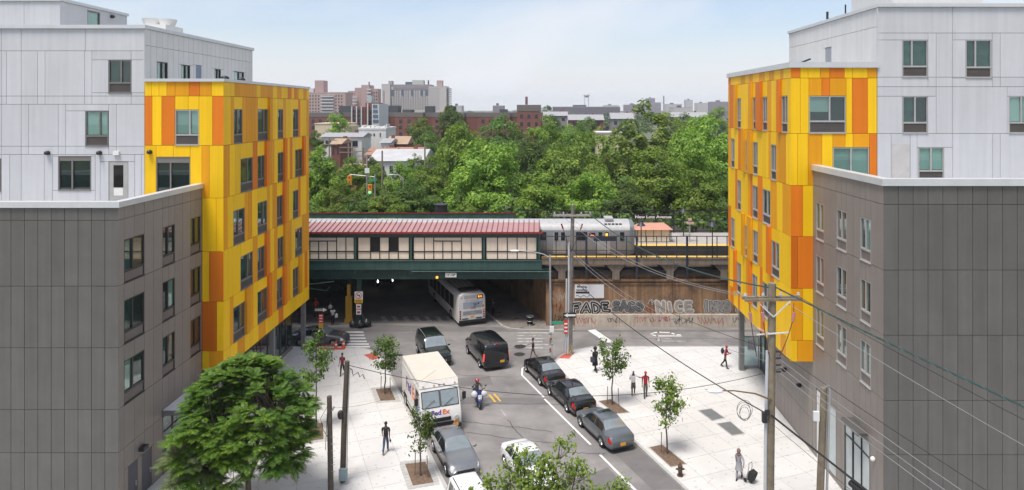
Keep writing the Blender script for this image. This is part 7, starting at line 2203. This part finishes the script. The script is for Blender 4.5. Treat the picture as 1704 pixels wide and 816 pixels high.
for k in range(4): cl.tube([(8.85 + .05 * (k % 2) + (.2 + .045 * k) * math.cos(a / 20 * 6.283), 29.6 + .05 * k, 6.95 + .04 * k + (.30 + .035 * k) * math.sin(a / 20 * 6.283)) for a in range(21)], .009, 4)
tag(cl.build('cable_coil', CABLE), 'loops of spare black cable hanging beside the tall wooden pole', 'cable coil')
bx = MB(); bx.box(10.0, 10.2, 30.7, 30.9, 6.05, 6.5); bx.box(10.1, 10.3, 30.68, 30.78, 6.4, 6.62); bx.build('junction_box', DARK, BP)

SP = thing('utility_pole', 'shorter leaning wooden pole with a steel pipe, just right of the tall one', 'utility pole', (12.2, 30, .13))
mb = MB(); mb.tube([(12.15, 30, .1), (12.28, 30, 4), (12.42, 30, 7.9)], [.17, .16, .14], 12); mb.build('pole', PINE, SP, 60)
mb = MB(); mb.tube([(12.42, 29.9, .2), (12.52, 29.9, 4), (12.62, 29.9, 7.85), (12.58, 29.9, 8.02), (12.45, 29.9, 8.03)], .06, 8); mb.build('pipe', STEEL, SP, 60)
mb = MB(); mb.box(11.9, 12.15, 29.8, 29.9, 6.55, 6.95); mb.build('fuse_box', WHITE, SP)
mb = MB(); mb.box(12.3, 12.62, 29.7, 29.9, .9, 1.6); mb.build('meter_box', mat('rusty_box', (.16, .11, .08), .8), SP)

# the pole at the far right kerb corner
MP = thing('utility_pole', 'grey wooden utility pole at the right corner, in front of the subway car', 'utility pole', (2.6, 56, .13))
mb = MB(); mb.tube([(2.6, 56, .1), (2.68, 56, 6), (2.85, 56, 12.25)], [.2, .18, .14], 12); mb.build('pole', mat('grey_pole_wood', (.17, .155, .145), .9, var=.3, scale=3, bump=.4), MP, 60)
crossarm(MP, 2.8, 56, 11.4, 1.55, (1, 0), mat('pale_crossarm', (.30, .28, .26), .8), 2, 5, .12)
mb = MB(); mb.tube([(2.42, 55.85, .2), (2.5, 55.85, 5), (2.52, 55.85, 9.2)], .08, 8); mb.tube([(2.25, 55.85, .2), (2.32, 55.85, 6.3)], .06, 8); mb.build('conduit', CONDT, MP, 60)
for x in (1.9, 3.6):
    c = MB(); c.cyl((x, 55.8, 10.75), (x + (.15 if x < 2.6 else -.15), 55.8, 10.3), .06, n=8); c.build('cutout', mat('dark_red_cutout', (.2, .04, .04), .5), MP); c = MB(); c.tube(sag((x + (.15 if x < 2.6 else -.15), 55.8, 10.3), (2.7, 55.8, 8.6), .1), .02, 4); c.build('lead', CABLE, MP)
mb = MB(); mb.cyl((2.6, 56, .12), (2.6, 56, .9), .215, n=12); mb.build('painted_band', mat('paint_splashes', (.3, .24, .12), .7, var=.9, scale=6), MP, 60)

LPo = thing('street_light', 'grey steel street light with a long arm at the right corner, stickered low down', 'street light', (1.05, 55, .13))
mb = MB(); mb.tube([(1.05, 55, .1), (1.0, 55, 4), (.97, 55, 8.4)], [.11, .095, .07], 12); mb.build('pole', STEEL, LPo, 60)
mb = MB(); mb.tube([(.97, 55, 8.2), (.4, 55, 8.48), (-.4, 55, 8.66), (-1.5, 55, 8.74)], [.045, .04, .035, .03], 8); mb.build('lamp_arm', STEEL, LPo, 60)
mb = MB(); mb.ball((-1.85, 55, 8.74), .42, (1, .4, .2), 12, 7); mb.build('lamp_head', MATS['lamp_head'], LPo, 180)
mb = MB(); mb.cyl((1.05, 55, .1), (1.05, 55, .45), .19, .15, 12); mb.build('base', STEEL, LPo, 40)
stc = [WHITE, mat('green_sticker', (.1, .4, .12), .6), RED, BLACK, mat('yellow_sticker', (.7, .5, .05), .6), WHITE, mat('blue_sticker', (.05, .12, .4), .6)]
r_ = random.Random(4)
for k in range(16):
    a = r_.uniform(3.4, 6.0); z = .55 + k * .12
    x, y = 1.045 + .112 * math.cos(a), 55 + .112 * math.sin(a)
    s_ = MB().obox((x, y, z), (.008, .12, .11), (0, 0, a)); s_.build('sticker', stc[k % 7], LPo)
bl = MB(); bl.box(1.12, 2.0, 54.93, 54.96, 2.92, 3.14); bo = bl.build('street_name_sign', mat('street_sign_green', (.03, .30, .19), .5), LPo)
bx = MB(); bx.box(.93, 1.27, 54.8, 54.93, 2.3, 2.75); bx.build('control_box', WHITE, LPo)

def arrow_sign(parent, x0, x1, y, z0, z1, left, lettering):
    MB().box(x0, x1, y, y + .02, z0, z1).build('sign_plate', BARK, parent)
    h = z1 - z0; zc = (z0 + z1) / 2; s_ = -1 if left else 1
    tip, tail = (x0 + .06, x1 - .06) if left else (x1 - .06, x0 + .06)
    a = tip - s_ * h * .75
    m = MB(); yy = y - .004
    m.add([(tail, yy, zc - h * .2), (a, yy, zc - h * .2), (a, yy, zc + h * .2), (tail, yy, zc + h * .2)], [(0, 1, 2, 3)]); m.add([(a, yy, zc - h * .42), (tip, yy, zc), (a, yy, zc + h * .42)], [(0, 1, 2)])
    m.build('white_arrow', WHITE, parent)
    if lettering: text('ONE WAY', h * .34, BARK, parent, ((tail + a) / 2, y - .008, zc), name='lettering', bold=.004, extrude=.001)

OW = thing('one_way_sign', 'black one way arrow sign over a red and yellow sign, left pavement', 'road sign', (-17.8, 56.7, .13))
MB().cyl((-17.8, 56.75, .1), (-17.8, 56.75, 3.8), .035, n=8).build('pole', DARK, OW)
arrow_sign(OW, -18.34, -17.25, 56.68, 3.34, 3.76, False, True)
m = MB(); m.box(-17.98, -17.6, 56.69, 56.71, 2.05, 3.2); so = m.build('parking_sign', RED, OW)
m = MB(); m.box(-17.98, -17.6, 56.684, 56.69, 2.05, 2.45); m.build('yellow_panel', YLINE, OW)
m = MB()
for z in (2.55, 2.8, 3.02): m.box(-17.93, -17.66, 56.682, 56.689, z, z + .09)
m.build('white_print', WHITE, OW)

NT = thing('no_turn_sign', 'white no left turn sign with a yellow plate on the green bridge column', 'road sign', (-16.45, 63.5, 1.0))
m = MB(); m.box(-16.83, -16.07, 63.44, 63.47, 2.55, 3.25); m.build('sign_plate', WHITE, NT)
m = MB(); m.box(-16.83, -16.07, 63.44, 63.47, 2.2, 2.545); m.build('yellow_plate', mat('sign_yellow', (.75, .42, .02), .5), NT)
m = MB(); N_ = 24
m.rows([[(-16.45 + r * math.cos(a / N_ * 6.283), 63.434, 2.9 + r * math.sin(a / N_ * 6.283)) for a in range(N_)] for r in (.25, .31)], True); m.bar((-16.62, 63.435, 3.08), (-16.28, 63.435, 2.72), .006, .06, up=(0, 1, 0)); m.build('red_ring', RED, NT)
m = MB(); y = 63.437; m.add([(-16.62, y, 2.93), (-16.5, y, 2.83), (-16.5, y, 3.03)], [(0, 1, 2)]); m.add([(-16.5, y, 2.89), (-16.32, y, 2.89), (-16.32, y, 2.97), (-16.5, y, 2.97)], [(0, 1, 2, 3)]); m.add([(-16.38, y, 2.74), (-16.31, y, 2.74), (-16.31, y, 2.9), (-16.38, y, 2.9)], [(0, 1, 2, 3)]); m.build('black_arrow', BARK, NT)
m = MB()
for z in (2.28, 2.4): m.box(-16.72, -16.18, 63.434, 63.439, z, z + .05)
m.build('plate_print', BARK, NT)
for z0, z1 in ((1.68, 2.1), (1.15, 1.6)):
    m = MB(); m.box(-16.68, -16.22, 63.44, 63.47, z0, z1); m.build('small_plate', WHITE, NT); m = MB(); m.box(-16.6, -16.3, 63.434, 63.439, z0 + .12, z1 - .14); m.build('small_print', RED, NT)
OL = thing('one_way_sign', 'black arrow sign pointing left over a red striped sign on the grey wooden pole', 'road sign', (2.6, 55.7, 2))
arrow_sign(OL, 2.05, 3.1, 55.68, 3.2, 3.6, True, False)
m = MB(); m.box(2.1, 2.42, 55.68, 55.7, 1.9, 3.0); m.build('red_sign', RED, OL); m = MB()
for z in (2.05, 2.35, 2.65): m.box(2.13, 2.39, 55.673, 55.679, z, z + .13)
m.build('white_print', WHITE, OL)

# the two stub poles on the left pavement
P1 = thing('utility_pole', 'weathered wooden pole with a black splice box, the taller of two on the left pavement', 'utility pole', (-10.4, 36.9, .13))
mb = MB(); mb.tube([(-10.42, 36.9, .1), (-10.35, 36.9, 3), (-10.18, 36.9, 6.55)], [.16, .15, .13], 12); mb.build('pole', PINED, P1, 60)
mb = MB(); mb.ball((-10.5, 36.75, 3.75), .2, (.8, .8, 1.25), 10, 7); mb.build('splice_box', DARK, P1, 180)
mb = MB(); mb.box(-10.52, -10.1, 36.5, 36.72, .35, .95); mb.build('meter_cabinet', mat('pale_teal_box', (.26, .33, .34), .6), P1)
mb = MB(); mb.tube([(-10.14, 36.72, .9), (-10.12, 36.75, 3.5), (-10.02, 36.8, 6.2)], .03, 6); mb.build('conduit', STEEL, P1)
P2 = thing('utility_pole', 'dark slim wooden pole with climbing pegs, the shorter of two on the left pavement', 'utility pole', (-10.7, 35.4, .13))
mb = MB(); mb.tube([(-10.6, 35.4, .1), (-10.68, 35.4, 5.3)], [.15, .125], 12); mb.build('pole', PINED, P2, 60)
mb = MB()
for k in range(6): mb.cyl((-10.6, 35.3, 1.5 + k * .35), (-10.35, 35.3, 1.5 + k * .35), .012, n=5)
mb.build('climbing_peg', STEEL, P2)
mb = MB(); mb.tube(sag((-10.75, 35.3, 4.7), (-10.85, 35.3, 2.6), -.0) , .015, 5); mb.tube([(-10.7, 35.3, 4.9), (-11.1, 35.3, 4.2), (-10.95, 35.3, 3.6), (-10.7, 35.3, 3.2)], .012, 5); mb.build('loose_wire', CABLE, P2)
mb = MB(); mb.cyl((-10.5, 35.3, 4.6), (-10.4, 35.3, 4.8), .05); mb.build('hook', STEEL, P2)

# wires
C3 = Vector((18.3, 6.0, 0))
wire('thick green sleeved cable from the grey corner pole up to the tall wooden one', (4.2, 56, 11.5), (10.4, 31, 12.0), .9, .035, GRNCB)
wire('thick cable in a spiral green sleeve running right from the top of the tall pole', (10.6, 31, 12.05), (18.3, 6, 11.2), .25, .034, GRNCB, helix=mat('mint_sleeve', (.06, .13, .11), .5))
for k, (x, z0, z1, h) in enumerate(((9.3, 11.65, 11.6, 1.1), (9.9, 11.65, 11.6, 1.2))):
    wire(('left', 'right')[k] + ' of two thin pale wires between the crossarms of the right poles', (x - 7.6, 56, z0), (x, 31, z1), h, .014, THINW)
for k, (x, z0, xc, zc, h) in enumerate(((11.7, 11.6, 19.4, 10.2, .5), (11.2, 11.3, 18.9, 9.4, .5), (10.7, 9.2, 18.4, 8.2, .5), (10.7, 8.9, 18.4, 7.6, .6), (10.7, 8.6, 18.4, 7.1, .6), (10.7, 8.3, 18.4, 6.8, .6))):
    wire(('highest', 'second highest', 'third highest', 'fourth highest', 'fifth highest', 'lowest')[k] + ' of the thin wires running right from the tall wooden pole', (x, 31, z0), (xc, 6, zc), h, .013, CABLE if k in (0, 2) else THINW)
for k, (z0, z1, h) in enumerate(((8.7, 9.2, .9), (8.5, 8.9, 1.0), (8.3, 8.6, 1.1))):
    wire(('top', 'middle', 'bottom')[k] + ' slack thin wire from the grey corner pole to the insulator rack', (2.75, 55.9, z0), (10.6, 31, z1), h, .013, THINW if k else CABLE)
wire('black bundled cable sagging from the grey corner pole to the tall wooden pole', (2.7, 55.8, 6.4), (10.3, 30.9, 6.35), .55, .028, CABLE)
wire('black bundled cable running right from the tall pole past the leaning pole', (10.4, 30.9, 6.35), (18.2, 6, 5.2), .2, .045, CABLE)
wire('thin brown wire below the bundled cable right of the tall pole', (10.4, 30.9, 6.0), (18.2, 6, 4.6), .3, .01, MATS['brown_lead'])
ec = MB(); ec.tube([(11.9, 26.3, 5.78), (12.25, 25.2, 5.7)], .12, 10); tag(ec.build('splice_case', DARK), 'black splice case hanging on the bundled cable by the leaning pole', 'splice case')
wire('long dark cable sagging across the street from the left pole to the right building', (-10.2, 36.9, 6.35), (15.88, 44.3, 3.45), 1.75, .018, CABLE)
wire('thin wire from the leaning pole to the wall of the right building', (12.3, 30, 6.9), (15.88, 38.8, 3.9), .5, .008, THINW)
wire('looped black cable by the entrance of the right building', (10.5, 31, 6.6), (15.85, 46.2, 3.6), 1.1, .014, CABLE)
wire('thin wire from the left pole across the left pavement', (-10.6, 35.4, 4.7), (-6.5, 44.0, 3.4), .6, .007, CABLE)
sw = MB()
r_ = random.Random(9); p = Vector((-10.1, 36.9, 6.3))
sw.tube([(-10.1, 36.85, 6.25), (-9.9, 36.85, 6.1), (-9.85, 36.85, 5.8), (-9.6, 36.9, 5.95), (-9.5, 36.9, 5.7), (-9.35, 36.9, 5.85), (-9.25, 36.9, 5.6)], .025, 5); sw.build('splice_wire', CABLE, P1)

# hydrant, bins, bags, cones
HY = thing('fire_hydrant', 'rusty brown fire hydrant at the right kerb beside the planting pit', 'hydrant', (7.72, 37.46, .13))
hb = mat('hydrant_brown', (.085, .05, .035), .7, var=.3, scale=6)
mb = MB(); mb.cyl((7.72, 37.46, .13), (7.72, 37.46, .2), .17, n=14); mb.cyl((7.72, 37.46, .2), (7.72, 37.46, .62), .115, n=14); mb.ball((7.72, 37.46, .64), .135, (1, 1, .85), 12, 7); mb.cyl((7.72, 37.46, .74), (7.72, 37.46, .82), .04, n=6); mb.build('barrel', hb, HY, 40)
for dx, dy, r in ((1, 0, .06), (-1, 0, .06), (-.3, -1, .08)):
    mb = MB(); q = Vector((dx, dy, 0)).normalized(); c = Vector((7.72, 37.46, .5)); mb.cyl(c + q * .08, c + q * .2, r, n=10); mb.cyl(c + q * .2, c + q * .24, r * .6, n=6); mb.build('outlet', hb, HY, 40)
TC = thing('litter_bin', 'dark wire litter bin on the pavement under the bridge by the right wall', 'litter bin', (-.72, 63.6, .12))
mb = MB()
for k in range(20):
    a = k / 20 * 6.283; mb.bar((-.72 + .24 * math.cos(a), 63.6 + .24 * math.sin(a), .12), (-.72 + .31 * math.cos(a), 63.6 + .31 * math.sin(a), .95), .03, .012)
mb.build('wire_basket', DARK, TC)
for z, r in ((.2, .25), (.55, .28), (.95, .315)):
    m = MB(); m.tube([(-.72 + r * math.cos(a / 20 * 6.283), 63.6 + r * math.sin(a / 20 * 6.283), z) for a in range(21)], .02, 5); m.build('hoop', STEEL, TC)
m = MB(); m.cyl((-.72, 63.6, .13), (-.72, 63.6, .85), .22, .27, 12); m.build('liner', BLACK, TC)
for k, (x, y, r, lab) in enumerate(((-15.75, 63.55, .42, 'black rubbish bag nearest the road at the foot of the bridge column'), (-16.25, 63.2, .38, 'black rubbish bag in front of the bridge column'), (-16.95, 63.35, .36, 'black rubbish bag left of the bridge column'))):
    m = MB(); q = random.Random(k)
    rings = [[(x + r * s_ * math.cos(a / 12 * 6.283) * q.uniform(.82, 1.12), y + r * s_ * math.sin(a / 12 * 6.283) * q.uniform(.82, 1.12), .12 + r * z * q.uniform(.95, 1.05)) for a in range(12)] for z, s_ in ((0, .75), (.25, 1), (.7, 1), (1.1, .75), (1.4, .3), (1.6, .14))]
    m.rows(rings, True); m.f.append(tuple(5 * 12 + i for i in range(12))); m.m.append(0)
    tag(m.build('rubbish_bag', mat('black_bag', (.02, .02, .024), .35, bump=.5, bscale=14), None, 60), lab, 'rubbish bag', 'bags at the foot of the bridge column')
ORC = mat('orange_plastic', (.72, .09, .02), .5)
for x, y, lab in ((-16.2, 57.6, 'orange traffic cone by the front wheel of the crossing sedan'), (-16.75, 57.35, 'orange traffic cone just left of the other, by the red tape')):
    t = thing('traffic_cone', lab, 'traffic cone', (x, y, .13), 'cones on the left pavement edge')
    m = MB(); m.cyl((x, y, .16), (x, y, .8), .15, .035, 12); m.build('cone', ORC, t, 40); m = MB(); m.box(x - .2, x + .2, y - .2, y + .2, .131, .16); m.build('base', ORC, t); m = MB(); m.cyl((x, y, .42), (x, y, .55), .112, .088, 12); m.build('band', WHITE, t, 40)
tp = MB(); P_ = sag((-19.0, 57.15, .55), (-16.75, 57.3, .5), .08); tp.rows([[p - Vector((0, 0, .03)) for p in P_], [p + Vector((0, 0, .03)) for p in P_]]); tag(tp.build('barrier_tape', RED), 'red barrier tape from the pale concrete block to the traffic cones', 'tape')
m = MB(); m.box(-19.35, -18.75, 57.2, 57.7, .131, .95); m.box(-19.3, -18.8, 57.25, 57.65, .951, 1.05); tag(m.build('concrete_block', mat('pale_block', (.45, .44, .43), .8, var=.12)), 'pale concrete bollard block beside the left overhang post', 'block')

# street beyond the railway: poles, signals
def far_pole(x, y0, Y, label, arm=True, base=0.0, lean=0):
    X_, zt = px(x, y0, Y)
    t = thing('utility_pole', label, 'utility pole', (X_, Y, base), 'poles beyond the railway')
    MB().cyl((X_, Y, base), (X_ + lean, Y, zt), .17, .12, 8).build('pole', mat('far_pole_wood', (.23, .19, .16), .9), t)
    if arm:
        for dz in (.7, 1.5): MB().box(X_ - 1.5, X_ + 1.5, Y - .06, Y + .06, zt - dz, zt - dz + .14).build('crossarm', MATS['far_pole_wood'], t)
far_pole(580, 239, 112, 'pale wooden pole with two crossarms in the trees left of the white hall')
far_pole(586, 243, 116, 'thin pole close to the pale one left of the white hall', False)
far_pole(604, 246, 118, 'wooden pole with wide crossarms at the left end of the white hall')
far_pole(636, 251, 104, 'dark bare pole rising in front of the white hall', False)
far_pole(707, 236, 108, 'pale bare pole among the trees right of the white hall', False)
far_pole(548, 228, 130, 'slim pole beside the pink roofed little house', True)
for x, y, Y, lab in ((582, 297, 96, 'yellow traffic signal hanging over the street beyond the railway'), (616, 312, 96, 'traffic signal with a lit green lamp on a steel pole')):
    X_, z = px(x, y, Y)
    t = thing('traffic_light', lab, 'traffic light', (X_, Y, 0), 'signals beyond the railway')
    yel = mat('signal_yellow', (.65, .28, .03), .5)
    MB().box(X_ - .28, X_ + .28, Y - .2, Y + .2, z - .9, z + .4).build('housing', yel, t)
    for k, mm in enumerate((RED, AMB, emit('green_lamp', (.05, .8, .35), 1.5) if x > 600 else GREENL)):
        m = MB(); m.cyl((X_, Y - .2, z + .18 - k * .42), (X_, Y - .26, z + .18 - k * .42), .15, n=12); m.build('lens', mm, t, 40)
    if x < 600:
        m = MB(); m.tube([(X_ + 3.6, Y, 0), (X_ + 3.5, Y, z + .6)], .1, 8); m.tube([(X_ + 3.5, Y, z + .2), (X_, Y, z + .55)], .06, 6); m.build('mast', STEEL, t)
    else:
        m = MB(); m.tube([(X_ - .45, Y, 0), (X_ - .45, Y, z + 4.6)], .09, 8); m.build('mast', STEEL, t); m = MB(); m.box(X_ - .1, X_ + .9, Y - .25, Y - .22, z + .9, z + 1.15); m.build('street_name_sign', MATS['street_sign_green'], t); m = MB(); m.box(X_ - .7, X_ - .05, Y - .25, Y - .22, z + 2.0, z + 2.7); m.build('white_sign', WHITE, t)
X_, z = px(652, 291, 95)
t = thing('street_light', 'grey street light with a bent arm in front of the trees below the white hall', 'street light', (X_ + 1.7, 95, 0))
m = MB(); m.tube([(X_ + 1.7, 95, 0), (X_ + 1.6, 95, z - .6), (X_ + 1.0, 95, z - .05), (X_ + .2, 95, z)], .07, 8); m.build('pole', STEEL, t); m = MB(); m.ball((X_ - .1, 95, z), .4, (1, .4, .2), 10, 6); m.build('lamp_head', MATS['lamp_head'], t, 180)
X_, z = px(734, 341, 80)
m = MB(); m.cyl((X_, 80, 5.2), (X_, 80, z), .75, n=18); m.cyl((X_, 80, z), (X_, 80, z + .08), .82, n=18); tag(m.build('storage_tank', DARK, None, 40), 'black round tank just above the crimson canopy edge', 'tank')
